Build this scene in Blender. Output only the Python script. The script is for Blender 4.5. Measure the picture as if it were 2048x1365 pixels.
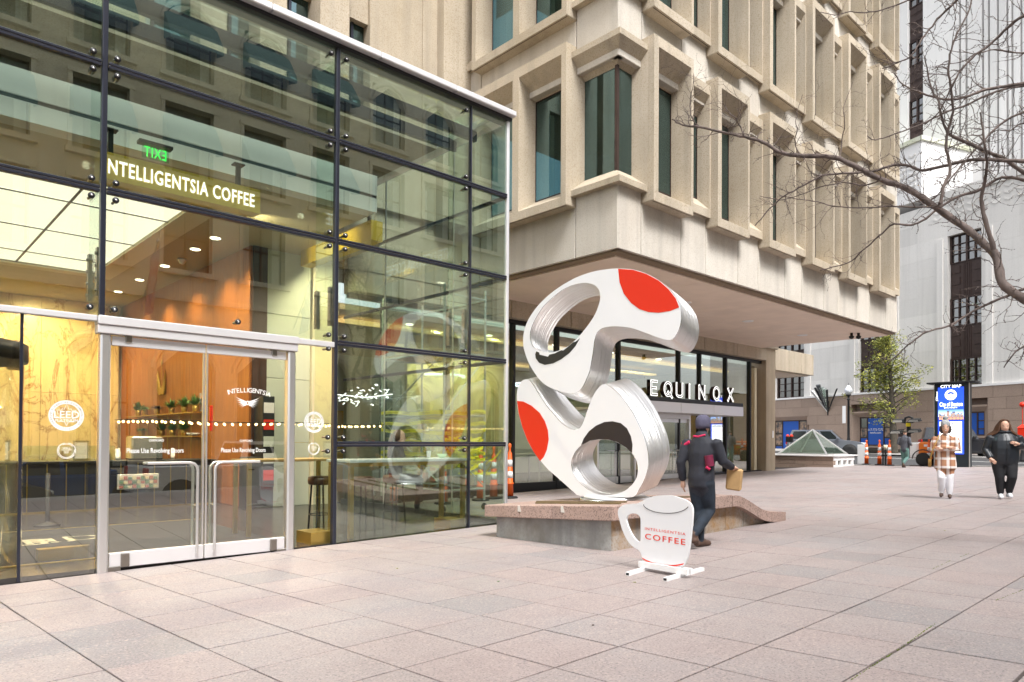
import bpy, bmesh, math, random
from mathutils import Vector, Matrix
from mathutils.geometry import tessellate_polygon
rnd = random.Random(7)
for o in list(bpy.data.objects): bpy.data.objects.remove(o)
SC = bpy.context.scene
COL = SC.collection
R = math.radians
V = Vector

# ------------------------------------------------------------------ camera, sky, sun, exposure
F_PX, SHIFT_PX, YAW, PITCH, ROLL, CAM_Z = 1401.17, 179.97, 0.8191, 0.0124, 0.0060, 1.40
FW = V((math.cos(YAW)*math.cos(PITCH), math.sin(YAW)*math.cos(PITCH), math.sin(PITCH)))
_r = V((math.sin(YAW), -math.cos(YAW), 0)); _u = _r.cross(FW)
RT = _r*math.cos(ROLL) + _u*math.sin(ROLL)
UP = _u*math.cos(ROLL) - _r*math.sin(ROLL)
CP = V((0, 0, CAM_Z))
cam_data = bpy.data.cameras.new('camera')
cam = bpy.data.objects.new('camera', cam_data); COL.objects.link(cam)
cam_data.sensor_width = 36; cam_data.lens = F_PX/2048*36
cam_data.shift_y = SHIFT_PX/2048
cam_data.clip_start = 0.05; cam_data.clip_end = 2000
m = Matrix((RT, UP, -FW)).transposed().to_4x4(); m.translation = CP
cam.matrix_world = m
SC.camera = cam

W = bpy.data.worlds.new('World'); SC.world = W; W.use_nodes = True
nt = W.node_tree; nt.nodes.clear()
SUN_EL, SUN_AZ = R(56), R(249)          # direction towards the sun, azimuth from +X counter-clockwise
sky = nt.nodes.new('ShaderNodeTexSky'); sky.sky_type = 'NISHITA'; sky.sun_disc = False
sky.sun_elevation = SUN_EL; sky.sun_rotation = R(90) - SUN_AZ
sky.air_density = 1.0; sky.dust_density = 4.0; sky.ozone_density = 1.0
hs = nt.nodes.new('ShaderNodeHueSaturation'); hs.inputs['Saturation'].default_value = 0.22
bg = nt.nodes.new('ShaderNodeBackground'); bg.inputs['Strength'].default_value = 0.15
wo = nt.nodes.new('ShaderNodeOutputWorld')
nt.links.new(sky.outputs[0], hs.inputs['Color']); nt.links.new(hs.outputs[0], bg.inputs['Color'])
nt.links.new(bg.outputs[0], wo.inputs['Surface'])
sd = bpy.data.lights.new('sun', 'SUN'); sd.energy = 1.5; sd.angle = R(14); sd.color = (1, .985, .965)
so = bpy.data.objects.new('sun', sd); COL.objects.link(so)
sdir = V((math.cos(SUN_EL)*math.cos(SUN_AZ), math.cos(SUN_EL)*math.sin(SUN_AZ), math.sin(SUN_EL)))
so.rotation_euler = sdir.to_track_quat('Z', 'Y').to_euler(); so.location = (0, 0, 40)
SC.view_settings.view_transform = 'Standard'; SC.view_settings.look = 'None'
SC.view_settings.gamma = 1; SC.view_settings.use_curve_mapping = False
SC.view_settings.exposure = 1.24
SC.cycles.max_bounces = 10; SC.cycles.transparent_max_bounces = 24
SC.cycles.glossy_bounces = 4; SC.cycles.diffuse_bounces = 5
SC.cycles.sample_clamp_indirect = 6; SC.cycles.caustics_reflective = False; SC.cycles.caustics_refractive = False

# ------------------------------------------------------------------ survey: sight lines from the camera station to known planes
def ray(x, y): return FW*F_PX + RT*(x-1024) - UP*(y-682.5-SHIFT_PX)
GA, GB = .0146, -.0213
def gz(x, y): return GA*x + GB*y
def onG(x, y, dz=0):
    d = ray(x, y); t = (dz-CAM_Z)/(d.z-GA*d.x-GB*d.y); return CP+d*t
def onX(x, y, c): d = ray(x, y); return CP+d*(c/d.x)
def onY(x, y, c): d = ray(x, y); return CP+d*(c/d.y)
def onZ(x, y, c): d = ray(x, y); return CP+d*((c-CAM_Z)/d.z)
def onF(x, y, f): d = ray(x, y); return CP+d*(f/F_PX)

# ------------------------------------------------------------------ materials
def mat(name, col, rough=.6, metal=0, nscale=0, namt=.15, col2=None, bump=0, bscale=None, spec=None, emit=None, estr=0, coat=0, detail=4, stretch=None):
    M = bpy.data.materials.new(name); M.use_nodes = True
    t = M.node_tree; b = t.nodes['Principled BSDF']
    b.inputs['Base Color'].default_value = (*col, 1); b.inputs['Roughness'].default_value = rough
    b.inputs['Metallic'].default_value = metal
    if spec is not None: b.inputs['Specular IOR Level'].default_value = spec
    if coat: b.inputs['Coat Weight'].default_value = coat
    if emit: b.inputs['Emission Color'].default_value = (*emit, 1); b.inputs['Emission Strength'].default_value = estr
    if nscale or bump:
        tc = t.nodes.new('ShaderNodeTexCoord'); src = tc.outputs['Object']
        if stretch:
            mp = t.nodes.new('ShaderNodeMapping'); mp.inputs['Scale'].default_value = stretch
            t.links.new(src, mp.inputs[0]); src = mp.outputs[0]
    if nscale:
        n = t.nodes.new('ShaderNodeTexNoise'); n.inputs['Scale'].default_value = nscale; n.inputs['Detail'].default_value = detail
        t.links.new(src, n.inputs['Vector'])
        cr = t.nodes.new('ShaderNodeValToRGB')
        c2 = col2 or tuple(max(0, c*(1-namt*2)) for c in col)
        cr.color_ramp.elements[0].position = .32; cr.color_ramp.elements[1].position = .68
        cr.color_ramp.elements[0].color = (*c2, 1); cr.color_ramp.elements[1].color = (*col, 1)
        t.links.new(n.outputs['Fac'], cr.inputs[0]); t.links.new(cr.outputs[0], b.inputs['Base Color'])
    if bump:
        n2 = t.nodes.new('ShaderNodeTexNoise'); n2.inputs['Scale'].default_value = bscale or nscale or 40; n2.inputs['Detail'].default_value = 3
        t.links.new(src, n2.inputs['Vector'])
        bp = t.nodes.new('ShaderNodeBump'); bp.inputs['Strength'].default_value = bump; bp.inputs['Distance'].default_value = .01
        t.links.new(n2.outputs['Fac'], bp.inputs['Height']); t.links.new(bp.outputs[0], b.inputs['Normal'])
    return M

def stone(name, base, spk, alt, s_big=.35, s_spk=90, rough=.85, bump=.4, spots=.5, streak=0):
    """speckled stone or exposed aggregate: broad weathering, fine grains, optional vertical run-off streaks"""
    M = bpy.data.materials.new(name); M.use_nodes = True; t = M.node_tree; N = t.nodes; L = t.links; b = N['Principled BSDF']
    g = N.new('ShaderNodeNewGeometry'); P = g.outputs['Position']
    n1 = N.new('ShaderNodeTexNoise'); n1.inputs['Scale'].default_value = s_big; n1.inputs['Detail'].default_value = 6; n1.inputs['Roughness'].default_value = .65; L.new(P, n1.inputs['Vector'])
    n2 = N.new('ShaderNodeTexNoise'); n2.inputs['Scale'].default_value = s_spk; n2.inputs['Detail'].default_value = 2; L.new(P, n2.inputs['Vector'])
    m1 = N.new('ShaderNodeMix'); m1.data_type = 'RGBA'; m1.inputs[6].default_value = (*base, 1); m1.inputs[7].default_value = (*alt, 1)
    r1 = N.new('ShaderNodeMapRange'); r1.inputs[1].default_value = .35; r1.inputs[2].default_value = .7; L.new(n1.outputs['Fac'], r1.inputs[0]); L.new(r1.outputs[0], m1.inputs[0])
    m2 = N.new('ShaderNodeMix'); m2.data_type = 'RGBA'; m2.inputs[7].default_value = (*spk, 1); L.new(m1.outputs[2], m2.inputs[6])
    r2 = N.new('ShaderNodeMapRange'); r2.inputs[1].default_value = .5; r2.inputs[2].default_value = .68; r2.inputs[4].default_value = spots; L.new(n2.outputs['Fac'], r2.inputs[0]); L.new(r2.outputs[0], m2.inputs[0])
    out = m2.outputs[2]
    if streak:
        mp = N.new('ShaderNodeMapping'); mp.inputs['Scale'].default_value = (3.2, 3.2, .18); L.new(P, mp.inputs[0])
        n3 = N.new('ShaderNodeTexNoise'); n3.inputs['Scale'].default_value = 1; n3.inputs['Detail'].default_value = 5; L.new(mp.outputs[0], n3.inputs['Vector'])
        r3 = N.new('ShaderNodeMapRange'); r3.inputs[1].default_value = .48; r3.inputs[2].default_value = .72; r3.inputs[4].default_value = streak; L.new(n3.outputs['Fac'], r3.inputs[0])
        m3 = N.new('ShaderNodeMix'); m3.data_type = 'RGBA'; m3.inputs[7].default_value = (*[c*.45 for c in base], 1); L.new(out, m3.inputs[6]); L.new(r3.outputs[0], m3.inputs[0]); out = m3.outputs[2]
    oi = N.new('ShaderNodeObjectInfo'); rv = N.new('ShaderNodeMapRange'); rv.inputs[3].default_value = .90; rv.inputs[4].default_value = 1.06; L.new(oi.outputs['Random'], rv.inputs[0])
    vm = N.new('ShaderNodeVectorMath'); vm.operation = 'SCALE'; L.new(out, vm.inputs[0]); L.new(rv.outputs[0], vm.inputs['Scale'])
    L.new(vm.outputs[0], b.inputs['Base Color']); b.inputs['Roughness'].default_value = rough
    bp = N.new('ShaderNodeBump'); bp.inputs['Strength'].default_value = bump; bp.inputs['Distance'].default_value = .006
    L.new(n2.outputs['Fac'], bp.inputs['Height']); L.new(bp.outputs[0], b.inputs['Normal'])
    return M

def glass(name, tint, refl=.10, rough=0.0, gcol=(1, 1, 1)):
    M = bpy.data.materials.new(name); M.use_nodes = True; t = M.node_tree; N = t.nodes; L = t.links; N.clear()
    o = N.new('ShaderNodeOutputMaterial'); tr = N.new('ShaderNodeBsdfTransparent'); tr.inputs[0].default_value = (*tint, 1)
    gl = N.new('ShaderNodeBsdfGlossy'); gl.inputs['Roughness'].default_value = rough; gl.inputs[0].default_value = (*gcol, 1)
    lw = N.new('ShaderNodeLayerWeight'); lw.inputs[0].default_value = .5
    pw = N.new('ShaderNodeMath'); pw.operation = 'POWER'; pw.inputs[1].default_value = 4; L.new(lw.outputs['Facing'], pw.inputs[0])
    mr = N.new('ShaderNodeMapRange'); mr.inputs[3].default_value = refl; mr.inputs[4].default_value = .9; L.new(pw.outputs[0], mr.inputs[0])
    mx = N.new('ShaderNodeMixShader'); L.new(mr.outputs[0], mx.inputs[0]); L.new(tr.outputs[0], mx.inputs[1]); L.new(gl.outputs[0], mx.inputs[2])
    L.new(mx.outputs[0], o.inputs[0])
    return M

def paver_mat(name):
    M = bpy.data.materials.new(name); M.use_nodes = True; t = M.node_tree; N = t.nodes; L = t.links; b = N['Principled BSDF']
    g = N.new('ShaderNodeNewGeometry'); P = g.outputs['Position']
    def dot(v):
        d = N.new('ShaderNodeVectorMath'); d.operation = 'DOT_PRODUCT'; d.inputs[1].default_value = v; L.new(P, d.inputs[0]); return d.outputs['Value']
    def cell(val, off, step):
        a = N.new('ShaderNodeMath'); a.operation = 'SUBTRACT'; a.inputs[1].default_value = off; L.new(val, a.inputs[0])
        c = N.new('ShaderNodeMath'); c.operation = 'DIVIDE'; c.inputs[1].default_value = step; L.new(a.outputs[0], c.inputs[0])
        f = N.new('ShaderNodeMath'); f.operation = 'FLOOR'; L.new(c.outputs[0], f.inputs[0]); return f.outputs[0]
    cx = cell(dot((1, .0585, 0)), U0, DU); cy = cell(dot((.0085, 1, 0)), V0, DV)
    cb = N.new('ShaderNodeCombineXYZ'); L.new(cx, cb.inputs[0]); L.new(cy, cb.inputs[1])
    wn = N.new('ShaderNodeTexWhiteNoise'); wn.noise_dimensions = '2D'; L.new(cb.outputs[0], wn.inputs['Vector'])
    cr = N.new('ShaderNodeValToRGB'); e = cr.color_ramp.elements
    e[0].position = 0; e[0].color = (.295, .275, .275, 1); e[1].position = 1; e[1].color = (.395, .322, .308, 1)
    e2 = cr.color_ramp.elements.new(.10); e2.color = (.362, .318, .310, 1); e3 = cr.color_ramp.elements.new(.6); e3.color = (.378, .322, .311, 1)
    L.new(wn.outputs['Value'], cr.inputs[0])
    n1 = N.new('ShaderNodeTexNoise'); n1.inputs['Scale'].default_value = 2.2; n1.inputs['Detail'].default_value = 7; n1.inputs['Roughness'].default_value = .7; L.new(P, n1.inputs['Vector'])
    r1 = N.new('ShaderNodeMapRange'); r1.inputs[1].default_value = .42; r1.inputs[2].default_value = .75; r1.inputs[4].default_value = .5; L.new(n1.outputs['Fac'], r1.inputs[0])
    m1 = N.new('ShaderNodeMix'); m1.data_type = 'RGBA'; m1.inputs[7].default_value = (.325, .258, .24, 1); L.new(cr.outputs[0], m1.inputs[6]); L.new(r1.outputs[0], m1.inputs[0])
    n4 = N.new('ShaderNodeTexNoise'); n4.inputs['Scale'].default_value = .9; n4.inputs['Detail'].default_value = 6; L.new(P, n4.inputs['Vector'])
    r4 = N.new('ShaderNodeMapRange'); r4.inputs[1].default_value = .5; r4.inputs[2].default_value = .75; r4.inputs[4].default_value = .65; L.new(n4.outputs['Fac'], r4.inputs[0])
    m4 = N.new('ShaderNodeMix'); m4.data_type = 'RGBA'; m4.inputs[7].default_value = (.27, .265, .27, 1); L.new(m1.outputs[2], m4.inputs[6]); L.new(r4.outputs[0], m4.inputs[0])
    n2 = N.new('ShaderNodeTexNoise'); n2.inputs['Scale'].default_value = 70; n2.inputs['Detail'].default_value = 3; L.new(P, n2.inputs['Vector'])
    r2 = N.new('ShaderNodeMapRange'); r2.inputs[1].default_value = .53; r2.inputs[2].default_value = .64; r2.inputs[4].default_value = .85; L.new(n2.outputs['Fac'], r2.inputs[0])
    m2 = N.new('ShaderNodeMix'); m2.data_type = 'RGBA'; m2.inputs[7].default_value = (.20, .18, .185, 1); L.new(m4.outputs[2], m2.inputs[6]); L.new(r2.outputs[0], m2.inputs[0])
    n3 = N.new('ShaderNodeTexNoise'); n3.inputs['Scale'].default_value = 55; n3.inputs['Detail'].default_value = 2; mp = N.new('ShaderNodeMapping'); mp.inputs['Location'].default_value = (7, 3, 1); L.new(P, mp.inputs[0]); L.new(mp.outputs[0], n3.inputs['Vector'])
    r3 = N.new('ShaderNodeMapRange'); r3.inputs[1].default_value = .55; r3.inputs[2].default_value = .66; r3.inputs[4].default_value = .8; L.new(n3.outputs['Fac'], r3.inputs[0])
    m3 = N.new('ShaderNodeMix'); m3.data_type = 'RGBA'; m3.inputs[7].default_value = (.50, .40, .37, 1); L.new(m2.outputs[2], m3.inputs[6]); L.new(r3.outputs[0], m3.inputs[0])
    vo = N.new('ShaderNodeTexVoronoi'); vo.inputs['Scale'].default_value = 1.9; L.new(P, vo.inputs['Vector'])
    lt_ = N.new('ShaderNodeMapRange'); lt_.inputs[1].default_value = .030; lt_.inputs[2].default_value = .040; lt_.inputs[3].default_value = .55; lt_.inputs[4].default_value = 0; L.new(vo.outputs['Distance'], lt_.inputs[0])
    m5 = N.new('ShaderNodeMix'); m5.data_type = 'RGBA'; m5.inputs[7].default_value = (.12, .105, .10, 1); L.new(m3.outputs[2], m5.inputs[6]); L.new(lt_.outputs[0], m5.inputs[0])
    n6 = N.new('ShaderNodeTexNoise'); n6.inputs['Scale'].default_value = .45; n6.inputs['Detail'].default_value = 8; n6.inputs['Roughness'].default_value = .6; L.new(P, n6.inputs['Vector'])
    r6 = N.new('ShaderNodeMapRange'); r6.inputs[1].default_value = .3; r6.inputs[2].default_value = .7; r6.inputs[3].default_value = .80; r6.inputs[4].default_value = 1.0; L.new(n6.outputs['Fac'], r6.inputs[0])
    v6 = N.new('ShaderNodeVectorMath'); v6.operation = 'SCALE'; L.new(m5.outputs[2], v6.inputs[0]); L.new(r6.outputs[0], v6.inputs['Scale'])
    L.new(v6.outputs[0], b.inputs['Base Color'])
    rr = N.new('ShaderNodeMapRange'); rr.inputs[3].default_value = .42; rr.inputs[4].default_value = .7; L.new(n1.outputs['Fac'], rr.inputs[0]); L.new(rr.outputs[0], b.inputs['Roughness'])
    bp = N.new('ShaderNodeBump'); bp.inputs['Strength'].default_value = .25; bp.inputs['Distance'].default_value = .004; L.new(n2.outputs['Fac'], bp.inputs['Height']); L.new(bp.outputs[0], b.inputs['Normal'])
    return M

U0, V0, DU, DV = 1.48, 1.68, .63, .68
CONC = stone('exposed_aggregate_concrete', (.54, .47, .37), (.30, .225, .14), (.44, .37, .27), .6, 42, .9, .6, .6, .42)
CONC_DARK = stone('brown_concrete_edge', (.26, .19, .125), (.16, .12, .08), (.2, .15, .1), .8, 70)  # darker brown concrete for the soffit edge
CONC_PALE = stone('pale_aggregate_panel', (.64, .60, .535), (.42, .36, .28), (.56, .51, .44), .6, 42, .9, .5, .45, .30)
SOFFIT = mat('painted_soffit', (.86, .72, .60), .75, nscale=1.4, namt=.05)
JOINT = mat('dark_joint', (.020, .015, .013), .95)
PAVER = paver_mat('pink_granite_paver')
GRANITE_CAP = stone('pink_granite', (.47, .335, .285), (.14, .10, .09), (.38, .265, .22), 1.4, 48, .6, .35, .85)
GRANITE_BASE = stone('brown_granite', (.38, .285, .225), (.22, .16, .13), (.33, .245, .195), .35, 22, .7, .2, .55)
LIME = stone('limestone', (.83, .81, .775), (.70, .68, .645), (.76, .74, .705), .18, 14, .85, .2, .4, .16)
LIME2 = stone('pale_limestone', (.85, .84, .83), (.76, .75, .74), (.79, .78, .77), .12, 10, .85, .2, .3, .08)
OLDCONC = stone('weathered_concrete', (.40, .405, .40), (.26, .25, .23), (.22, .205, .18), 2.2, 40, .9, .5, .5, .75)
RUSTCONC = stone('rust_stained_concrete', (.40, .39, .37), (.24, .14, .06), (.36, .20, .07), 2.4, 30, .9, .4, .6, .8)
HOTEL = stone('buff_stone', (.78, .70, .57), (.58, .52, .42), (.68, .61, .49), .3, 18, .85, .2, .4, .15)
ALU = mat('brushed_aluminium', (.72, .71, .70), .32, .85, bump=.06, bscale=30, stretch=(1, 1, 40))
ALU_W = mat('satin_aluminium', (.80, .79, .80), .42, .5)
STEEL = mat('polished_steel', (.75, .75, .74), .18, 1)
MULL = mat('dark_mullion', (.035, .038, .055), .3, .5)
BLACKMET = mat('black_metal', (.02, .02, .021), .45, .3)
BRONZE = mat('dark_bronze', (.060, .036, .030), .5, .3, nscale=5, namt=.12)
BRASS = mat('brass', (.50, .36, .10), .32, .9)
FITTING = mat('fitting_steel', (.30, .28, .25), .3, 1)
RUBBER = mat('black_rubber', (.018, .018, .018), .8)
WHITE = mat('white_paint', (.84, .84, .84), .45)
SIGNWHITE = mat('sign_white', (.80, .81, .83), .4)
REDP = mat('red_paint', (.78, .035, .012), .3, spec=.4)
BLACKP = mat('black_paint', (.018, .017, .018), .4)
ORANGE = mat('safety_orange', (.85, .13, .012), .5, nscale=6, namt=.1)
ORANGE_BODY = mat('orange_enamel', (.80, .20, .02), .4)
REFLW = mat('reflective_white', (.80, .80, .80), .4, nscale=12, namt=.08)
YELLOW_SIGN = mat('yellow_enamel', (.76, .54, .05), .45)
TAPE = mat('caution_tape', (.80, .66, .02), .5)
ASPHALT = mat('asphalt', (.075, .075, .078), .9, nscale=30, namt=.2, bump=.3, bscale=60)
SIDEWALK = mat('sidewalk_concrete', (.42, .40, .38), .9, nscale=3, namt=.08)
KERB = mat('granite_kerb', (.40, .38, .36), .85, nscale=20, namt=.1)
WOOD = mat('oak_panel', (.40, .135, .020), .5, nscale=2.2, col2=(.27, .08, .011), stretch=(6, 6, .5), detail=8)
DARKWOOD = mat('walnut_panel', (.075, .032, .022), .5, nscale=3, namt=.2, stretch=(6, 6, .5))
MINT = mat('pale_green_plaster', (.62, .68, .60), .8, nscale=1, namt=.03)
CREAM = mat('cream_plaster', (.80, .74, .55), .8)
CEIL = mat('painted_ceiling', (.50, .43, .28), .8)
BULK = mat('white_bulkhead', (.78, .79, .74), .7)
FLOORIN = mat('dark_stone_floor', (.045, .042, .040), .25, nscale=8, namt=.2)
COUNTERM = mat('dark_counter', (.03, .03, .033), .4)
PANELLIGHT = mat('luminous_ceiling', (1, .96, .84), .8, emit=(1, .93, .72), estr=.68)
LAMPW = mat('lamp_glow', (1, .95, .85), .6, emit=(1, .88, .66), estr=4)
BULB = mat('warm_bulb', (1, .8, .5), .6, emit=(1, .62, .25), estr=5)
COVE = mat('cove_light', (1, .8, .4), .6, emit=(1, .60, .20), estr=.55)
NEON = mat('white_neon', (1, 1, 1), .6, emit=(.95, 1, 1), estr=1.2)
RINGLIGHT = mat('ring_light', (1, 1, 1), .6, emit=(.75, .8, 1), estr=2.5)
LETTERGLOW = mat('lit_letter_face', (1, 1, 1), .6, emit=(1, 1, .97), estr=.75)
EXITG = mat('exit_green', (.1, 1, .3), .6, emit=(.05, 1, .16), estr=.8)
GLASS = glass('storefront_glass', (.88, .93, .895), .155, gcol=(.93, 1, .95))
GLASS_SIDE = glass('side_glass', (.86, .93, .89), .05)
CLEARGLASS = glass('clear_glass', (.955, .97, .955), .035)
DOORGLASS = glass('door_glass', (.92, .945, .92), .12)
WINGLASS = glass('window_glass', (.27, .42, .44), .19, gcol=(.62, .88, .93))
SHOPGLASS = glass('shop_glass', (.78, .86, .80), .27)
TWRGLASS = glass('tower_glass', (.12, .15, .15), .25)
EXITGLASS = glass('exit_plate', (.75, .95, .8), .06)
HOTGLASS = mat('hotel_window', (.12, .18, .18), .12, nscale=.7, col2=(.035, .06, .06), spec=.8)
CURTAIN = mat('curtain', (.55, .60, .58), .9, nscale=3, namt=.15, stretch=(9, 9, .2))
AWNING = mat('green_awning', (.20, .31, .30), .8, nscale=5, namt=.1)
PYRGLASS = glass('skylight_glass', (.80, .88, .83), .22)
SKIN = mat('skin', (.60, .36, .26), .55)
HAIRB = mat('brown_hair', (.11, .045, .018), .6, nscale=30, namt=.25, stretch=(8, 8, 1))
HAIRD = mat('dark_hair', (.03, .018, .012), .6)
LEAF = mat('yellow_green_leaf', (.44, .41, .06), .6, nscale=1.5, col2=(.22, .26, .04))
LEAFD = mat('houseplant_leaf', (.10, .22, .05), .6)
BARK = mat('grey_brown_bark', (.175, .135, .12), .9, nscale=12, namt=.25, bump=.6, bscale=30, stretch=(1, 1, .3))
BARKG = mat('tree_bark', (.10, .085, .065), .9, nscale=8, namt=.2)
MOSS = mat('moss', (.12, .17, .02), .95)

# ------------------------------------------------------------------ mesh collecting and object helpers
class MB:
    def __init__(s): s.v = []; s.f = []; s.mi = []; s.sm = []
    def add(s, vs, fs, mi=0, smooth=False):
        n = len(s.v); s.v += [tuple(v) for v in vs]
        for f in fs: s.f.append([i+n for i in f]); s.mi.append(mi); s.sm.append(smooth)
        return s
    def box(s, a, b, mi=0):
        x0, x1 = sorted((a[0], b[0])); y0, y1 = sorted((a[1], b[1])); z0, z1 = sorted((a[2], b[2]))
        return s.hexa([(x0, y0, z0), (x1, y0, z0), (x1, y1, z0), (x0, y1, z0), (x0, y0, z1), (x1, y0, z1), (x1, y1, z1), (x0, y1, z1)], mi)
    def hexa(s, p, mi=0):
        return s.add(p, [(3, 2, 1, 0), (4, 5, 6, 7), (0, 1, 5, 4), (1, 2, 6, 5), (2, 3, 7, 6), (3, 0, 4, 7)], mi)
    def bbox(s, a, b, bev=.01, mi=0):
        """box with chamfered edges"""
        x0, x1 = sorted((a[0], b[0])); y0, y1 = sorted((a[1], b[1])); z0, z1 = sorted((a[2], b[2]))
        e = min(bev, (x1-x0)*.45, (y1-y0)*.45, (z1-z0)*.45)
        bm = bmesh.new(); bmesh.ops.create_cube(bm, size=1)
        for v in bm.verts: v.co = V(((x0+x1)/2+v.co.x*(x1-x0), (y0+y1)/2+v.co.y*(y1-y0), (z0+z1)/2+v.co.z*(z1-z0)))
        bmesh.ops.bevel(bm, geom=list(bm.edges), offset=e, segments=1, affect='EDGES', profile=.5)
        return s.frombm(bm, mi)
    def frombm(s, bm, mi=0, smooth=False):
        bm.verts.index_update()
        s.add([v.co.copy() for v in bm.verts], [[v.index for v in f.verts] for f in bm.faces], mi, smooth); bm.free(); return s
    def tube(s, pts, r, n=8, mi=0, caps=True, smooth=True):
        pts = [V(p) for p in pts]; rs = r if isinstance(r, (list, tuple)) else [r]*len(pts)
        rings = []; up = None
        for i, p in enumerate(pts):
            d = (pts[min(i+1, len(pts)-1)]-pts[max(i-1, 0)])
            if d.length < 1e-9: d = V((0, 0, 1))
            d.normalize()
            if up is None: up = d.orthogonal()
            up = up-d*up.dot(d)
            if up.length < 1e-6: up = d.orthogonal()
            up.normalize(); w = d.cross(up)
            rings.append([p+(up*math.cos(a)+w*math.sin(a))*rs[i] for a in (2*math.pi*k/n for k in range(n))])
        vs = [q for rg in rings for q in rg]; fs = []
        for i in range(len(pts)-1):
            for k in range(n):
                fs.append((i*n+k, i*n+(k+1) % n, (i+1)*n+(k+1) % n, (i+1)*n+k))
        s.add(vs, fs, mi, smooth)
        if caps:
            s.add(rings[0], [tuple(reversed(range(n)))], mi); s.add(rings[-1], [tuple(range(n))], mi)
        return s
    def lathe(s, prof, c=(0, 0, 0), n=16, mi=0, smooth=True):
        vs = []; fs = []
        for (r, z) in prof:
            for k in range(n):
                a = 2*math.pi*k/n; vs.append((c[0]+r*math.cos(a), c[1]+r*math.sin(a), c[2]+z))
        for i in range(len(prof)-1):
            for k in range(n): fs.append((i*n+k, i*n+(k+1) % n, (i+1)*n+(k+1) % n, (i+1)*n+k))
        if prof[0][0] > 1e-4: fs.append(tuple(reversed(range(n))))
        if prof[-1][0] > 1e-4: fs.append(tuple((len(prof)-1)*n+k for k in range(n)))
        return s.add(vs, fs, mi, smooth)
    def ball(s, c, r, n=10, mi=0, sc=(1, 1, 1)):
        m_ = max(4, n//2); vs = []; fs = []
        for i in range(m_+1):
            t = math.pi*i/m_
            for k in range(n):
                a = 2*math.pi*k/n
                vs.append((c[0]+r*sc[0]*math.sin(t)*math.cos(a), c[1]+r*sc[1]*math.sin(t)*math.sin(a), c[2]+r*sc[2]*math.cos(t)))
        for i in range(m_):
            for k in range(n): fs.append((i*n+k, (i+1)*n+k, (i+1)*n+(k+1) % n, i*n+(k+1) % n))
        return s.add(vs, fs, mi, True)
    def slab(s, outline, holes, fn, ext, mi=0, side=None, back=True):
        """flat figure with holes; fn maps a 2-D point to space, ext is the thickness vector"""
        loops = [outline]+list(holes); flat = [p for l in loops for p in l]
        tris = tessellate_polygon([[V((p[0], p[1], 0)) for p in l] for l in loops])
        fr = [fn(p) for p in flat]; ext = V(ext); side = mi if side is None else side
        s.add(fr, [tuple(t) for t in tris], mi)
        if back: s.add([p+ext for p in fr], [tuple(reversed(t)) for t in tris], mi)
        k = 0
        for l in loops:
            n = len(l); a = fr[k:k+n]; k += n
            s.add(a+[p+ext for p in a], [(i, (i+1) % n, n+(i+1) % n, n+i) for i in range(n)], side, True)
        return s
    def text(s, string, o, right, up, h, depth=.004, mi=0, align='LEFT', width=None, track=1.0, bold=.012):
        me = text_mesh(string, align, track, bold); right = V(right).normalized(); up = V(up).normalized(); nrm = right.cross(up)
        o = V(o); vs = [v.co for v in me.vertices]
        if not vs: return s
        sx = h
        if width:
            xs = [v.x for v in vs]; sx = width/(max(xs)-min(xs))
            if align == 'LEFT': o = o-right*min(xs)*sx
        fr = [o+right*v.x*sx+up*v.y*h+nrm*depth for v in vs]
        s.add(fr, [tuple(p.vertices) for p in me.polygons], mi)
        if depth > .003:
            cnt = {}
            for p in me.polygons:
                vv = list(p.vertices)
                for i in range(len(vv)):
                    e = (vv[i], vv[(i+1) % len(vv)]); cnt[tuple(sorted(e))] = cnt.get(tuple(sorted(e)), [])+[e]
            n = len(fr); bk = [q-nrm*depth for q in fr]
            s.add(fr+bk, [(e[0][1], e[0][0], e[0][0]+n, e[0][1]+n) for e in cnt.values() if len(e) == 1], mi)
        return s
    def build(s, name, mats, parent=None, bevel=0):
        me = bpy.data.meshes.new(name); me.from_pydata(s.v, [], s.f)
        mats = mats if isinstance(mats, (list, tuple)) else [mats]
        for q in mats: me.materials.append(q)
        me.polygons.foreach_set('material_index', s.mi); me.polygons.foreach_set('use_smooth', s.sm); me.update()
        o = bpy.data.objects.new(name, me); COL.objects.link(o)
        if parent: o.parent = parent
        return o

_TX = {}
def text_mesh(string, align='LEFT', track=1.0, bold=.0):
    k = (string, align, track, bold)
    if k not in _TX:
        c = bpy.data.curves.new('text', 'FONT'); c.body = string; c.align_x = align; c.resolution_u = 3; c.space_character = track; c.size = 1.38; c.offset = bold
        o = bpy.data.objects.new('text', c); COL.objects.link(o)
        bpy.context.view_layer.update()
        _TX[k] = bpy.data.meshes.new_from_object(o.evaluated_get(bpy.context.evaluated_depsgraph_get()))
        bpy.data.objects.remove(o)
    return _TX[k]

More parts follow.
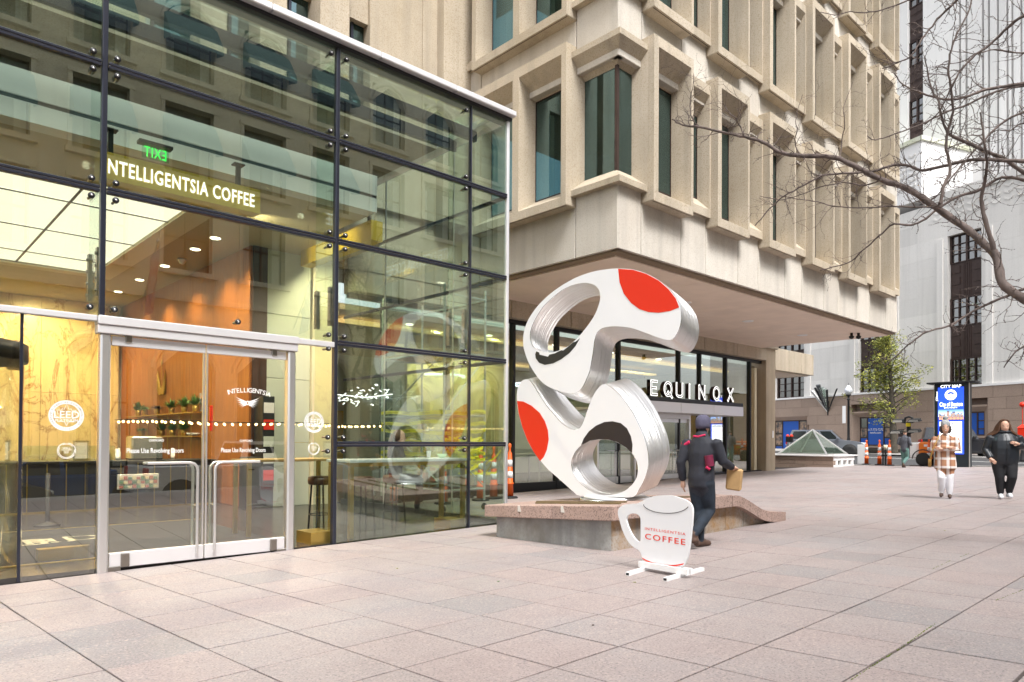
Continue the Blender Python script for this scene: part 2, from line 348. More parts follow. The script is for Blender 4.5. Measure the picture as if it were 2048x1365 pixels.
def tag(o, label, cat, group=None):
    o['label'] = label; o['category'] = cat
    if group: o['group'] = group
    return o
def thing(name, label, cat, loc=(0, 0, 0), rz=0, group=None):
    o = bpy.data.objects.new(name, None); COL.objects.link(o); o.location = loc; o.rotation_euler = (0, 0, rz); o.empty_display_size = .1
    return tag(o, label, cat, group)
def struct(o, kind='structure'): o['kind'] = kind; return o
def dup(root, loc=None, rz=None, label=None):
    r = root.copy(); COL.objects.link(r)
    if loc is not None: r.location = loc
    if rz is not None: r.rotation_euler = (0, 0, rz)
    if label: r['label'] = label
    for ch in list(root.children):
        c = ch.copy(); COL.objects.link(c); c.parent = r
        for g in ch.children:
            d = g.copy(); COL.objects.link(d); d.parent = c
    return r
def crom(pts, n=4, closed=True):
    out = []; N = len(pts); rng = N if closed else N-1
    for i in range(rng):
        g = (lambda k: V((*pts[k % N][:2], 0))) if closed else (lambda k: V((*pts[min(max(k, 0), N-1)][:2], 0)))
        p0, p1, p2, p3 = g(i-1), g(i), g(i+1), g(i+2)
        for j in range(n):
            t = j/n
            q = .5*((2*p1)+(p2-p0)*t+(2*p0-5*p1+4*p2-p3)*t*t+(3*p1-p0-3*p2+p3)*t**3); out.append((q.x, q.y))
    if not closed: out.append(tuple(pts[-1][:2]))
    return out
def circ(cx, cy, r, n=32, r2=None): return [(cx+r*math.cos(2*math.pi*k/n), cy+(r2 or r)*math.sin(2*math.pi*k/n)) for k in range(n)]
def _marble():
    M = bpy.data.materials.new('gold_veined_marble'); M.use_nodes = True; t = M.node_tree; N = t.nodes; L = t.links; b = N['Principled BSDF']; b.inputs['Roughness'].default_value = .3
    g = N.new('ShaderNodeNewGeometry'); mp = N.new('ShaderNodeMapping'); mp.inputs['Rotation'].default_value = (0, .7, 0); mp.inputs['Scale'].default_value = (.55, 1, .28); L.new(g.outputs['Position'], mp.inputs[0])
    n = N.new('ShaderNodeTexNoise'); n.inputs['Scale'].default_value = 1.6; n.inputs['Detail'].default_value = 9; n.inputs['Roughness'].default_value = .62; n.inputs['Distortion'].default_value = 1.2; L.new(mp.outputs[0], n.inputs['Vector'])
    s = N.new('ShaderNodeMath'); s.operation = 'SUBTRACT'; s.inputs[1].default_value = .5; L.new(n.outputs['Fac'], s.inputs[0]); a = N.new('ShaderNodeMath'); a.operation = 'ABSOLUTE'; L.new(s.outputs[0], a.inputs[0])
    cr = N.new('ShaderNodeValToRGB'); e = cr.color_ramp.elements; e[0].position = 0; e[0].color = (.36, .19, .05, 1); e[1].position = .030; e[1].color = (.82, .68, .36, 1); q = cr.color_ramp.elements.new(.012); q.color = (.70, .56, .32, 1); L.new(a.outputs[0], cr.inputs[0]); L.new(cr.outputs[0], b.inputs['Base Color'])
    return M
MARBLE = _marble()
# ------------------------------------------------------------------ ground
def uv2w(u, v): return (u-.0585*v, v-.0085*u)
def sheet(name, pts, m_, parent=None): return MB().add(pts, [tuple(range(len(pts)))]).build(name, m_, parent)
def gpt(x, y, d=0): return (x, y, gz(x, y)+d)
plaza = struct(sheet('plaza', [gpt(-14, .55, -.03), gpt(36.4, .55, -.03), gpt(36.4, 30, -.03), gpt(-14, 30, -.03)], JOINT))
def slab_mesh(gap, name):
    mb = MB(); h = .03; b = .002
    def c(su, sv, z, ins):
        u = DU*su+(-1 if su else 1)*(gap/2+ins); v = DV*sv+(-1 if sv else 1)*(gap/2+ins)
        x, y = uv2w(u, v); return (x, y, z+gz(x, y))
    lo = [c(*q, -h, 0) for q in ((0, 0), (1, 0), (1, 1), (0, 1))]; mid = [c(*q, -b, 0) for q in ((0, 0), (1, 0), (1, 1), (0, 1))]; hi = [c(*q, 0, b) for q in ((0, 0), (1, 0), (1, 1), (0, 1))]
    mb.add(lo+mid+hi, [(8, 9, 10, 11)]+[(a, (a+1) % 4, 4+(a+1) % 4, 4+a) for a in range(4)]+[(4+a, 4+(a+1) % 4, 8+(a+1) % 4, 8+a) for a in range(4)])
    return mb
SLABS = [slab_mesh(g, 'paving_slab') for g in (.010, .0145, .022)]
_proto = [s.build('paving_slab', PAVER, plaza) for s in SLABS]
slab_me = [o.data for o in _proto]
for o in _proto: bpy.data.objects.remove(o)
cells = []
for i in range(-4, 56):
    for j in range(-4, 22):
        u, v = U0+DU*i, V0+DV*j
        x, y = uv2w(u+DU/2, v+DV/2)
        if y < .5 or x > 35.9 or (y > 9.0 and x < 8.4) or y > 14.75: continue
        d = V((x, y, gz(x, y)))-CP; f = d.dot(FW); r = d.dot(RT)
        size = 1e9 if f < .8 else 1400*DU*.6/f
        vis = f > .9 and abs(r) < f*.78+.6
        cells.append((0 if not vis else size, i, j, x, y, vis))
cells.sort(key=lambda c: (-c[0]))
near = [c for c in cells if c[5]][:300]; nearset = {(c[1], c[2]) for c in near}
far = MB()
for c in cells:
    i, j = c[1], c[2]; x, y = uv2w(U0+DU*i, V0+DV*j); k = rnd.choice((0, 0, 1, 1, 1, 2)); dz = rnd.uniform(-.0012, .0012)
    if (i, j) in nearset:
        o = bpy.data.objects.new('paving_slab', slab_me[k]); COL.objects.link(o); o.parent = plaza; o.location = (x, y, gz(x, y)+dz)
    else:
        s = SLABS[k]; far.add([(a[0]+x, a[1]+y, a[2]+gz(x, y)+dz) for a in s.v], s.f)
fo = far.build('paving_field', PAVER, plaza); fo['kind'] = 'stuff'
# moss in the wide joints at the lower right, fallen leaves
ms = MB()
for (x0, y0, x1, y1) in ((1700, 1361, 1812, 1290), (1815, 1287, 1870, 1248), (1990, 1202, 2046, 1180), (1860, 1141, 1900, 1122), (1920, 1115, 1938, 1107)):
    a, b = onG(x0, y0), onG(x1, y1); n = int((b-a).length/.012)
    for k in range(n):
        if rnd.random() < .5: continue
        p = a.lerp(b, k/n); r_ = rnd.uniform(.002, .0055); p.x += rnd.uniform(-.003, .003); p.y += rnd.uniform(-.003, .003)
        ms.ball((p.x, p.y, p.z+.001), r_, 5, 0, (1.6, 1.2, .8))
struct(ms.build('moss', MOSS), 'stuff')
for (px, py, m_) in ((794, 1138, LEAF), (997, 1164, LEAFD), (1186, 1252, BARK), (1269, 1166, LEAF), (1890, 1062, LEAF)):
    p = onG(px, py); a = rnd.uniform(0, 6); mb = MB(); s_ = .022
    pts = [(p.x+s_*math.cos(a+t)*k, p.y+s_*math.sin(a+t)*k, p.z+.004+.006*(i % 2)) for i, (t, k) in enumerate(((0, 1), (.9, .5), (2.2, .5), (3.14, .9), (4, .5), (5.3, .5)))]
    tag(mb.add(pts, [(0, 1, 2, 3), (0, 3, 4, 5)]).build('fallen_leaf', m_), {794: 'small yellow leaf lying on the slabs before the glass front', 997: 'small green leaf lying on the slabs left of the mug sign', 1186: 'brown curled leaf lying on the slabs below the mug sign', 1269: 'pale leaf scrap just beside the left foot of the mug sign', 1890: 'yellow leaf on the open plaza at the far right'}[px], 'leaf', 'leaves on the plaza')

# street beyond the plaza, kerbs, far pavement; lower street behind the camera station
def zs(x): return .20+.02*(x-36)
struct(sheet('street', [(36.6, -40, zs(36.6)), (75, -40, zs(75)), (75, 70, zs(75)), (36.6, 70, zs(36.6))], ASPHALT))
kb = MB()
for k in range(60):
    y0 = -12+k*.9; kb.bbox((36.4, y0+.004, -1.0), (36.62, y0+.896, gz(36.5, y0)+.006), .01)
struct(kb.build('plaza_kerb', KERB))
WD = V((.352, .936, 0)); WN = V((.936, -.352, 0)); T0 = V((55.2, 19.6, 0))      # art deco tower: wall direction, inward normal, a point of its foot
def tw(s, d, z): return T0+WD*s+WN*d+V((0, 0, z))
def onT(x, y, d=0):
    r_ = ray(x, y); q = T0+WN*d-CP; t = q.dot(WN)/r_.dot(WN); p = CP+r_*t; return ((p-T0-WN*d).dot(WD), p.z)
sw = MB()
zk = lambda s: zs((T0+WD*s-WN*4.6).x)
sw.hexa([tw(-30, -4.4, -.5), tw(30, -4.4, -.5), tw(30, .3, -.5), tw(-30, .3, -.5), tw(-30, -4.4, zk(-30)+.13), tw(30, -4.4, zk(30)+.13), tw(30, .3, zk(30)+.20), tw(-30, .3, zk(-30)+.20)])
struct(sw.build('far_pavement', SIDEWALK))
kb = MB()
for k in range(30):
    s0 = -30+k*2; kb.hexa([tw(s0+.01, -4.65, -.5), tw(s0+1.99, -4.65, -.5), tw(s0+1.99, -4.402, -.5), tw(s0+.01, -4.402, -.5), tw(s0+.01, -4.65, zk(s0)+.13), tw(s0+1.99, -4.65, zk(s0+2)+.13), tw(s0+1.99, -4.402, zk(s0+2)+.135), tw(s0+.01, -4.402, zk(s0)+.135)])
struct(kb.build('far_kerb', KERB))
mk = MB()
for (s0, s1, d) in ((-22, 22, -6.9), (-22, 22, -7.15)):
    mk.add([tuple(tw(s0, d, 0)+V((0, 0, zs(tw(s0, d, 0).x)+.005))), tuple(tw(s1, d, 0)+V((0, 0, zs(tw(s1, d, 0).x)+.005))), tuple(tw(s1, d+.12, 0)+V((0, 0, zs(tw(s1, d+.12, 0).x)+.005))), tuple(tw(s0, d+.12, 0)+V((0, 0, zs(tw(s0, d+.12, 0).x)+.005)))], [(0, 1, 2, 3)])
struct(mk.build('lane_marking', mat('road_paint', (.7, .7, .68), .8)))
ZR = -.62
struct(sheet('side_street', [(-40, -1.0, ZR), (36.3, -1.0, ZR), (36.3, -10.4, ZR), (-40, -10.4, ZR)], ASPHALT))
struct(sheet('sloping_pavement', [(-40, -.82, -.50), (36.3, -.82, -.50), (36.3, .60, gz(36.3, .6)-.012), (-40, .60, gz(-40, .6)-.012)], SIDEWALK))
struct(MB().box((-40, -1.0, -1.2), (36.38, -.80, -.492)).build('side_kerb', KERB))
struct(MB().box((-40, -14.9, -1.2), (36.3, -10.4, ZR+.13)).build('hotel_pavement', SIDEWALK))
struct(sheet('ground', [(-400, -400, -1.3), (400, -400, -1.3), (400, 400, -1.3), (-400, 400, -1.3)], ASPHALT))

# ------------------------------------------------------------------ concrete office building above the plaza
BX, BY, ZS = 11.76, 9.32, 5.49
class Wp(object):      # a thing whose children are given in world coordinates
    def __init__(s, name, label, cat, loc, group=None): s.o = thing(name, label, cat, loc, 0, group); s.loc = V(loc)
    def part(s, mb, name, m_, parent=None):
        o = mb.build(name, m_, parent or s.o)
        if not parent: o.location = -s.loc
        return o
cb = Wp('office_building', 'tan concrete office building with deep framed windows jutting over the plaza', 'building', (28.6, 14.7, .1))
MR = lambda u, v, z: (u, BY-v, z)                 # long face, facing the street
ML = lambda u, v, z: (BX-v, u, z)                 # short face, facing left
def frame(Mp, u0, u1, z0, z1, vf, vg, ops, sill=.2, head=.23, b=.33, c=.45, a=.05, blind=0, glassm=None):
    mb = MB(); q = lambda u, v, z: Mp(u, v, z)
    def quad(*p): mb.add([q(*t) for t in p], [(0, 1, 2, 3)])
    zb, zt = z0+sill, z1-head; ed = [u0]
    for (p, r_) in ops: ed += [p, r_]
    ed.append(u1)
    e = .012
    for k in range(0, len(ed), 2): quad((ed[k], vf, zb), (ed[k+1], vf, zb), (ed[k+1], vf, zt), (ed[k], vf, zt))
    quad((u0+e, vf, z0), (u1-e, vf, z0), (u1, vf, z0+.02), (u0, vf, z0+.02)); quad((u0, vf, z0+.02), (u1, vf, z0+.02), (u1, vf, zb), (u0, vf, zb))
    quad((u0, vf, zt), (u1, vf, zt), (u1, vf, z1), (u0, vf, z1))
    for (p, r_) in ops:
        f4 = [(p, vf, zb), (r_, vf, zb), (r_, vf, zt), (p, vf, zt)]; g4 = [(p+a, vg, zb+b), (r_-a, vg, zb+b), (r_-a, vg, zt-c), (p+a, vg, zt-c)]
        for i in range(4): quad(f4[i], f4[(i+1) % 4], g4[(i+1) % 4], g4[i])
    quad((u0, vf, z0+.02), (u0, -.03, z0+.02), (u0, -.03, z1), (u0, vf, z1)); quad((u1, vf, z0+.02), (u1, -.03, z0+.02), (u1, -.03, z1), (u1, vf, z1))
    quad((u0, vf, z0+.02), (u0+e, vf, z0), (u0+e, -.03, z0), (u0, -.03, z0+.02)); quad((u1, vf, z0+.02), (u1-e, vf, z0), (u1-e, -.03, z0), (u1, -.03, z0+.02))
    quad((u0, vf, z1), (u1, vf, z1), (u1, -.03, z1), (u0, -.03, z1)); quad((u0+e, vf, z0), (u1-e, vf, z0), (u1-e, -.03, z0), (u0+e, -.03, z0))
    n = len(mb.f)
    mb.add([q(u0+.03, vf-.045, z0-.003), q(u1-.03, vf-.045, z0-.003), q(u1-.03, vf-.065, z0-.003), q(u0+.03, vf-.065, z0-.003)], [(0, 1, 2, 3)], 1)     # flat dark strip painted for the shade of the drip groove
    for (p, r_) in ops:                                                                                     # sealant line round the glass
        w = .028; pa, pb, za, zb_ = p+a, r_-a, zb+b, zt-c
        for (x0, x1, y0, y1) in ((pa, pa+w, za, zb_), (pb-w, pb, za, zb_), (pa+w, pb-w, za, za+w), (pa+w, pb-w, zb_-w, zb_)):
            mb.add([q(x0, vg+.012, y0), q(x1, vg+.012, y0), q(x1, vg+.012, y1), q(x0, vg+.012, y1)], [(0, 1, 2, 3)], 1)
    o = cb.part(mb, 'window_frame', [CONC, BRONZE])
    for (p, r_) in ops:
        g = MB(); A = q(p+a-.02, vg-.012, zb+b-.02); B = q(r_-a+.02, vg+.004, zt-c+.02); g.box(A, B); cb.part(g, 'pane', glassm or WINGLASS, o)
        if blind: g = MB(); g.box(q(p+a+.03, vg-.10, zb+b+(zt-c-zb-b)*(1-blind)), q(r_-a-.03, vg-.12, zt-c)); cb.part(g, 'blind', WHITE, o)
    return o
def panel(Mp, u0, u1, z0, z1, v0=-.2, v1=0, name='concrete_panel'):
    mb = MB(); mb.bbox(Mp(u0+.012, v0, z0), Mp(u1-.012, v1, z1-.006), .012); return cb.part(mb, name, CONC_PALE)
ROOMWALL = mat('room_wall', (.42, .50, .50), .8, nscale=.6, namt=.2)
FL = 4.25; XA0, MOD = 12.58, 2.63
levels = [6.63+FL*k for k in range(4)]
for L, z0 in enumerate(levels):
    zlow = ZS if L == 0 else z0-FL+3.0
    # corner bay, glass on both sides of the corner
    mb = MB(); zc0, zc1 = z0+.22, z0+3.47; vf, vg = .16, -.2
    def P2(t, v, z):   # t<0 along the short face, t>0 along the long face
        return (BX-v, BY+(-t), z) if t < -1e-9 else ((BX+t, BY-v, z) if t > 1e-9 else (BX-v, BY-v, z))
    tl, tr = -1.22, .82; ts = (tl, 0, tr); ti = (tl+.04, 0, tr-.04)
    for k in (0, 1):
        for (T_, a_, b_, c_, d_) in ((0, (ts, vf, zc0), (ts, vf, zc0+.13), 0, 0), (0, (ts, vf, zc0+.13), (ti, vg, zc0+.42), 0, 0), (0, (ts, vf, zc0), (ts, -.05, zc0), 0, 0), (0, (ts, vf, zc1), (ts, vf, zc1-.13), 0, 0), (0, (ts, vf, zc1-.13), (ti, vg, zc1-.58), 0, 0), (0, (ts, vf, zc1), (ts, -.05, zc1), 0, 0)):
            mb.add([P2(a_[0][k], a_[1], a_[2]), P2(a_[0][k+1], a_[1], a_[2]), P2(b_[0][k+1], b_[1], b_[2]), P2(b_[0][k], b_[1], b_[2])], [(0, 1, 2, 3)])
    for t0, t1 in ((tl, tl+.10), (tr, tr-.10)):
        mb.add([P2(t0, vf, zc0), P2(t0, vf, zc1), P2(t1, vg, zc1-.5), P2(t1, vg, zc0+.36)], [(0, 1, 2, 3)]); mb.add([P2(t0, vf, zc0), P2(t0, vf, zc1), P2(t0, vg, zc1), P2(t0, vg, zc0)], [(0, 1, 2, 3)])
    o = cb.part(mb, 'window_frame', CONC)
    g = MB(); g.box((BX+.2, BY+.2, zc0+.40), (BX+.214, BY+1.24, zc1-.56)); cb.part(g, 'pane', WINGLASS, o)
    g = MB(); g.box((BX+.214, BY+.2, zc0+.40), (BX+.84, BY+.214, zc1-.56)); cb.part(g, 'pane', WINGLASS, o)
    g = MB(); g.box((BX+.165, BY+.165, zc0+.38), (BX+.235, BY+.235, zc1-.55)); cb.part(g, 'mullion', BRONZE, o)
    # spandrels round the corner
    panel(MR, BX, XA0, zlow, zc0+.1); panel(ML, BY+.001, 10.53, zlow, zc0+.1, -.2, .002)
    zn = z0+FL
    for i in range(6):
        xa = XA0+MOD*i; xb = xa+1.55; xe = xa+MOD
        bl = 0 if L == 0 else rnd.choice((1, 1, .9, .8, 1, .6))
        frame(MR, xa, xb, z0, z0+3.65, .33, -.2, [(xa+.17, xb-.09)], blind=bl)
        frame(MR, xb+.002, xe-.002, z0+.22, z0+3.47, .13, -.2, [(xb+.09, xe-.05)], blind=bl)
        panel(MR, xa, xb, zlow, z0+.05); panel(MR, xb, xe, zlow, z0+.27)
    frame(ML, 10.53, 13.83, z0, z0+3.65, .33, -.2, [(10.68, 12.06), (12.28, 13.68)], blind=0 if L == 0 else .6)
    panel(ML, 10.53, 13.83, zlow, z0+.05); 
    frame(ML, 13.832, 14.58, z0+.22, z0+3.47, .13, -.2, [(13.95, 14.45)])
    panel(ML, 13.83, 14.6, zlow, z0+.27)
    # spandrel strip behind the heads, floors and dim rooms
    core = MB(); core.box((BX+.05, BY+.2, z0+3.4), (28.3, 14.7, z0+FL-.9)); cb.part(core, 'floor_slab', CEIL)
    core = MB(); core.box((BX+4.2, BY+4.2, z0-.6), (28.0, BY+4.35, z0+3.4)); core.box((BX+4.2, BY+4.35, z0-.6), (BX+4.35, 14.65, z0+3.4)); cb.part(core, 'room_partition', ROOMWALL)
    if L: 
        lm = MB()
        for k in range(7): lm.box((13.0+k*2.4, 10.6, z0+3.36), (13.3+k*2.4, 12.6, z0+3.385))
        cb.part(lm, 'room_light', LAMPW)
panel(MR, 28.36, 28.5, ZS, 24, -.2, .0, 'end_pier')
end = MB(); end.box((28.3, BY+.2, ZS), (28.48, 14.7, 24)); cb.part(end, 'end_wall', CONC)
roof = MB(); roof.box((BX-.1, BY-.1, 23.3), (28.6, 16, 24.2)); cb.part(roof, 'roof', CONC)
# soffit with a dark stepped edge and joints between its boards
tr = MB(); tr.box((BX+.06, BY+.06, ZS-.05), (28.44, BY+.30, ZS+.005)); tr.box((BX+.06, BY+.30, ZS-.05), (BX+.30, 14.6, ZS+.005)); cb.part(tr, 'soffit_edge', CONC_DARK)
xs = [BX+.30, 15.6, 19.2, 22.8, 25.6, 28.44]
for a_, b_ in zip(xs, xs[1:]):
    for c_, d_ in ((BY+.30, 12.3), (12.3, 15.2)):
        mb = MB(); mb.bbox((a_+.006, c_+.006, ZS-.075), (b_-.006, d_-.006, ZS-.02), .008); cb.part(mb, 'soffit_board', SOFFIT)
mb = MB(); mb.box((BX+.3, BY+.3, ZS-.02), (28.4, 15.2, ZS+.02)); cb.part(mb, 'soffit_backing', JOINT)
for (px, py) in ((1496, 643), (1605, 671), (1370, 606)):
    p = onZ(px, py, ZS-.08); mb = MB().lathe([(0, 0), (.17, 0), (.19, .012), (.19, .02)], (p.x, p.y, p.z-.012), 20); cb.part(mb, 'soffit_light', WHITE)
for px in (1703, 1717):
    p = onZ(px, 668, ZS-.1); mb = MB().lathe([(.02, -.2), (.075, -.17), (.09, -.11), (.09, -.09), (.05, -.08), (.05, .03)], (p.x, p.y, p.z), 14)
    tag(cb_o := mb.build('security_camera', BLACKMET), {1703: 'dark dome camera under the soffit edge, the left one of two', 1717: 'dark dome camera under the soffit edge, the right one of two'}[px], 'camera', 'cameras under the soffit')
# pier at the end of the shopfront, with a second lower canopy behind
pr = MB(); pr.bbox((28.9, 14.72, -.3), (29.75, 15.6, ZS+.0), .015); cb.part(pr, 'pier', stone('pier_concrete', (.50, .42, .31), (.30, .23, .15), (.40, .33, .24), .8, 50, .9, .5, .5, .35))
pr = MB(); pr.box((28.4, 14.6, ZS-.03), (29.8, 18, ZS+1.6)); cb.part(pr, 'link_wall', CONC)
for k in range(4):
    x0 = 29.8+k*1.35; mb = MB(); mb.bbox((x0+.01, 15.4, 4.72), (x0+1.34, 15.7, 5.75), .012); cb.part(mb, 'low_canopy_panel', CONC)
mb = MB(); mb.box((29.8, 15.7, 4.7), (35.2, 19, 4.9)); cb.part(mb, 'low_canopy_soffit', SOFFIT)
mb = MB(); p = onX(1531, 838, 29.0); mb.bbox((29.45, 14.70, 1.55), (29.56, 14.719, 1.86), .004); cb.part(mb, 'wall_plate', WHITE)
mb = MB(); mb.bbox((29.78, 15.2, 4.05), (30.4, 15.32, 4.62), .01); tag(mb.build('hanging_sign', BLACKMET), 'small black square sign hung beside the concrete pier', 'sign')
# recessed wing above the glass pavilion, seen over its roof
wy = 14.6
def wpan(px0, px1, y0=wy, dy=.4, z0=7.0, z1=24, nm='concrete_pier', m_=CONC):
    a_, b_ = onY(px0, 60, y0).x, onY(px1, 60, y0).x; mb = MB(); mb.bbox((a_+.008, y0, z0), (b_-.008, y0+dy, z1), .012); cb.part(mb, nm, m_)
wpan(740, 846); wpan(846, 888, wy-.05, .5); wpan(888, 952, wy-.35, .8); wpan(640, 700, wy-.3, .7); wpan(520, 575, wy-.3, .7); wpan(400, 455, wy-.3, .7); wpan(952, 985, wy-.02, .4)
for (a_, b_) in ((700, 740), (575, 640), (455, 520), (300, 400)):
    x0, x1 = onY(a_, 60, wy+.3).x, onY(b_, 60, wy+.3).x
    mb = MB(); mb.box((x0, wy+.3, 7), (x1, wy+.316, 24)); w_ = cb.part(mb, 'window', WINGLASS)
    mb = MB()
    for zz in (9.6, 13.85, 18.1): mb.box((x0, wy+.24, zz), (x1, wy+.299, zz+.09))
    for xx in (x0, x1-.06): mb.box((xx, wy+.24, 7), (xx+.06, wy+.299, 24))
    cb.part(mb, 'window_bar', MULL, w_)
    mb = MB(); mb.box((x0, wy+.6, 7), (x1, wy+.62, 24)); cb.part(mb, 'blind', CURTAIN, w_)
mb = MB(); mb.box((-14, wy+1.5, 6.9), (BX, wy+1.7, 24)); cb.part(mb, 'wing_core', CREAM)
mb = MB(); mb.box((8.3, wy+.1, 5.42), (BX+.3, wy+1.6, 6.6)); mb.box((-14, wy+.1, 6.6), (BX+.3, wy+1.6, 7.2)); mb.box((-14, wy+.1, 11.4), (onY(740, 60, wy).x, wy+.28, 12.1)); cb.part(mb, 'wing_base', CONC)

# ------------------------------------------------------------------ gym shopfront below the overhang
SY = 14.95
sf = Wp('gym_shopfront', 'dark framed glass shopfront with a pale steel canopy under the overhang', 'shopfront', (21, SY, -.05))
for k in range(8):
    x0 = 8.6+k*2.55; x1 = min(x0+2.55, 28.9); mb = MB(); mb.bbox((x0+.012, SY-.25, 4.92), (x1-.012, SY+.3, ZS-.03), .015); sf.part(mb, 'header_panel', CONC)
mb = MB(); mb.box((8.6, SY-.02, 4.80), (28.9, SY+.14, 4.918)); mb.box((8.6, SY-.02, -.3), (19.2, SY+.14, .12)); mb.box((24.9, SY-.02, -.3), (28.9, SY+.14, .14))
sf.part(mb, 'dark_rail', BLACKMET)
mx = [onY(q, 700, SY).x for q in (1027, 1115, 1238, 1358, 1400, 1452, 1500)]
mx = [9.6, 11.6]+mx
for q in mx: mb = MB(); mb.box((q-.05, SY-.04, -.2), (q+.05, SY+.14, 4.80)); sf.part(mb, 'dark_mullion', BLACKMET)
for a_, b_ in zip(mx, mx[1:]):
    mid = (a_+b_)/2
    z0 = 2.62 if 17.8 < mid < 24.7 else .12
    mb = MB(); mb.box((a_+.05, SY+.04, z0), (b_-.05, SY+.055, 4.80)); sf.part(mb, 'pane', SHOPGLASS)
# canopy with sign letters
CYY = 13.75
c0, c1 = 16.6, onY(1487, 830, CYY).x
for k in range(4):
    x0 = c0+(c1-c0)*k/4; x1 = c0+(c1-c0)*(k+1)/4; mb = MB(); mb.bbox((x0+.006, CYY, 2.36), (x1-.006, CYY+.06, 2.72), .006); mb.box((x0+.006, CYY+.06, 2.36), (x1-.006, SY-.05, 2.44)); sf.part(mb, 'canopy_panel', ALU_W)
mb = MB(); mb.box((c0, CYY+.02, 2.721), (c1, CYY+.3, 2.86)); sf.part(mb, 'sign_rail', BLACKMET)
sg = Wp('letter_sign', 'row of large outlined white letters standing on the steel canopy', 'sign', (20, CYY, 2.8))
pxs = [1308, 1336, 1359, 1379, 1404, 1433, 1461]
def arc(cx, cz, rx, rz_, a0, a1, n=12): return [(cx+rx*math.cos(R(a0+(a1-a0)*k/n)), cz+rz_*math.sin(R(a0+(a1-a0)*k/n))) for k in range(n+1)]
STROKES = {'E': (.30, [[(0, 0), (0, 1)], [(0, 0), (.30, 0)], [(0, .5), (.26, .5)], [(0, 1), (.30, 1)]]),
 'Q': (.42, [arc(.21, .5, .21, .5, 0, 360, 24), [(.22, .28), (.44, -.12)]]), 'U': (.36, [[(0, 1), (0, .3)]+arc(.18, .2, .18, .2, 180, 360, 10)+[(.36, .3), (.36, 1)]]),
 'I': (.02, [[(.01, 0), (.01, 1)]]), 'N': (.36, [[(0, 0), (0, 1)], [(0, 1), (.36, 0)], [(.36, 0), (.36, 1)]]), 'O': (.40, [arc(.20, .5, .20, .5, 0, 360, 24)]), 'X': (.36, [[(0, 0), (.36, 1)], [(.36, 0), (0, 1)]])}
def ribbon(mb, pts, w, y, depth, mi=0):
    pts = [V((p[0], 0, p[1])) for p in pts]; n = len(pts); L_ = []; R_ = []
    closed = (pts[0]-pts[-1]).length < 1e-6
    for i, p in enumerate(pts):
        if closed: d = pts[(i+1) % (n-1)]-pts[(i-1) % (n-1)]
        else: d = pts[min(i+1, n-1)]-pts[max(i-1, 0)]
        d.normalize(); nn = V((-d.z, 0, d.x))*w/2
        ex = V() if closed or 0 < i < n-1 else d*(w/2)*(1 if i else -1)
        L_.append(p+nn+ex); R_.append(p-nn+ex)
    for q in L_+R_: q.y = y
    fs = [(i, i+1, n+i+1, n+i) for i in range(n-1)]; mb.add(L_+R_, fs, mi)
    if depth:
        bk = [q+V((0, depth, 0)) for q in L_+R_]
        mb.add(L_+R_+bk, [(i, i+1, 2*n+i+1, 2*n+i) for i in range(n-1)]+[(n+i, n+i+1, 3*n+i+1, 3*n+i) for i in range(n-1)]+[(0, n, 3*n, 2*n), (n-1, 2*n-1, 4*n-1, 3*n-1)], mi)
for ch, px in zip('EQUINOX', pxs):
    c = onY(px, 780, CYY).x; w_, st = STROKES[ch]; h_ = .44
    ls, wl, dk = MB(), MB(), MB()
    for k, s_ in enumerate(st):
        pts = [(c+p[0]-w_/2, 2.93+p[1]*h_) for p in s_]; e = k*.0006
        ribbon(ls, pts, .096, CYY-e, .15); ribbon(wl, pts, .092, CYY-.003-e, 0); ribbon(wl, pts, .040, CYY-.009-e, 0, 1)
    o = sg.part(ls, 'letter', BRONZE); sg.part(wl, 'lit_outline', [LETTERGLOW, BRONZE], o)
# doors below the canopy
for (x0, nm) in ((onY(1312, 808, SY).x, 'a'), (onY(1190, 808, SY).x, 'b')):
    d = Wp('double_door', {'a': 'pair of framed glass gym doors right of the sculpture', 'b': 'pair of framed glass gym doors seen through the sculpture'}[nm], 'door', (x0, SY, 0), 'gym doors')
    x1 = x0+2.1
    mb = MB(); mb.box((x0, SY-.1, -.1), (x0+.09, SY+.1, 2.36)); mb.box((x1-.09, SY-.1, -.1), (x1, SY+.1, 2.36)); mb.box((x0+.09, SY-.1, 2.22), (x1-.09, SY+.1, 2.36)); d.part(mb, 'door_frame', BRONZE if nm == 'z' else ALU)
    for (a_, b_) in ((x0+.1, (x0+x1)/2-.006), ((x0+x1)/2+.006, x1-.1)):
        mb = MB(); mb.box((a_, SY-.03, 2.08), (b_, SY+.03, 2.21)); mb.box((a_, SY-.03, -.05), (b_, SY+.03, .17)); lf = d.part(mb, 'door_leaf', ALU)
        mb = MB(); mb.box((a_, SY-.008, .17), (b_, SY+.008, 2.08)); d.part(mb, 'pane', SHOPGLASS, lf)
        hx = b_-.10 if a_ < (x0+x1)/2-.2 else a_+.10; sg_ = -1 if a_ < (x0+x1)/2-.2 else 1
        mb = MB(); mb.tube([(hx, SY-.09, .2), (hx, SY-.09, 1.0), (hx+.03*sg_, SY-.09, 1.05), (hx+.42*sg_, SY-.09, 1.05)], .014, 7); d.part(mb, 'handle', STEEL, lf)
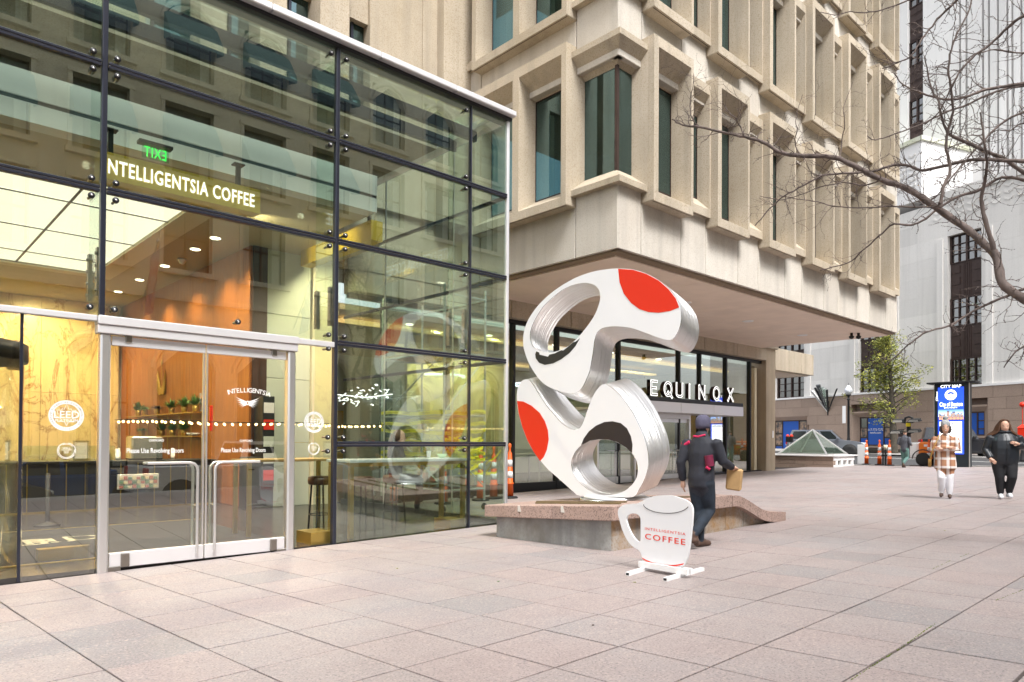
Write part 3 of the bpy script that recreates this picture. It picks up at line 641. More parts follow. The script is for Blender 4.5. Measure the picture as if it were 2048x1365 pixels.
# room behind the shopfront
mb = MB(); mb.box((8.5, SY+.3, 4.55), (28.8, 24, 4.7)); sf.part(mb, 'ceiling', CEIL)
mb = MB(); mb.box((8.5, SY+.15, -.35), (28.8, 24, -.13)); sf.part(mb, 'floor', FLOORIN)
mb = MB(); mb.box((8.5, 23.5, -.2), (28.8, 23.7, 4.6)); sf.part(mb, 'back_wall', MINT)
mb = MB(); mb.box((28.6, SY+.15, -.2), (28.8, 24, 4.6)); sf.part(mb, 'side_wall', CREAM)
for (a_, b_, y0, z_) in ((9, 28, 16.0, 4.42), (12, 26, 18.4, 4.3), (14, 28, 20.8, 4.42)): mb = MB(); mb.box((a_, y0, z_), (b_, y0+.34, z_+.07)); sf.part(mb, 'cove_light', COVE)
mb = MB(); mb.box((13, 16.6, 4.2), (19, 18.2, 4.5)); mb.box((20, 19, 4.2), (26, 20.4, 4.5)); sf.part(mb, 'ceiling_raft', DARKWOOD)
for k in range(6):
    mb = MB().lathe([(0, 0), (.1, 0), (.1, .04)], (11+k*2.9, 15.9, 4.52), 14); sf.part(mb, 'downlight', LAMPW)
for (x, y, r_) in ((13.2, 17.4, .75), (17.4, 17.6, .75)):
    ring = MB().tube([(x+r_*math.cos(a), y+r_*math.sin(a), 3.35) for a in [k*math.pi/16 for k in range(33)]], .035, 6, caps=False)
    o = tag(ring.build('ring_lamp', RINGLIGHT), 'glowing white ring lamp hung in the gym left of the sculpture' if x < 15 else 'glowing white ring lamp hung in the gym right of the sculpture', 'lamp', 'ring lamps in the gym')
x0, x1 = onY(815, 650, 17.2).x, onY(1012, 650, 17.2).x
mb = MB(); mb.bbox((x0, 17.2, -.13), (x1, 17.35, 4.5), .01); sf.part(mb, 'added_yellow_wall', mat('warm_light_yellow', (.80, .62, .26), .8))  # added wall, its yellow stands in for warm light behind the side glass
for (x, y, tx, ty) in ((12.0, 15.7, 12.0, 17.2), (14.2, 15.7, 14.2, 17.2), (19, 16.5, 19, 20), (24, 16.5, 24, 20)):  # added fill spots that brighten the yellow wall and the gym interior
    l = bpy.data.lights.new('downlight_and_fill_lamp', 'SPOT'); l.energy = 260; l.color = (1, .84, .58); l.spot_size = R(120); l.spot_blend = .8; l.shadow_soft_size = .06
    o = bpy.data.objects.new('downlight_and_fill_lamp', l); COL.objects.link(o); o.location = (x, y, 4.5); o.rotation_euler = (V((x, y, 4.5))-V((tx, ty, 2))).to_track_quat('Z', 'Y').to_euler()
for k, (x, y) in enumerate(((12.4, 16.4), (15.2, 16.4))):
    t = Wp('bar_table', ('white high table inside the gym window, left one', 'white high table inside the gym window, nearer the sculpture')[k], 'table', (x, y, -.13), 'gym window tables')
    mb = MB(); mb.bbox((x, y, .88), (x+1.5, y+.6, .94), .006); t.part(mb, 'tabletop', WHITE)
    for (dx, dy) in ((.04, .04), (1.42, .04), (.04, .52), (1.42, .52)): mb = MB(); mb.box((x+dx, y+dy, -.13), (x+dx+.04, y+dy+.04, .88)); t.part(mb, 'leg', ALU_W)
mb = MB(); mb.box((11.0, 22.6, -.13), (12.8, 22.7, 2.4)); mb.box((15.2, 22.6, -.13), (16.6, 22.7, 2.6)); tag(mb.build('yellow_screen', YELLOW_SIGN), 'yellow painted panels on the back wall of the gym', 'panel')
# ------------------------------------------------------------------ glass pavilion of the coffee bar
GY, GX = 9.17, 8.42                    # front plane, side plane
Z1, Z2, Z3, Z4, ZT = 1.32, 2.79, 4.27, 5.73, 7.08
gp = Wp('glass_pavilion', 'tall glass coffee bar pavilion with dark mullions and bolted panes', 'building', (GX, GY, -.07))
MX = [-6.9, -3.93, -.94, 2.05, 5.05, 7.57, GX]
lv = [-.12, Z1, Z2, Z3, Z4, ZT]
def gpane(mb_a, mb_b, m_=None): mb = MB(); mb.box(mb_a, mb_b); return gp.part(mb, 'glass_pane', m_ or GLASS)
for a_, b_ in zip(MX, MX[1:]):
    for k in range(5):
        if a_ < 2.0 and k < 2: continue                   # doors and revolving door
        if a_ == 2.05 and k < 2: continue
        z0, z1 = lv[k], lv[k+1]
        gpane((a_+.022, GY, z0+.022 if k else gz(a_, GY)), (b_-.022, GY+.014, z1-.022))
for a_ in MX[3:-1]:
    w = .029 if a_ != 7.57 else .012
    z0 = Z2 if a_ == 2.05 else gz(a_, GY)-.05
    mb = MB(); mb.bbox((a_-w, GY-.035, z0), (a_+w, GY+.05, ZT), .008); gp.part(mb, 'mullion', MULL)
mb = MB(); mb.bbox((GX-.03, GY-.03, -.15), (GX+.03, GY+.03, ZT), .006); gp.part(mb, 'corner_post', ALU_W)
for k in (1, 2, 3, 4):
    for a_, b_ in ((MX[0], 2.012), (2.088, 5.013), (5.087, GX-.032)):
        if k == 1 and a_ < 5: continue
        if k == 2 and a_ < 5: continue
        mb = MB(); z = lv[k]
        for dz in (-.021, .021): mb.bbox((a_, GY-.045, z+dz-.0175), (b_, GY+.03, z+dz+.0175), .008)
        gp.part(mb, 'transom', MULL); mb = MB(); mb.box((a_, GY-.03, z-.003), (b_, GY+.03, z+.003)); gp.part(mb, 'transom_joint', ALU)
# bolted fittings
def bolt(x, z, y=GY):
    mb = MB(); 
    mb.lathe([(0, 0), (.032, 0), (.036, .012), (.036, .035), (.026, .045), (.026, .06)], (0, 0, 0), 12)
    mb.lathe([(0, -.004), (.012, -.004), (.012, .002)], (0, 0, 0), 8, 1)
    mb.v = [(x+v[0], y-.058+v[2], z+v[1]) for v in mb.v]
    o = gp.part(mb, 'bolt_fitting', [BLACKMET, STEEL])
    s = MB(); s.tube([(x, y+.014, z), (x, y+.12, z)], .016, 6); gp.part(s, 'spider_arm', FITTING, o)
for a_ in (2.05, 5.05, 7.57):
    for z in (Z1, Z2, Z3, Z4, ZT-.02):
        if a_ == 2.05 and z in (Z1,): continue
        for sx in (-1, 1):
            if a_ == 7.57 and sx > 0: continue
            for sz in (-1, 1):
                if z > 7 and sz > 0: continue
                if a_ == 2.05 and z == Z2 and sz < 0: continue
                bolt(a_+sx*.125, z+sz*.10)
bolt(3.62, Z2+.13)
# glass fins behind the front, with bolted splice plates
for a_ in (2.05, 5.05, 7.57):
    mb = MB(); mb.box((a_-.010, GY+.09, 2.85 if a_ < 3 else -.1), (a_+.010, GY+.60, ZT-.1)); f_ = gp.part(mb, 'glass_fin', GLASS_SIDE)
    for dy in (.10, .52):
        mb = MB(); mb.box((a_-.03, GY+dy, 3.05), (a_+.03, GY+dy+.08, 3.62))
        for k in range(4): mb.tube([(a_-.045, GY+dy+.04, 3.12+k*.145), (a_+.045, GY+dy+.04, 3.12+k*.145)], .02, 8)
        gp.part(mb, 'splice_plate', FITTING, f_)
    if a_ > 3:
        mb = MB(); mb.box((a_-.3, GY+.1, -.12), (a_+.02, GY+.55, .05)); gp.part(mb, 'fin_shoe', BRASS, f_)
# side wall, running back to the shopfront
SYs = [GY, 10.7, 13.1, SY-.1]
for a_, b_ in zip(SYs, SYs[1:]):
    for k in range(5): gpane((GX-.007, a_+.022, lv[k]+.02), (GX+.007, b_-.022, lv[k+1]-.02), GLASS_SIDE)
for a_ in SYs[1:3]: mb = MB(); mb.box((GX-.012, a_-.012, -.1), (GX+.012, a_+.012, ZT)); gp.part(mb, 'side_joint', ALU)
for k in (1, 2, 3, 4): mb = MB(); mb.bbox((GX-.03, GY+.035, lv[k]-.03), (GX+.03, SY-.1, lv[k]+.03), .006); gp.part(mb, 'side_transom', MULL)
mb = MB(); mb.box((GX-.06, GY+.03, -.3), (GX+.06, SY-.1, -.02)); gp.part(mb, 'side_kerb', BLACKMET)
# roof edge
edges = [-7, -1.2, 1.2, 2.9, 4.0, 5.7, 7.15, 8.5]
for a_, b_ in zip(edges, edges[1:]):
    mb = MB(); mb.bbox((a_+.004, GY-.16, ZT+.06), (b_-.004, GY+.25, ZT+.155), .012); gp.part(mb, 'coping', WHITE if 0 else ALU_W)
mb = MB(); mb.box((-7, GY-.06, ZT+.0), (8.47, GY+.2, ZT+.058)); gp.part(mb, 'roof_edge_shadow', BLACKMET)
mb = MB(); mb.box((-7, GY-.06, ZT+.157), (8.5, GY+.5, ZT+.19)); gp.part(mb, 'roof_flashing', mat('copper_flashing', (.50, .24, .10), .6))
mb = MB(); mb.box((GX-.2, GY+.25, ZT+.02), (GX+.08, SY-.1, ZT+.155)); gp.part(mb, 'side_coping', ALU_W)
mb = MB(); mb.box((-7, GY+.2, ZT+.05), (GX-.2, 11.0, ZT+.12)); gp.part(mb, 'roof_glass', GLASS)
mb = MB(); mb.box((-7, 11.0, ZT+.0), (GX-.2, 27, ZT+.12)); gp.part(mb, 'roof', CONC)
for y_ in (9.9, 10.5): mb = MB(); mb.box((-7, y_, ZT-.16), (GX-.1, y_+.08, ZT+.04)); gp.part(mb, 'roof_beam', MULL)
# door portal: header, jambs; two leaves with rails, hinges, pull handles and decals
dr = Wp('entrance_door', 'pair of glass entrance doors with wide steel rails and bent pull handles', 'door', (3.23, GY, -.13))
mb = MB(); mb.bbox((2.0, GY-.11, 2.70), (4.44, GY+.10, 2.80), .008); mb.bbox((2.0, GY-.09, 2.60), (4.44, GY+.08, 2.697), .006); dr.part(mb, 'header', ALU_W)
mb = MB(); mb.bbox((-7, GY-.06, 2.735), (1.995, GY+.06, 2.80), .006); mb.bbox((4.445, GY-.06, 2.715), (5.01, GY+.06, 2.79), .006); gp.part(mb, 'header_bar', ALU_W)
for x in (2.085, 4.365): mb = MB(); mb.bbox((x-.055, GY-.07, -.20), (x+.055, GY+.07, 2.60), .02); dr.part(mb, 'door_post', ALU)
for (a_, b_, h) in ((2.155, 3.218, 1), (3.232, 4.295, -1)):
    mb = MB(); mb.bbox((a_, GY-.03, 2.475), (b_, GY+.03, 2.585), .005); mb.bbox((a_, GY-.03, -.125), (b_, GY+.03, .05), .005); lf = dr.part(mb, 'door_leaf', ALU_W)
    mb = MB(); mb.box((a_, GY-.006, .055), (b_, GY+.006, 2.475)); dr.part(mb, 'pane', DOORGLASS, lf)
    ex = b_ if h > 0 else a_; mb = MB(); mb.box((ex-.012*h-.01, GY-.02, .055), (ex-.012*h+.01, GY+.02, 2.475)); dr.part(mb, 'meeting_stile', ALU, lf)
    hx = b_-.10 if h > 0 else a_+.10
    for oy in (-.085, .085):
        c_ = [(hx, GY+oy, -.03), (hx, GY+oy, 1.0)]+[(hx-h*.09*(1-math.cos(t)), GY+oy, 1.0+.09*math.sin(t)) for t in (.5, 1.0, 1.57)]+[(hx-h*.58, GY+oy, 1.09)]
        mb = MB().tube(c_, .0175, 9); mb.tube([(hx-h*.54, GY+oy, 1.09), (hx-h*.54, GY, 1.09)], .012, 6); mb.tube([(hx, GY+oy, .55), (hx, GY, .55)], .012, 6); dr.part(mb, 'handle', ALU, lf)
    px_ = a_ if h > 0 else b_; mb = MB(); mb.bbox((px_+h*.12, GY-.06, -.12), (px_+h*.21, GY+.06, .04), .008); mb.bbox((px_-h*.06, GY-.05, -.17), (px_+h*.12, GY+.05, -.105), .006); mb.bbox((px_+h*.14, GY-.05, 2.52), (px_+h*.21, GY+.05, 2.60), .006); dr.part(mb, 'hinge', BRASS if 0 else FITTING, lf)
DEC = mat('white_vinyl', (.86, .87, .86), .7)
def ring_text(mb, string, cx, cz, r, h, a0, a1, y=GY-.012):
    n = len(string); adv = [{'I': .45, ' ': .7, '1': .6}.get(c_, 1.0) for c_ in string]; tot = sum(adv)-adv[0]/2-adv[-1]/2; acc = -adv[0]/2
    for k, ch in enumerate(string):
        acc += adv[k]; u_ = (acc-adv[k]/2)/tot
        if ch == ' ': continue
        a = R(a0+(a1-a0)*u_); s_ = 1 if a1 < a0 else -1
        rt = V((math.sin(a), 0, -math.cos(a)))*s_; up = V((math.cos(a), 0, math.sin(a)))*s_
        o = V((cx+r*math.cos(a), y, cz+r*math.sin(a)))
        mb.text(ch, o, rt, up, h, .001, 0, 'CENTER', None, 1.0, .006)
def leed(cx, cz, r, y=GY-.011):
    mb = MB(); f = lambda p: V((p[0], y, p[1]))
    mb.slab(circ(cx, cz, r, 40), [circ(cx, cz, r*.76, 40)], f, (0, .001, 0))
    leaf_ = [(0, -.66), (.10, -.42), (.44, -.36), (.34, -.2), (.62, 0), (.46, .1), (.54, .36), (.30, .34), (.24, .46), (.14, .40), (0, .74), (-.14, .40), (-.24, .46), (-.30, .34), (-.54, .36), (-.46, .1), (-.62, 0), (-.34, -.2), (-.44, -.36), (-.10, -.42)]
    pts = [(cx+p[0]*r, cz+p[1]*r) for p in leaf_]
    mb.tube([(p[0], y, p[1]) for p in pts+[pts[0]]], .0035, 4, caps=False)
    mb.text('LEED', (cx, y-.001, cz-.16*r), (1, 0, 0), (0, 0, 1), r*.48, .002, 0, 'CENTER')
    mb.text('PLATINUM', (cx, y-.001, cz-.42*r), (1, 0, 0), (0, 0, 1), r*.20, .002, 0, 'CENTER')
    b = gp.part(mb, 'round_decal', DEC)
    t2 = MB(); ring_text(t2, 'LEADERSHIP IN ENERGY AND ENVIRONMENTAL DESIGN', cx, cz, r*.82, r*.135, 222, -42, y-.003); ring_text(t2, '2016', cx, cz, r*.94, r*.16, 258, 282, y-.003)
    gp.part(t2, 'decal_lettering', mat('grey_vinyl', (.42, .44, .40), .7), b)
def well(cx, cz, r, y=GY-.011):
    mb = MB()
    for (a0, a1, q) in ((100, 330, 1), (-20, 80, 1), (150, 370, .86), (40, 120, .86)):
        mb.tube([(cx+r*q*math.cos(R(a)), y, cz+r*q*math.sin(R(a))) for a in [a0+(a1-a0)*k/16 for k in range(17)]], r*.05, 4)
    for (s_, dz, h) in (('WELL', .2, .26), ('HEALTH SAFETY', .05, .12), ('RATED', -.1, .12), ('2021', -.32, .2)): mb.text(s_, (cx, y, cz+dz*r), (1, 0, 0), (0, 0, 1), r*h, .002, 0, 'CENTER')
    gp.part(mb, 'round_decal', DEC)
leed(1.715, 1.64, .172); leed(4.725, 1.63, .150); well(1.72, 1.245, .088); well(4.725, 1.255, .085)
def wings(cx, cz, w, y, m_, parent, flat=True, root=dr):
    """pair of spread wings of separate feathers round a small drop"""
    mb = MB(); f = lambda p: V((p[0], y, p[1]))
    for s_ in (-1, 1):
        for k in range(6):
            t = k/5; L_ = w*(.50-.055*k); a = R(28-13*k) if flat else R(62-14*k); th = w*.030
            x0, z0 = cx+s_*w*.05, cz-w*.03*k+(.0 if flat else w*.05)
            pts = []
            for j in range(7): u = j/6; pts.append((x0+s_*(L_*u*math.cos(a*(1-.4*u))), z0+L_*u*math.sin(a)*.9*u+th*math.sin(math.pi*min(1, u*1.1+.05))))
            for j in range(6, -1, -1): u = j/6; pts.append((x0+s_*(L_*u*math.cos(a*(1-.4*u))), z0+L_*u*math.sin(a)*.9*u-th*.5*(1-u)))
            mb.slab(pts, [], f, (0, .001, 0))
    mb.slab(circ(cx, cz-w*.06, w*.055, 16, w*.085), [circ(cx, cz-w*.06, w*.03, 12, w*.05)], f, (0, .001, 0))
    return mb
dc = wings(3.77, 1.885, .34, GY-.012, DEC, dr); ring_text(dc, 'INTELLIGENTSIA', 3.785, 1.10, .905, .062, 107, 73, GY-.012)
dr.part(dc, 'wing_decal', DEC)
tx = MB(); 
for (x0, x1) in ((2.33, 2.97), (3.43, 4.02)): tx.text('Please Use Revolving Doors', (x0, GY-.012, 1.215), (1, 0, 0), (0, 0, 1), .060, .002, 0, 'LEFT', x1-x0); tx.text('OXFORD', (x0+.24, GY-.012, 1.352), (1, 0, 0), (0, 0, 1), .028, .002, 0, 'LEFT', .17)
dr.part(tx, 'door_lettering', DEC)
# vestibule glass left of the doors and the revolving door
mb = MB(); mb.box((1.29, GY-.007, gz(1.6, GY)), (2.01, GY+.007, 2.735)); gp.part(mb, 'glass_pane', DOORGLASS)
mb = MB(); mb.box((1.283, GY+.0, -.16), (1.297, GY+1.0, 2.735)); gp.part(mb, 'glass_return', CLEARGLASS)
mb = MB(); mb.box((1.95, GY+.02, -.15), (1.965, GY+1.1, 2.70)); gp.part(mb, 'glass_return', CLEARGLASS)
mb = MB(); mb.box((1.62, GY+.95, -.16), (1.99, GY+1.1, .03)); gp.part(mb, 'fin_shoe', BRASS)
mb = MB(); mb.bbox((1.275, GY-.012, -.17), (1.305, GY+.012, 2.735), .003); gp.part(mb, 'glass_edge', MULL)
rv = Wp('revolving_door', 'curved glass revolving door with a dark drum rim at the left edge', 'door', (.1, 10.4, -.15))
cx, cy, rr = .25, 10.5, 1.25
for (a0, a1) in ((-62, 50), (130, 235)):
    mb = MB(); n = 14; vs = []; fs = []
    for k in range(n+1):
        a = R(a0+(a1-a0)*k/n); vs += [(cx+rr*math.cos(a), cy+rr*math.sin(a), -.12), (cx+rr*math.cos(a), cy+rr*math.sin(a), 2.3), (cx+(rr-.02)*math.cos(a), cy+(rr-.02)*math.sin(a), 2.3), (cx+(rr-.02)*math.cos(a), cy+(rr-.02)*math.sin(a), -.12)]
    for k in range(n):
        for j in range(4): fs.append((k*4+j, k*4+(j+1) % 4, k*4+4+(j+1) % 4, k*4+4+j))
    mb.add(vs, fs, 0, True); rv.part(mb, 'curved_glass', CLEARGLASS)
rim = MB().lathe([(rr-.1, 2.3), (rr+.04, 2.3), (rr+.04, 2.5), (rr-.1, 2.5), (0, 2.5)], (cx, cy, 0), 40); rv.part(rim, 'drum_rim', BLACKMET)
mb = MB().tube([(cx, cy, -.1), (cx, cy, 2.3)], .04, 8); rv.part(mb, 'centre_post', ALU)
for a in (20, 110, 200, 290):
    mb = MB(); d_ = V((math.cos(R(a)), math.sin(R(a)), 0)); p0 = V((cx, cy, 0)); n_ = V((-d_.y, d_.x, 0))*.01
    q = [p0+d_*.06-n_, p0+d_*1.2-n_, p0+d_*1.2+n_, p0+d_*.06+n_]
    mb.hexa([tuple(v+V((0, 0, -.05))) for v in q]+[tuple(v+V((0, 0, 2.25))) for v in q]); rv.part(mb, 'door_wing', CLEARGLASS)
for zz in (-.12, 1.0):
    pass
mb = MB(); mb.bbox((.93, GY-.02, -.16), (1.02, GY+.09, 2.62), .02); rv.part(mb, 'black_jamb', BLACKMET)

# ------------------------------------------------------------------ inside the coffee bar
ZF = -.12
mb = MB(); mb.box((-8, GY+.02, -.4), (GX-.07, 26, ZF)); gp.part(mb, 'interior_floor', FLOORIN)
mb = MB(); mb.box((-8, 11.2, 5.92), (7.0, 11.5, 6.28)); gp.part(mb, 'bulkhead', BULK)
mb = MB(); mb.box((-8, 11.22, 5.86), (7.0, 11.5, 5.918)); gp.part(mb, 'bulkhead_slot', BLACKMET)
mb = MB(); mb.box((-8, 11.2, 5.60), (7.0, 11.5, 5.858)); gp.part(mb, 'bulkhead', BULK)
mb = MB(); mb.box((-8, 11.5, 5.6), (7.0, 13.2, 5.75)); gp.part(mb, 'ceiling', CEIL)
mb = MB(); mb.box((4.42, 13.2, 5.6), (8.3, 26, 5.75)); mb.box((-8, 20.6, 5.6), (4.42, 26, 5.75)); gp.part(mb, 'ceiling', CEIL)
mb = MB(); mb.box((4.40, 13.2, 5.585), (4.86, 20.9, 5.598)); mb.box((-8, 20.5, 5.585), (4.40, 20.9, 5.598)); gp.part(mb, 'ceiling_trim', CREAM)
for i in range(7):
    x0 = 2.75+1.65*(1-1)-1.65*i+.0
    for j in range(4):
        y0 = [13.2, 14.6, 16.9, 19.2][j]; y1 = [14.6, 16.9, 19.2, 20.5][j]
        mb = MB(); mb.bbox((x0+.012, y0+.012, 5.64), (x0+1.638, y1-.012, 5.68), .004); gp.part(mb, 'ceiling_light_panel', PANELLIGHT)
mb = MB(); mb.box((-8, 13.2, 5.70), (4.4, 20.6, 5.75)); gp.part(mb, 'light_box', DARKWOOD)
for i in range(7): mb = MB(); mb.box((2.75-1.65*i-.022, 13.2, 5.625), (2.75-1.65*i+.022, 20.5, 5.636)); gp.part(mb, 'ceiling_seam', BRONZE)
for y in (14.6, 16.9, 19.2): mb = MB(); mb.box((-8, y-.022, 5.612), (4.4, y+.022, 5.624)); gp.part(mb, 'ceiling_seam', BRONZE)
for k, y in enumerate((15.0, 16.2, 18.3, 20.4, 22.5)):
    mb = MB().lathe([(0, 0), (.085, 0), (.105, .008), (.105, .02)], (5.45, y, 5.585), 16); gp.part(mb, 'downlight', LAMPW)
mb = MB().lathe([(0, -.11), (.06, -.09), (.085, -.03), (.10, -.02), (.10, .02)], (5.53, 17.3, 5.58), 14); tag(mb.build('security_camera', ALU_W), 'white dome camera on the coffee bar ceiling between two round lights', 'camera')
# walls
wd = 6.2
for k in range(14):
    y0 = 15.0+k*.72; mb = MB(); mb.bbox((wd, y0+.004, ZF), (wd+.06, y0+.716, 5.6), .005); gp.part(mb, 'oak_panel', WOOD)
mb = MB(); mb.box((wd+.062, 14.97, ZF), (6.58, 15.3, 5.6)); gp.part(mb, 'walnut_end', DARKWOOD)
for k in range(4):
    mb = MB(); mb.bbox((6.585, 15.0, ZF+k*1.43), (7.62, 15.2, ZF+(k+1)*1.43-.008), .005); gp.part(mb, 'plaster_panel', MINT)
mb = MB(); mb.box((7.63, 14.9, ZF), (8.28, 15.2, 5.6)); gp.part(mb, 'cream_column', CREAM)
for i in range(6):
    for j in range(2):
        x0 = -6.5+i*2.1; mb = MB(); mb.bbox((x0+.004, 25.0, ZF+j*2.86), (x0+2.096, 25.1, ZF+(j+1)*2.86-.006), .005); gp.part(mb, 'marble_slab', None or MARBLE)
mb = MB(); mb.box((wd, 25.12, ZF), (wd+.1, 26, 5.6)); mb.box((-8, 25.2, ZF), (6.2, 26, 5.6)); gp.part(mb, 'back_wall', CREAM)
mb = MB(); mb.box((-8, 11.3, ZF), (-7.9, 26, 5.6)); gp.part(mb, 'left_wall', CREAM)
# counter with thin brass battens
ct = Wp('bar_counter', 'dark bar counter with upright brass battens in front of the oak wall', 'counter', (3.5, 16.5, ZF))
mb = MB(); mb.box((-1.5, 16.5, ZF), (6.0, 17.4, .86)); ct.part(mb, 'counter_body', COUNTERM)
mb = MB(); mb.bbox((-1.6, 16.42, .862), (6.05, 17.5, .91), .006); ct.part(mb, 'countertop', BLACKMET)
mb = MB(); mb.box((-1.5, 16.47, ZF), (6.0, 16.499, ZF+.04)); ct.part(mb, 'toe_strip', BRASS)
for k in range(22):
    x = -1.2+k*.33; mb = MB(); mb.box((x, 16.482, ZF+.042), (x+.018, 16.499, .86)); ct.part(mb, 'batten', BRASS)
def solid(name, label, cat, mb, m_, grp=None): return tag(mb.build(name, m_), label, cat, grp)
solid('pastry_case', 'low glass pastry case on the bar counter', 'display case', MB().bbox((2.4, 16.6, .912), (4.0, 17.2, 1.22), .01), GLASS_SIDE)
mb = MB(); mb.bbox((4.35, 16.7, .912), (5.0, 17.2, 1.42), .03); mb.box((4.45, 16.66, 1.0), (4.9, 16.7, 1.2)); solid('coffee_machine', 'steel espresso machine on the right half of the bar counter', 'coffee machine', mb, STEEL)
for k, (x, c_) in enumerate(((2.0, 'paper cup stack, left one on the bar counter'), (4.12, 'paper cup stack between the pastry case and the coffee machine'), (5.25, 'paper cup stack right of the coffee machine'))):
    mb = MB()
    for j in range(6): mb.lathe([(.034, .03*j), (.045, .03*j+.09), (.047, .03*j+.09), (.036, .03*j)], (x, 16.9, .912), 12)
    solid('cup_stack', 'white '+c_, 'cups', mb, WHITE, 'paper cup stacks')
for k, x in enumerate((.4, 1.0)):
    mb = MB(); mb.bbox((x, 16.55, .915), (x+.28, 16.57, 1.33), .004); mb.box((x+.03, 16.545, .96), (x+.25, 16.549, 1.29), 1); solid('menu_stand', ('framed menu at the left end of the bar counter', 'framed menu second from the left on the bar counter')[k], 'menu', mb, [BLACKMET, WHITE], 'framed menus')
for k in range(11):
    x = .2+.19*k+(.5 if k > 5 else 0)+(1.6 if k > 7 else 0); hh = .2+.05*(k % 3); mb = MB().lathe([(.036, 0), (.038, .01), (.038, hh*.62), (.015, hh*.8), (.015, hh), (0, hh)], (x, 17.1, .912), 10)
    solid('syrup_bottle', 'small bottle standing at the back of the bar counter', 'bottle', mb, (MARBLE, BRONZE, MINT, REDP)[k % 4], 'bottles on the bar counter')
mb = MB(); mb.bbox((4.0, 16.36, .30), (4.8, 16.42, .62), .006)
for r_ in range(3):
    for q in range(9): mb.box((4.03+q*.083, 16.33, .33+r_*.09), (4.095+q*.083, 16.358, .33+r_*.09+.05+.02*((q*7+r_) % 2)), 1+(q*5+r_*2) % 3)
solid('snack_rack', 'rack of small packets on the counter front', 'rack', mb, [ALU_W, mat('pink_packet', (.50, .22, .20), .6), CREAM, mat('green_packet', (.22, .34, .26), .6)])
# shelves with pots on the oak wall
for (z, lab) in ((2.0, 'upper brass rod shelf of potted plants on the oak wall'), (1.42, 'lower brass rod shelf of potted plants on the oak wall')):
    sh = Wp('wall_shelf', lab, 'shelf', (wd-.15, 20.5, z), 'plant shelves'); mb = MB(); mb.box((wd-.3, 17.6, z), (wd-.01, 23.3, z+.03)); sh.part(mb, 'board', BRASS)
    for k in range(7): mb = MB(); y = 17.8+k*.88; mb.tube([(wd-.26, y, z-.55), (wd-.26, y, z)], .008, 5); sh.part(mb, 'rod', BRASS)
def pot(x, y, z, r, h, sp, lab, kind=0):
    t = Wp('potted_plant', lab, 'plant', (x, y, z), 'pot plants on the shelves'); mb = MB().lathe([(r*.8, 0), (r, h), (r*.9, h), (r*.85, h*.9), (0, h*.9)], (x, y, z), 12); t.part(mb, 'pot', BRASS)
    mb = MB(); q = random.Random(int(y*100))
    for k in range(60):
        a = q.uniform(0, 6.28); e_ = q.uniform(.15, 1.4); L_ = sp*q.uniform(.5, 1); d_ = V((math.cos(a)*math.cos(e_), math.sin(a)*math.cos(e_), math.sin(e_)*(1 if kind == 0 else .6)))
        p0 = V((x, y, z+h*.9)); p1 = p0+d_*L_*.6; p2 = p0+d_*L_+V((0, 0, -.25*L_ if kind else 0)); w_ = d_.cross(V((0, 0, 1))).normalized()*.022
        mb.add([p0, p1-w_, p1+w_, p2], [(0, 1, 2), (1, 3, 2)])
    t.part(mb, 'foliage', LEAFD if kind < 2 else HAIRD)
for (y, k, lab) in ((22.6, 0, 'leftmost bushy plant on the upper shelf'), (21.9, 1, 'trailing plant second from the left on the upper shelf'), (20.8, 2, 'dark purple plant in the middle of the upper shelf'), (19.6, 0, 'small plant right of the dark one on the upper shelf'), (18.6, 0, 'large feathery plant on the upper shelf'), (17.8, 0, 'rightmost plant on the upper shelf by the red print')): pot(wd-.16, y, 2.03, .085, .17, .34, lab, k)
for (y, k, lab) in ((22.2, 1, 'leftmost trailing plant on the lower shelf'), (20.4, 0, 'second plant from the left on the lower shelf'), (19.5, 0, 'plant in the middle of the lower shelf'), (18.6, 0, 'rightmost plant on the lower shelf beside the bowls')): pot(wd-.16, y, 1.45, .085, .16, .30, lab, k)
mb = MB()
for k in range(3): mb.lathe([(.03, 0), (.09, .07), (.10, .07), (.04, .01), (0, .01)], (wd-.16, 17.75+k*.2, 1.451), 12)
solid('bowl_row', 'row of white bowls at the right end of the lower shelf', 'bowls', mb, WHITE)
mb = MB(); mb.bbox((wd-.05, 17.55, 2.05), (wd-.02, 17.85, 2.5), .004); solid('small_print', 'small red and blue print leaning above the upper shelf', 'print', mb, mat('print', (.7, .2, .12), .6, nscale=9, col2=(.2, .45, .55)))
wl = Wp('wing_emblem', 'brass pair of wings with a star on the oak wall', 'emblem', (wd-.03, 20.2, 2.9))
mb = MB()
for s_ in (-1, 1):
    for k in range(7):
        L_ = .62-.06*k; a = R(64-9*k); p0 = V((wd-.03, 20.9+s_*.07, 2.72-.02*k)); pts = []
        for u in (0, .33, .66, 1): pts.append(p0+V((0, s_*L_*u*math.cos(a)*1.0, L_*(u**1.4)*math.sin(a))))
        mb.tube(pts, [.02, .03, .028, .006], 5)
mb.ball((wd-.03, 20.9, 2.70), .09, 10, 0, (.3, 1, 1.3)); wl.part(mb, 'wings', BRASS)
mb = MB().tube([(wd-.03, 20.9, 3.0), (wd-.03, 20.9, 3.9)], .006, 5); mb.ball((wd-.03, 20.9, 3.5), .07, 6, 0, (.3, 1, 1.2)); wl.part(mb, 'star_stem', BRASS)
mb = MB(); mb.bbox((6.3, 14.5, .35), (6.56, 14.95, 2.3), .01)
for k in range(5): mb.box((6.32, 14.48, .5+k*.36), (6.54, 14.6, .72+k*.36), 1+k % 3)
solid('retail_shelf', 'narrow dark shelf of coffee bags against the walnut post', 'shelf', mb, [BLACKMET, REDP, WHITE, MINT])
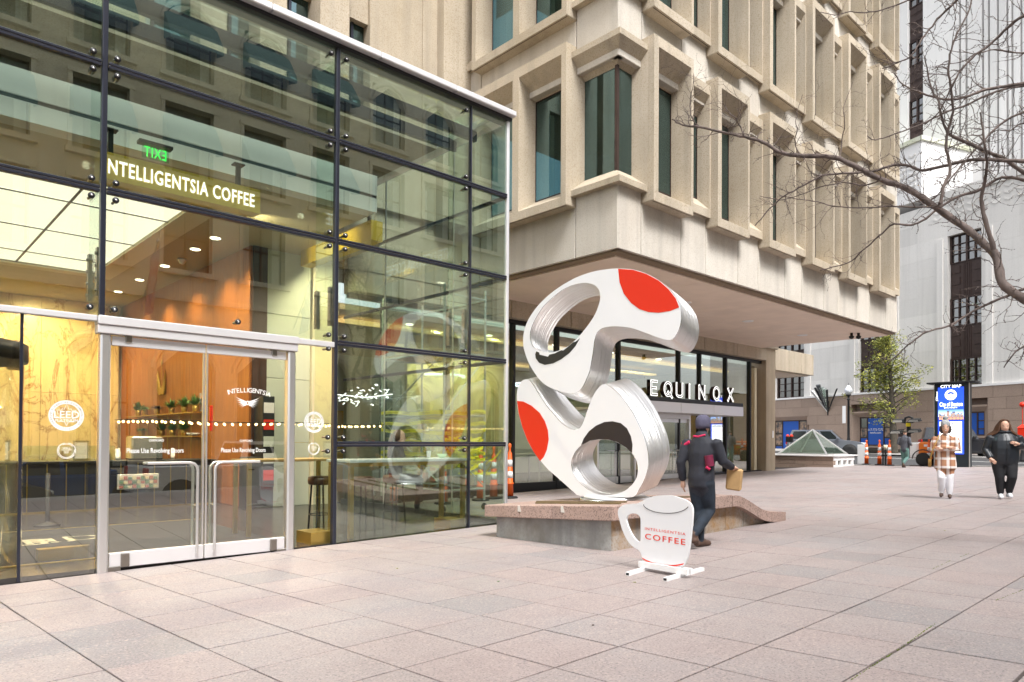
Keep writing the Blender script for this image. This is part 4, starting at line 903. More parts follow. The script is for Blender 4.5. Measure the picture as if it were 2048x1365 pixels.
solid('fire_hose_sign', 'small red and white alarm panel on the walnut post', 'panel', MB().bbox((6.5, 14.93, 1.15), (6.58, 14.965, 1.4), .004), REDP)
mb = MB(); mb.bbox((5.6, 15.6, 1.55), (5.66, 15.64, 2.1), .004); solid('red_notice', 'narrow red notice strip hung before the oak wall', 'notice', mb, REDP)
mb = MB(); mb.bbox((6.0, 14.6, ZF), (6.6, 15.0, 1.0), .02); solid('waste_cabinet', 'dark cabinet at the foot of the walnut post', 'cabinet', mb, BLACKMET)
# hanging signs
hs_ = Wp('hanging_beam_sign', 'olive beam sign with glowing white lettering hung behind the front glass', 'sign', (3.4, 10.6, 5.1), 'beam signs')
mb = MB(); mb.bbox((2.32, 10.6, 4.88), (4.53, 10.86, 5.25), .004); hs_.part(mb, 'beam', YELLOW_SIGN)
mb = MB(); mb.text('INTELLIGENTSIA COFFEE', (2.375, 10.598, 4.965), (1, 0, 0), (0, 0, 1), .20, .006, 0, 'LEFT', 2.06, 1.12, .022); hs_.part(mb, 'lettering', LETTERGLOW)
for x in (2.45, 4.2): mb = MB(); mb.box((x, 10.7, 5.25), (x+.06, 10.76, 5.6)); mb.box((x-.05, 10.66, 5.59), (x+.11, 10.80, 5.61)); hs_.part(mb, 'hanger', BLACKMET)
h2 = Wp('hanging_beam_sign', 'bright yellow beam sign hung along the side glass', 'sign', (7.3, 13.2, 5.4), 'beam signs')
mb = MB(); mb.bbox((7.22, 11.75, 5.26), (7.48, 14.7, 5.65), .004); h2.part(mb, 'beam', YELLOW_SIGN)
mb = MB(); mb.text('INTELLIGENTSIA COFFEE', (7.482, 11.9, 5.34), (0, 1, 0), (0, 0, 1), .25, .006, 0, 'LEFT', 2.6); h2.part(mb, 'lettering', LETTERGLOW)
lampn = 0
def lamp(x, y, z, e, c, ang=110, aim=None):
    l = bpy.data.lights.new('downlight_and_fill_lamp', 'SPOT'); l.energy = e; l.color = c; l.spot_size = R(ang); l.spot_blend = .8; l.shadow_soft_size = .06
    o = bpy.data.objects.new('downlight_and_fill_lamp', l); COL.objects.link(o); o.location = (x, y, z)
    if aim: o.rotation_euler = (V((x, y, z))-V(aim)).to_track_quat('Z', 'Y').to_euler()
for y in (16.2, 18.3, 20.4, 22.5): lamp(5.45, y, 5.57, 270, (1, .74, .42), 120)
lamp(5.45, 15.0, 5.57, 260, (1, .80, .52), 120)
for x in (-5, -2, 1, 4): lamp(x, 22.8, 5.5, 430, (1, .74, .34), 130, (x, 25, 1.5))  # added wall-wash spots that brighten the marble
for x in (-3, .5, 3.2): lamp(x, 15.6, 5.5, 380, (1, .83, .56), 140)  # added fill spots below the luminous ceiling to brighten the room
for x in (-2, 2.5, 6.0): lamp(x, 12.2, 5.55, 300, (1, .85, .62), 150)  # added fill spots for the zone just behind the front glass
lamp(7.6, 13.4, 5.4, 170, (1, .82, .50), 120, (7.9, 15, 3))  # added spot that brightens the cream column
lamp(5.0, 12.9, 5.5, 160, (1, .85, .5), 60, (7.2, 13.2, 5.4))  # added spot aimed at the yellow beam sign to brighten it
for y in (12.0, 14.3): mb = MB(); mb.box((7.32, y, 5.65), (7.38, y+.06, 6.2)); mb.box((7.27, y-.05, 6.2), (7.43, y+.11, 6.22)); h2.part(mb, 'hanger', BLACKMET)
ex = Wp('exit_sign', 'green glowing exit sign seen from behind under the bulkhead', 'sign', (3.1, 11.0, 5.5))
A = onY(284, 283, 11.0); B = onY(338, 325, 11.0)
mb = MB(); mb.bbox((A.x-.05, 10.94, A.z-.03), (B.x+.04, 11.08, A.z+.02), .006); ex.part(mb, 'housing', BLACKMET)
mb = MB(); mb.box((A.x, 11.0, B.z-.02), (B.x, 11.01, A.z-.03)); ex.part(mb, 'plate', EXITGLASS)
mb = MB(); mb.text('EXIT', (B.x-.035, 11.012, B.z+.01), (-1, 0, 0), (0, 0, 1), .155, .004, 0, 'LEFT', B.x-A.x-.07, 1.15, .004); ex.part(mb, 'lettering', EXITG)
# string of warm bulbs and a neon wing inside the front glass
sl = Wp('bulb_string', 'sagging string of small warm bulbs inside the glass front', 'string lights', (5, 12, 1.65))
w_ = MB()
for k in range(2): w_.tube([(3.0+.47*j, 12+k*.5, 1.68+.012*math.sin(j*1.3)) for j in range(11)], .006, 4)
sl.part(w_, 'cable', BLACKMET)
bm_ = MB()
for k in range(2):
    for j in range(34): mb = MB().ball((3.0+.14*j+k*.06, 12+k*.5, 1.645+.012*math.sin(j*.4)), .021, 6); sl.part(mb, 'bulb', BULB)
nn = MB(); q = random.Random(3)
for k in range(46):
    t = q.random(); y = 12.4+2.1*t; z = 2.36+.26*math.sin(t*2.6+.4)*q.uniform(-1, 1)-.06*t; a = q.uniform(-.5, .5)
    nn.tube([(8.1, y, z), (8.1, y+.09*math.cos(a), z+.09*math.sin(a))], .010, 4)
nn.tube([(8.1, 12.3, 2.33), (8.1, 13.3, 2.30), (8.1, 14.6, 2.42)], .009, 5)
solid('neon_fish', 'white neon outline of a fish hung behind the side glass', 'neon sign', nn, NEON)
# window table with stools and a seated customer
tb = Wp('window_table', 'long high table with brass legs right behind the front glass', 'table', (6.6, 9.9, ZF))
mb = MB(); mb.bbox((5.45, 9.42, 1.03), (7.75, 10.15, 1.075), .006); tb.part(mb, 'tabletop', mat('white_marble', (.72, .74, .72), .3))
for (x, y) in ((5.47, 9.44), (7.66, 9.44), (5.47, 10.05), (7.66, 10.05)): mb = MB(); mb.bbox((x, y, ZF), (x+.07, y+.07, .97), .004); tb.part(mb, 'leg', BRASS)
mb = MB(); mb.box((5.47, 9.46, .972), (7.73, 9.52, 1.028)); mb.box((5.47, 10.05, .972), (7.73, 10.11, 1.028)); tb.part(mb, 'apron', BRASS)
t2_ = Wp('window_table', 'second brass legged high table farther left behind the doors', 'table', (4.9, 11.6, ZF))
mb = MB(); mb.bbox((4.35, 10.55, 1.03), (5.9, 11.2, 1.07), .006); t2_.part(mb, 'tabletop', mat('oak_top', (.42, .27, .10), .5))
for (x, y) in ((4.37, 10.57), (5.8, 10.57), (4.37, 11.1), (5.8, 11.1)): mb = MB(); mb.bbox((x, y, ZF), (x+.06, y+.06, 1.03), .004); t2_.part(mb, 'leg', BRASS)
LEATHER = mat('brown_leather', (.10, .040, .018), .4)
def stool(x, y, lab):
    t = Wp('bar_stool', lab, 'stool', (x, y, ZF), 'bar stools'); mb = MB().lathe([(.18, .62), (.205, .64), (.21, .70), (.20, .75), (.14, .765), (0, .765)], (x, y, 0), 22); t.part(mb, 'seat', LEATHER)
    for k in range(4):
        a = math.pi/4+k*math.pi/2; mb = MB().tube([(x+.15*math.cos(a), y+.15*math.sin(a), .63), (x+.2*math.cos(a), y+.2*math.sin(a), ZF)], .016, 6); t.part(mb, 'leg', BLACKMET)
    mb = MB().tube([(x+.185*math.cos(a), y+.185*math.sin(a), .12) for a in [k*math.pi/8 for k in range(17)]], .010, 6, caps=False); t.part(mb, 'foot_ring', BLACKMET)
stool(6.25, 10.35, 'round brown leather bar stool left of the seated customer'); stool(5.75, 10.9, 'round brown leather bar stool farther back, left of the front one'); stool(7.05, 10.62, 'round brown leather bar stool under the seated customer')
mb = MB().lathe([(.05, 0), (.085, .07), (.09, .07), (.06, .01), (0, .01)], (7.45, 9.75, 1.075), 14); solid('salad_bowl', 'pale green paper bowl on the window table', 'bowl', mb, mat('pale_green_paper', (.55, .75, .45), .7))
mb = MB().lathe([(.03, 0), (.042, .12), (.044, .12), (.0, .125)], (7.2, 9.8, 1.075), 12); solid('paper_cup', 'white paper cup standing on the window table', 'cup', mb, WHITE)
mt = Wp('door_mat', 'dark entrance mat with a brass edge inside the doors', 'mat', (2.5, 12, ZF)); mb = MB(); mb.box((.2, 10.0, ZF+.001), (4.6, 13.5, ZF+.010)); mt.part(mb, 'mat', mat('black_mat', (.02, .02, .021), .95)); 
mb = MB(); mb.box((.12, 9.92, ZF+.001), (4.68, 9.998, ZF+.012)); mb.box((.12, 13.502, ZF+.001), (4.68, 13.58, ZF+.012)); mt.part(mb, 'edge', BRASS)
mb = MB()
for (s_, px_, py_) in (('G', 10, 1095), ('R', 45, 1090), ('I', 95, 1087), ('D', 130, 1083)):
    p = onZ(px_, py_, ZF+.014); mb.text(s_, p, (1, 0, 0), (0, 1, 0), .55, .001)
mt.part(mb, 'lettering', mat('mat_letter', (.55, .5, .36), .9))
fs = Wp('queue_stand', 'black queue stand on a round foot left of the doors inside', 'stand', (2.4, 12.6, ZF)); mb = MB().lathe([(.2, 0), (.2, .02), (.05, .06), (.035, .09), (.035, .9)], (2.4, 14.2, ZF), 20); fs.part(mb, 'post', BLACKMET)
# ------------------------------------------------------------------ plinth and sculpture
pl = Wp('plinth', 'low concrete plinth with a pink granite cap and a curved tail', 'plinth', (7.06, 5.69, -.02))
PX0, PY0, PY1 = 7.06, 5.69, 7.88
ct_ = lambda y: .575-.066*(y-5.55)              # cap top follows the sloping plaza
cbm = lambda y: .385-.060*(y-5.55)
mb = MB(); mb.hexa([(PX0, PY0, -.25), (9.9, PY0, -.2), (9.9, PY1, -.25), (PX0, PY1, -.3), (PX0, PY0, cbm(PY0)+.01), (9.9, PY0, cbm(PY0)+.005), (9.9, PY1, cbm(PY1)), (PX0, PY1, cbm(PY1)+.01)]); pl.part(mb, 'concrete_base', OLDCONC)
tail = [(9.84, .56), (10.05, .545), (10.38, .44), (10.75, .30), (11.05, .235), (11.6, .195)]
tx_ = crom([(t[0], t[1]) for t in tail], 5, False)
tz = lambda x: next((a[1]+(b[1]-a[1])*(x-a[0])/(b[0]-a[0]) for a, b in zip(tx_, tx_[1:]) if a[0] <= x <= b[0]), .56)
# rust-stained side panels and the tail wall
xs_ = [7.062, 7.85, 8.6, 9.25, 9.84, 10.38, 11.05]
for a_, b_ in zip(xs_, xs_[1:]):
    mb = MB(); n = 4; top = lambda x: (.385 if x < 9.84 else tz(x)-.165)
    for k in range(n):
        x0, x1 = a_+(b_-a_)*k/n, a_+(b_-a_)*(k+1)/n; t0, t1 = max(top(x0), gz(x0, 5.7)+.01), max(top(x1), gz(x1, 5.7)+.01)
        e0 = .006 if k == 0 else 0; e1 = .006 if k == n-1 else 0
        mb.hexa([(x0+e0, PY0-.022, -.2), (x1-e1, PY0-.022, -.2), (x1-e1, PY0+.2, -.2), (x0+e0, PY0+.2, -.2), (x0+e0, PY0-.022, t0), (x1-e1, PY0-.022, t1), (x1-e1, PY0+.2, t1), (x0+e0, PY0+.2, t0)])
    pl.part(mb, 'side_panel', RUSTCONC)
# cap stones
def cap(x0, x1, y0, y1, nm='cap_stone'):
    mb = MB(); g_ = .003
    bm = bmesh.new(); bmesh.ops.create_cube(bm, size=1)
    for v in bm.verts:
        y = y0+g_ if v.co.y < 0 else y1-g_; x = x0+g_ if v.co.x < 0 else x1-g_
        v.co = V((x, y, ct_(y) if v.co.z > 0 else cbm(y)))
    bmesh.ops.bevel(bm, geom=list(bm.edges), offset=.012, segments=2, affect='EDGES', profile=.5); mb.frombm(bm); pl.part(mb, nm, GRANITE_CAP)
for (x0, x1, y0, y1) in ((6.93, 8.1, 5.55, 6.62), (6.93, 8.1, 6.62, 7.26), (6.93, 8.1, 7.26, 8.02), (8.1, 9.0, 5.55, 6.6), (9.0, 9.84, 5.55, 6.6), (8.1, 9.84, 6.6, 8.02)): cap(x0, x1, y0, y1)
for (x0, x1) in ((9.84, 10.38), (10.38, 10.72), (10.72, 11.08), (11.08, 11.6)):
    mb = MB(); n = 5
    for k in range(n):
        a_, b_ = x0+(x1-x0)*k/n, x0+(x1-x0)*(k+1)/n; e0 = .004 if k == 0 else 0; e1 = .004 if k == n-1 else 0
        a_ += e0; b_ -= e1; za, zb = tz(a_), tz(b_)
        mb.hexa([(a_, 5.55, za-.165), (b_, 5.55, zb-.165), (b_, 5.95, zb-.165), (a_, 5.95, za-.165), (a_, 5.55, za), (b_, 5.55, zb), (b_, 5.95, zb), (a_, 5.95, za)])
    pl.part(mb, 'tail_stone', GRANITE_CAP)
mb = MB(); mb.hexa([(9.86, 5.95, -.2), (11.6, 5.95, -.2), (11.6, 8, -.2), (9.86, 8, -.2), (9.86, 5.95, .545), (10.05, 5.95, .5), (10.05, 8, .4), (9.86, 8, .42)]); pl.part(mb, 'rear_step', GRANITE_CAP)
for (x, y0, y1) in ((7.3, 5.75, 7.3), (7.62, 5.9, 7.6), (8.95, 5.7, 7.4)):
    mb = MB(); mb.hexa([(x, y0, ct_(y0)+.001), (x+.05, y0, ct_(y0)+.001), (x+.05, y1, ct_(y1)+.001), (x, y1, ct_(y1)+.001), (x, y0, ct_(y0)+.022), (x+.05, y0, ct_(y0)+.022), (x+.05, y1, ct_(y1)+.022), (x, y1, ct_(y1)+.022)]); pl.part(mb, 'bronze_bar', mat('aged_bronze', (.22, .17, .09), .6, .4))
for y in (6.42, 7.26):                                         # pale chips in the front edge
    mb = MB(); z = ct_(y); mb.hexa([(6.925, y-.05, z-.09), (6.925, y+.02, z-.09), (6.95, y+.02, z-.05), (6.95, y-.02, z-.05), (6.925, y-.02, z-.005), (6.925, y+.02, z-.005), (6.95, y+.02, z-.005), (6.95, y-.01, z-.005)]); pl.part(mb, 'pale_mortar_patch', mat('pale_mortar', (.66, .62, .57), .9))
SX = 8.1
RIBBED = bpy.data.materials.new('layered_steel'); RIBBED.use_nodes = True
def _rib():
    t = RIBBED.node_tree; N = t.nodes; L = t.links; b = N['Principled BSDF']; b.inputs['Base Color'].default_value = (.80, .79, .78, 1); b.inputs['Metallic'].default_value = 1; b.inputs['Roughness'].default_value = .40
    tc = N.new('ShaderNodeTexCoord'); mp = N.new('ShaderNodeMapping'); mp.inputs['Scale'].default_value = (60, 1.1, 1.1); L.new(tc.outputs['Object'], mp.inputs[0])
    n = N.new('ShaderNodeTexNoise'); n.inputs['Scale'].default_value = 1; n.inputs['Detail'].default_value = 5; n.inputs['Roughness'].default_value = .7; L.new(mp.outputs[0], n.inputs['Vector'])
    bp = N.new('ShaderNodeBump'); bp.inputs['Strength'].default_value = .42; bp.inputs['Distance'].default_value = .02; L.new(n.outputs['Fac'], bp.inputs['Height']); L.new(bp.outputs[0], b.inputs['Normal'])
_rib()
SCUL_W = mat('satin_white_face', (.90, .90, .90), .5, nscale=1.5, namt=.02)
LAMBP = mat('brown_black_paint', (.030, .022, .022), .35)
def z1_(p): return (1020+p[0]/4.875, 520+p[1]/4.875)
def z2_(p): return (1020+p[0]/4.875, 740+p[1]/4.875)
def yz(p): q = onX(p[0], p[1], SX); return (q.y, q.z)
su_out = [(1055, 85), (1200, 95), (1330, 135), (1450, 200), (1550, 285), (1620, 375), (1655, 460), (1668, 560), (1655, 650), (1620, 730), (1580, 775), (1530, 780), (1450, 760), (1330, 715), (1200, 670), (1100, 652), (1000, 648), (920, 660), (870, 685), (840, 725), (822, 790), (810, 880), (795, 980), (775, 1080), (745, 1160), (705, 1240), (665, 1285), (600, 1303), (520, 1290), (430, 1262), (360, 1230), (290, 1170), (230, 1090), (180, 1000), (150, 920), (130, 840), (130, 740), (150, 650), (195, 555), (270, 450), (370, 350), (490, 260), (620, 185), (760, 130), (900, 98)]
su_hole = [(760, 227), (830, 250), (870, 300), (880, 370), (865, 440), (830, 530), (780, 610), (720, 690), (650, 770), (570, 840), (490, 880), (420, 900), (350, 903), (280, 885), (225, 850), (198, 790), (195, 720), (215, 640), (260, 550), (320, 460), (400, 380), (500, 300), (600, 250), (690, 228)]
su_red = [(1055, 88), (1200, 98), (1330, 138), (1450, 203), (1547, 288), (1616, 378), (1650, 464), (1560, 500), (1450, 517), (1350, 510), (1260, 480), (1180, 420), (1110, 330), (1070, 220)]
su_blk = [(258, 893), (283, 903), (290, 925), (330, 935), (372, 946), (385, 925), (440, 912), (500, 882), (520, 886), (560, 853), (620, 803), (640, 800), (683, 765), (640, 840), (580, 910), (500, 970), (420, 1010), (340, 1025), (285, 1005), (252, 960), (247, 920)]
sl_out = [(150, 93), (190, 105), (225, 150), (265, 215), (310, 290), (360, 360), (420, 430), (480, 500), (540, 550), (600, 580), (650, 585), (690, 560), (720, 500), (750, 410), (790, 300), (830, 220), (880, 160), (920, 140), (965, 160), (1020, 200), (1080, 260), (1140, 340), (1200, 430), (1250, 530), (1290, 620), (1325, 720), (1345, 820), (1348, 920), (1330, 1010), (1300, 1090), (1260, 1160), (1200, 1240), (1000, 1238), (690, 1230), (620, 1190), (540, 1120), (450, 1040), (370, 970), (300, 890), (230, 800), (170, 690), (120, 560), (85, 430), (68, 310), (68, 230), (80, 165), (110, 115)]
sl_hole = [(870, 682), (960, 685), (1050, 710), (1130, 760), (1190, 815), (1230, 880), (1247, 960), (1235, 1050), (1190, 1120), (1120, 1180), (1020, 1215), (920, 1222), (830, 1205), (740, 1155), (660, 1080), (610, 990), (597, 920), (610, 850), (650, 780), (700, 735), (780, 695)]
sl_red = [(70, 304), (130, 310), (210, 350), (290, 420), (340, 500), (370, 590), (378, 680), (360, 780), (330, 850), (295, 889), (232, 800), (172, 690), (122, 560), (87, 430)]
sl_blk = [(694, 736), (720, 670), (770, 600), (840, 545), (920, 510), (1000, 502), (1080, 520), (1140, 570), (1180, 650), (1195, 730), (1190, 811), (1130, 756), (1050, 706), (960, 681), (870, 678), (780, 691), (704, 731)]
def fig(pts, zz, n=3, smooth=True):
    q = [yz(zz(p)) for p in pts]; return crom(q, n) if smooth else q
def offset(poly, d):
    out = []; n = len(poly); ar = sum(poly[i][0]*poly[(i+1) % n][1]-poly[(i+1) % n][0]*poly[i][1] for i in range(n)); s_ = 1 if ar > 0 else -1
    for i in range(n):
        a, b = V(poly[i-1]), V(poly[(i+1) % n]); t = (b-a).normalized(); out.append((poly[i][0]+t.y*d*s_, poly[i][1]-t.x*d*s_))
    return out
sc_ = Wp('sculpture', 'large white and brushed steel abstract sculpture with red and black fields on the plinth', 'sculpture', (8.1, 6.8, .5))
def layered(outline, hole, ext, name, nl=40, amp=.0030):
    """white face plate and a deep rim built up from many thin steel layers"""
    ext = V(ext); mb = MB(); f = lambda p: V((SX, p[0], p[1]))
    mb.slab(outline, [hole], f, V((.018, 0, 0))+ext*.0, 0, 1)
    mb2 = MB(); q = random.Random(len(outline))
    for loop in (outline, hole):
        n = len(loop); rings = []; off = 0
        for k in range(nl+1):
            u = k/nl; base = loop if k == 0 else offset(loop, q.uniform(-amp, amp))
            rings.append([f(p)+V((.018, 0, 0))+ext*u for p in base])
            if k < nl: rings.append([v+ext*(.72/nl) for v in rings[-1]])
        vs = [v for r_ in rings for v in r_]
        mb2.add(vs, [(i*n+j, i*n+(j+1) % n, (i+1)*n+(j+1) % n, (i+1)*n+j) for i in range(len(rings)-1) for j in range(n)], 0, True)
    loops = [outline, hole]; flat = [p for l in loops for p in l]; tris = tessellate_polygon([[V((p[0], p[1], 0)) for p in l] for l in loops])
    mb2.add([f(p)+V((.018, 0, 0))+ext for p in flat], [tuple(t) for t in tris], 1)
    sc_.part(mb, name+'_face', [SCUL_W, STEEL]); sc_.part(mb2, name+'_rim', [RIBBED, SCUL_W])
uo, uh, lo_, lh = fig(su_out, z1_), fig(su_hole, z1_), fig(sl_out, z2_), fig(sl_hole, z2_)
layered(uo, uh, (.38, -.03, -.14), 'upper_form'); layered(lo_, lh, (.50, .0, .12), 'lower_form')
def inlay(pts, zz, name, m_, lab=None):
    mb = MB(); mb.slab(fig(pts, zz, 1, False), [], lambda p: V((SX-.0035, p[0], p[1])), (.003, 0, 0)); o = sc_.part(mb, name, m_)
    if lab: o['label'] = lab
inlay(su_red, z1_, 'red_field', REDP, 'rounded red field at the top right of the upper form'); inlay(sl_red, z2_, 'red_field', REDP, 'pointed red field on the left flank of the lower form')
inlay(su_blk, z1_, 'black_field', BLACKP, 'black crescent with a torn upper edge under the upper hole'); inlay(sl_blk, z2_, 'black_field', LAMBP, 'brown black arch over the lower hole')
bz = yz(z2_((950, 1240)))[1]; bc = yz(z2_((920, 1245)))[0]
mb = MB().lathe([(.50, -.03), (.50, .0), (.46, .012), (0, .012)], (SX+.3, bc, bz-.012), 36); sc_.part(mb, 'base_plate', ALU_W)
mb = MB().lathe([(.56, -.06), (.56, -.031), (0, -.031)], (SX+.3, bc, bz-.012), 36); sc_.part(mb, 'base_plate', STEEL)

# ------------------------------------------------------------------ mug-shaped board on a white stand
pa, pb = onG(1285, 1140), onG(1374, 1156); cd = (pb-pa); cd.z = 0; cd.normalize(); cn = V((-cd.y, cd.x, 0))
if cn.dot(FW) < 0: cn = -cn
def onC(x, y, off=0):
    r_ = ray(x, y); q = (pa-CP).dot(cn)+off; return CP+r_*(q/r_.dot(cn))
mg = Wp('mug_sign', 'white mug-shaped board sign on a white tube stand', 'sign', tuple((pa+pb)/2))
z3_ = lambda p: (1220+p[0]/6.5, 970+p[1]/6.5)
mug = [(720, 137), (820, 145), (920, 175), (1000, 210), (1050, 255), (1072, 320), (1072, 420), (1062, 540), (1050, 660), (1035, 790), (1015, 910), (985, 1000), (950, 1050), (900, 1085), (830, 1118), (700, 1112), (600, 1075), (520, 1035), (450, 985), (418, 945), (405, 900), (385, 865), (340, 830), (280, 790), (230, 730), (190, 660), (150, 560), (120, 450), (103, 380), (105, 330), (130, 290), (180, 262), (260, 248), (340, 245), (380, 232), (430, 205), (500, 170), (600, 143)]
mhole = [(290, 372), (340, 378), (375, 400), (395, 440), (398, 560), (397, 710), (385, 738), (360, 735), (320, 700), (280, 640), (245, 570), (222, 500), (213, 450), (225, 405), (255, 380)]
def cpl(p): q = onC(*z3_(p)); return ((q-pa).dot(cd), q.z)
fm = lambda off: (lambda p: pa+cd*p[0]+V((0, 0, p[1]-pa.z))+cn*off)
mb = MB(); mb.slab(crom([cpl(p) for p in mug], 4), [crom([cpl(p) for p in mhole], 4)], fm(0), cn*.022); mg.part(mb, 'board', SIGNWHITE)
st_up = [(418, 945), (470, 975), (560, 1010), (660, 1035), (760, 1042), (860, 1040), (963, 1020)]; st_dn = [(950, 1038), (860, 1058), (760, 1061), (660, 1053), (560, 1028), (470, 993), (428, 965)]
mb = MB(); mb.slab([cpl(p) for p in crom(st_up, 3, False)+crom(st_dn, 3, False)], [], fm(-.002), cn*.0015); mg.part(mb, 'red_band', REDP)
ar_ = crom([(437, 255), (450, 285), (500, 320), (580, 350), (680, 367), (780, 370), (880, 358), (960, 330), (1005, 300), (1017, 285)], 4, False)
mb = MB(); q_ = [cpl(p) for p in ar_]; ribbon_pts = [fm(-.002)(p) for p in q_]; mb.tube(ribbon_pts, .0035, 5); mg.part(mb, 'rim_line', BLACKP)
mb = MB()
for (s_, x0, x1, yb, yt) in (('INTELLIGENTSIA', 457, 985, 604, 570), ('COFFEE', 457, 983, 722, 648)):
    A, B, T_ = onC(*z3_((x0, yb-20))), onC(*z3_((x1, yb+22))), onC(*z3_((x0, yt-20)))
    rt = cd; A2 = A-cn*.0025; mb.text(s_, A2, cd, (0, 0, 1), (T_.z-A.z), .001, 0, 'LEFT', (B-A).dot(cd), 1.25 if len(s_) > 8 else 1.2)
mg.part(mb, 'lettering', REDP)
def bar(p0, p1, w, h, m_, nm):
    d_ = (p1-p0); d_.z = 0; d_.normalize(); n_ = V((-d_.y, d_.x, 0))*w/2; mb = MB()
    mb.hexa([p0-n_, p1-n_, p1+n_, p0+n_, p0-n_+V((0, 0, h)), p1-n_+V((0, 0, h)), p1+n_+V((0, 0, h)), p0+n_+V((0, 0, h))])
    e = MB(); k = .8; e.hexa([p0-d_*.001-n_*k+V((0, 0, h*.15)), p0-d_*.0005-n_*k+V((0, 0, h*.15)), p0-d_*.0005+n_*k+V((0, 0, h*.15)), p0-d_*.001+n_*k+V((0, 0, h*.15)), p0-d_*.001-n_*k+V((0, 0, h*.85)), p0-d_*.0005-n_*k+V((0, 0, h*.85)), p0-d_*.0005+n_*k+V((0, 0, h*.85)), p0-d_*.001+n_*k+V((0, 0, h*.85))])
    o = mg.part(mb, nm, m_); mg.part(e, 'open_end', BLACKMET, o)
def zfix(p, dz=.0): return V((p.x, p.y, gz(p.x, p.y)+dz))
for (a_, b_) in (((1255, 1152), (1300, 1138)), ((1330, 1163), (1405, 1142))):
    p0, p1 = zfix(onG(*a_)), zfix(onG(*b_)); bar(p0, p1, .045, .035, WHITE, 'foot_tube')
for off in (-.03, .025):
    p0 = pa-cd*.02+cn*off; p1 = pb+cd*.04+cn*off; p0 = zfix(p0, .036); p1 = zfix(p1, .036); mb = MB(); n_ = cn*.016
    mb.hexa([p0-n_, p1-n_, p1+n_, p0+n_, p0-n_+V((0, 0, .06)), p1-n_+V((0, 0, .06)), p1+n_+V((0, 0, .06)), p0+n_+V((0, 0, .06))]); mg.part(mb, 'clamp_rail', WHITE)

# ------------------------------------------------------------------ traffic drums, channelizer posts, scaffold
def channelizer(x, y, z, h, lab, grp):
    t = thing('traffic_post', lab, 'traffic post', (x, y, z), rnd.uniform(0, 1), grp)
    k = h/1.15
    MB().lathe([(.22, 0), (.22, .035), (.20, .05), (.12, .055), (.0, .055)], (0, 0, 0), 8).build('rubber_base', RUBBER, t)
    prof = lambda z0, z1: [(.105-.05*z0/1.0, z0*k), (.105-.05*z1/1.0, z1*k)]
    b = MB()
    b.lathe([(.102, .055*k), (.091, .29*k), (.112, .30*k), (.112, .325*k), (.088, .33*k), (.058, .94*k), (.03, .97*k), (.03, 1.04*k), (.042, 1.07*k), (.042, 1.12*k), (.0, 1.15*k)], (0, 0, 0), 16)
    b.build('post_body', ORANGE, t)
    for (z0, z1) in ((.42, .56), (.66, .80)):
        MB().lathe([(p[0]+.003, p[1]) for p in prof(z0, z1)], (0, 0, 0), 16).build('reflective_band', REFLW, t)
    return t
p = onG(1019, 997); channelizer(p.x, p.y, gz(p.x, p.y), 1.42, 'orange and white traffic post just right of the glass corner', 'traffic posts by the glass')
for (px, f, lab) in ((988, 17.9, 'orange traffic post behind the glass corner, nearest the one outside'), (962, 17.4, 'orange traffic post seen through the glass in front of the yellow tape tangle'), (932, 18.4, 'orange traffic post seen through the glass left of the tape tangle'), (888, 16.6, 'orange traffic post seen through the glass beside the scaffold wheel'), (768, 17.6, 'orange traffic post seen through the glass farthest to the left')):
    q = onF(px, 880, f); channelizer(q.x, min(q.y, 14.6), gz(q.x, q.y), 1.35, lab, 'traffic posts by the glass')
for (px, py, lab) in ((1733, 930, 'orange and white street post with a white board behind it'), (1759, 931, 'orange and white street post in the middle of the row of three'), (1779, 932, 'orange and white street post beside a thin black stake'), (1858, 933, 'orange and white street post against the orange trailer')):
    q = onG(px, py); channelizer(q.x, q.y, gz(q.x, q.y), 1.25, lab, 'traffic posts along the street')
q = onG(1729, 929); mb = MB(); mb.bbox((q.x+.4, q.y, gz(q.x, q.y)), (q.x+.43, q.y+.5, gz(q.x, q.y)+1.0), .01); solid('white_board', 'white board standing behind the left street post', 'board', mb, WHITE)
q = onG(1771, 930); st_ = Wp('marker_stake', 'thin black stake with a white cup on top among the street posts', 'stake', (q.x, q.y, q.z)); mb = MB().tube([(q.x, q.y, q.z), (q.x, q.y, q.z+.75)], .05, 8); st_.part(mb, 'stake', BLACKMET); mb = MB().lathe([(.07, .75), (.09, .98), (0, .98)], (q.x, q.y, q.z), 10); st_.part(mb, 'cup', CREAM)
# scaffold tower wrapped with caution tape in the gap between pavilion and offices
sfd = Wp('scaffold_tower', 'wheeled steel scaffold tower wrapped in yellow caution tape behind the glass', 'scaffold', (9.3, 12.5, -.1))
sx0, sx1, sy0, sy1 = 8.75, 9.85, 11.4, 13.7
GALV = mat('galvanised_tube', (.50, .52, .52), .45, .8)
for (x, y) in ((sx0, sy0), (sx1, sy0), (sx0, sy1), (sx1, sy1)):
    mb = MB().tube([(x, y, .1), (x, y, 4.6)], .026, 8); sfd.part(mb, 'upright', GALV)
    mb = MB(); mb.lathe([(.05, -.02), (.07, -.015), (.07, .015), (.05, .02)], (0, 0, 0), 14); mb.v = [(x+v[0], y+v[2], -.03+v[1]) for v in mb.v]; sfd.part(mb, 'caster', RUBBER)
for z in (.35, 1.9, 3.2, 4.4):
    mb = MB()
    for (a_, b_) in (((sx0, sy0), (sx1, sy0)), ((sx1, sy0), (sx1, sy1)), ((sx1, sy1), (sx0, sy1)), ((sx0, sy1), (sx0, sy0))): mb.tube([(*a_, z), (*b_, z)], .02, 6)
    sfd.part(mb, 'ledger', GALV)
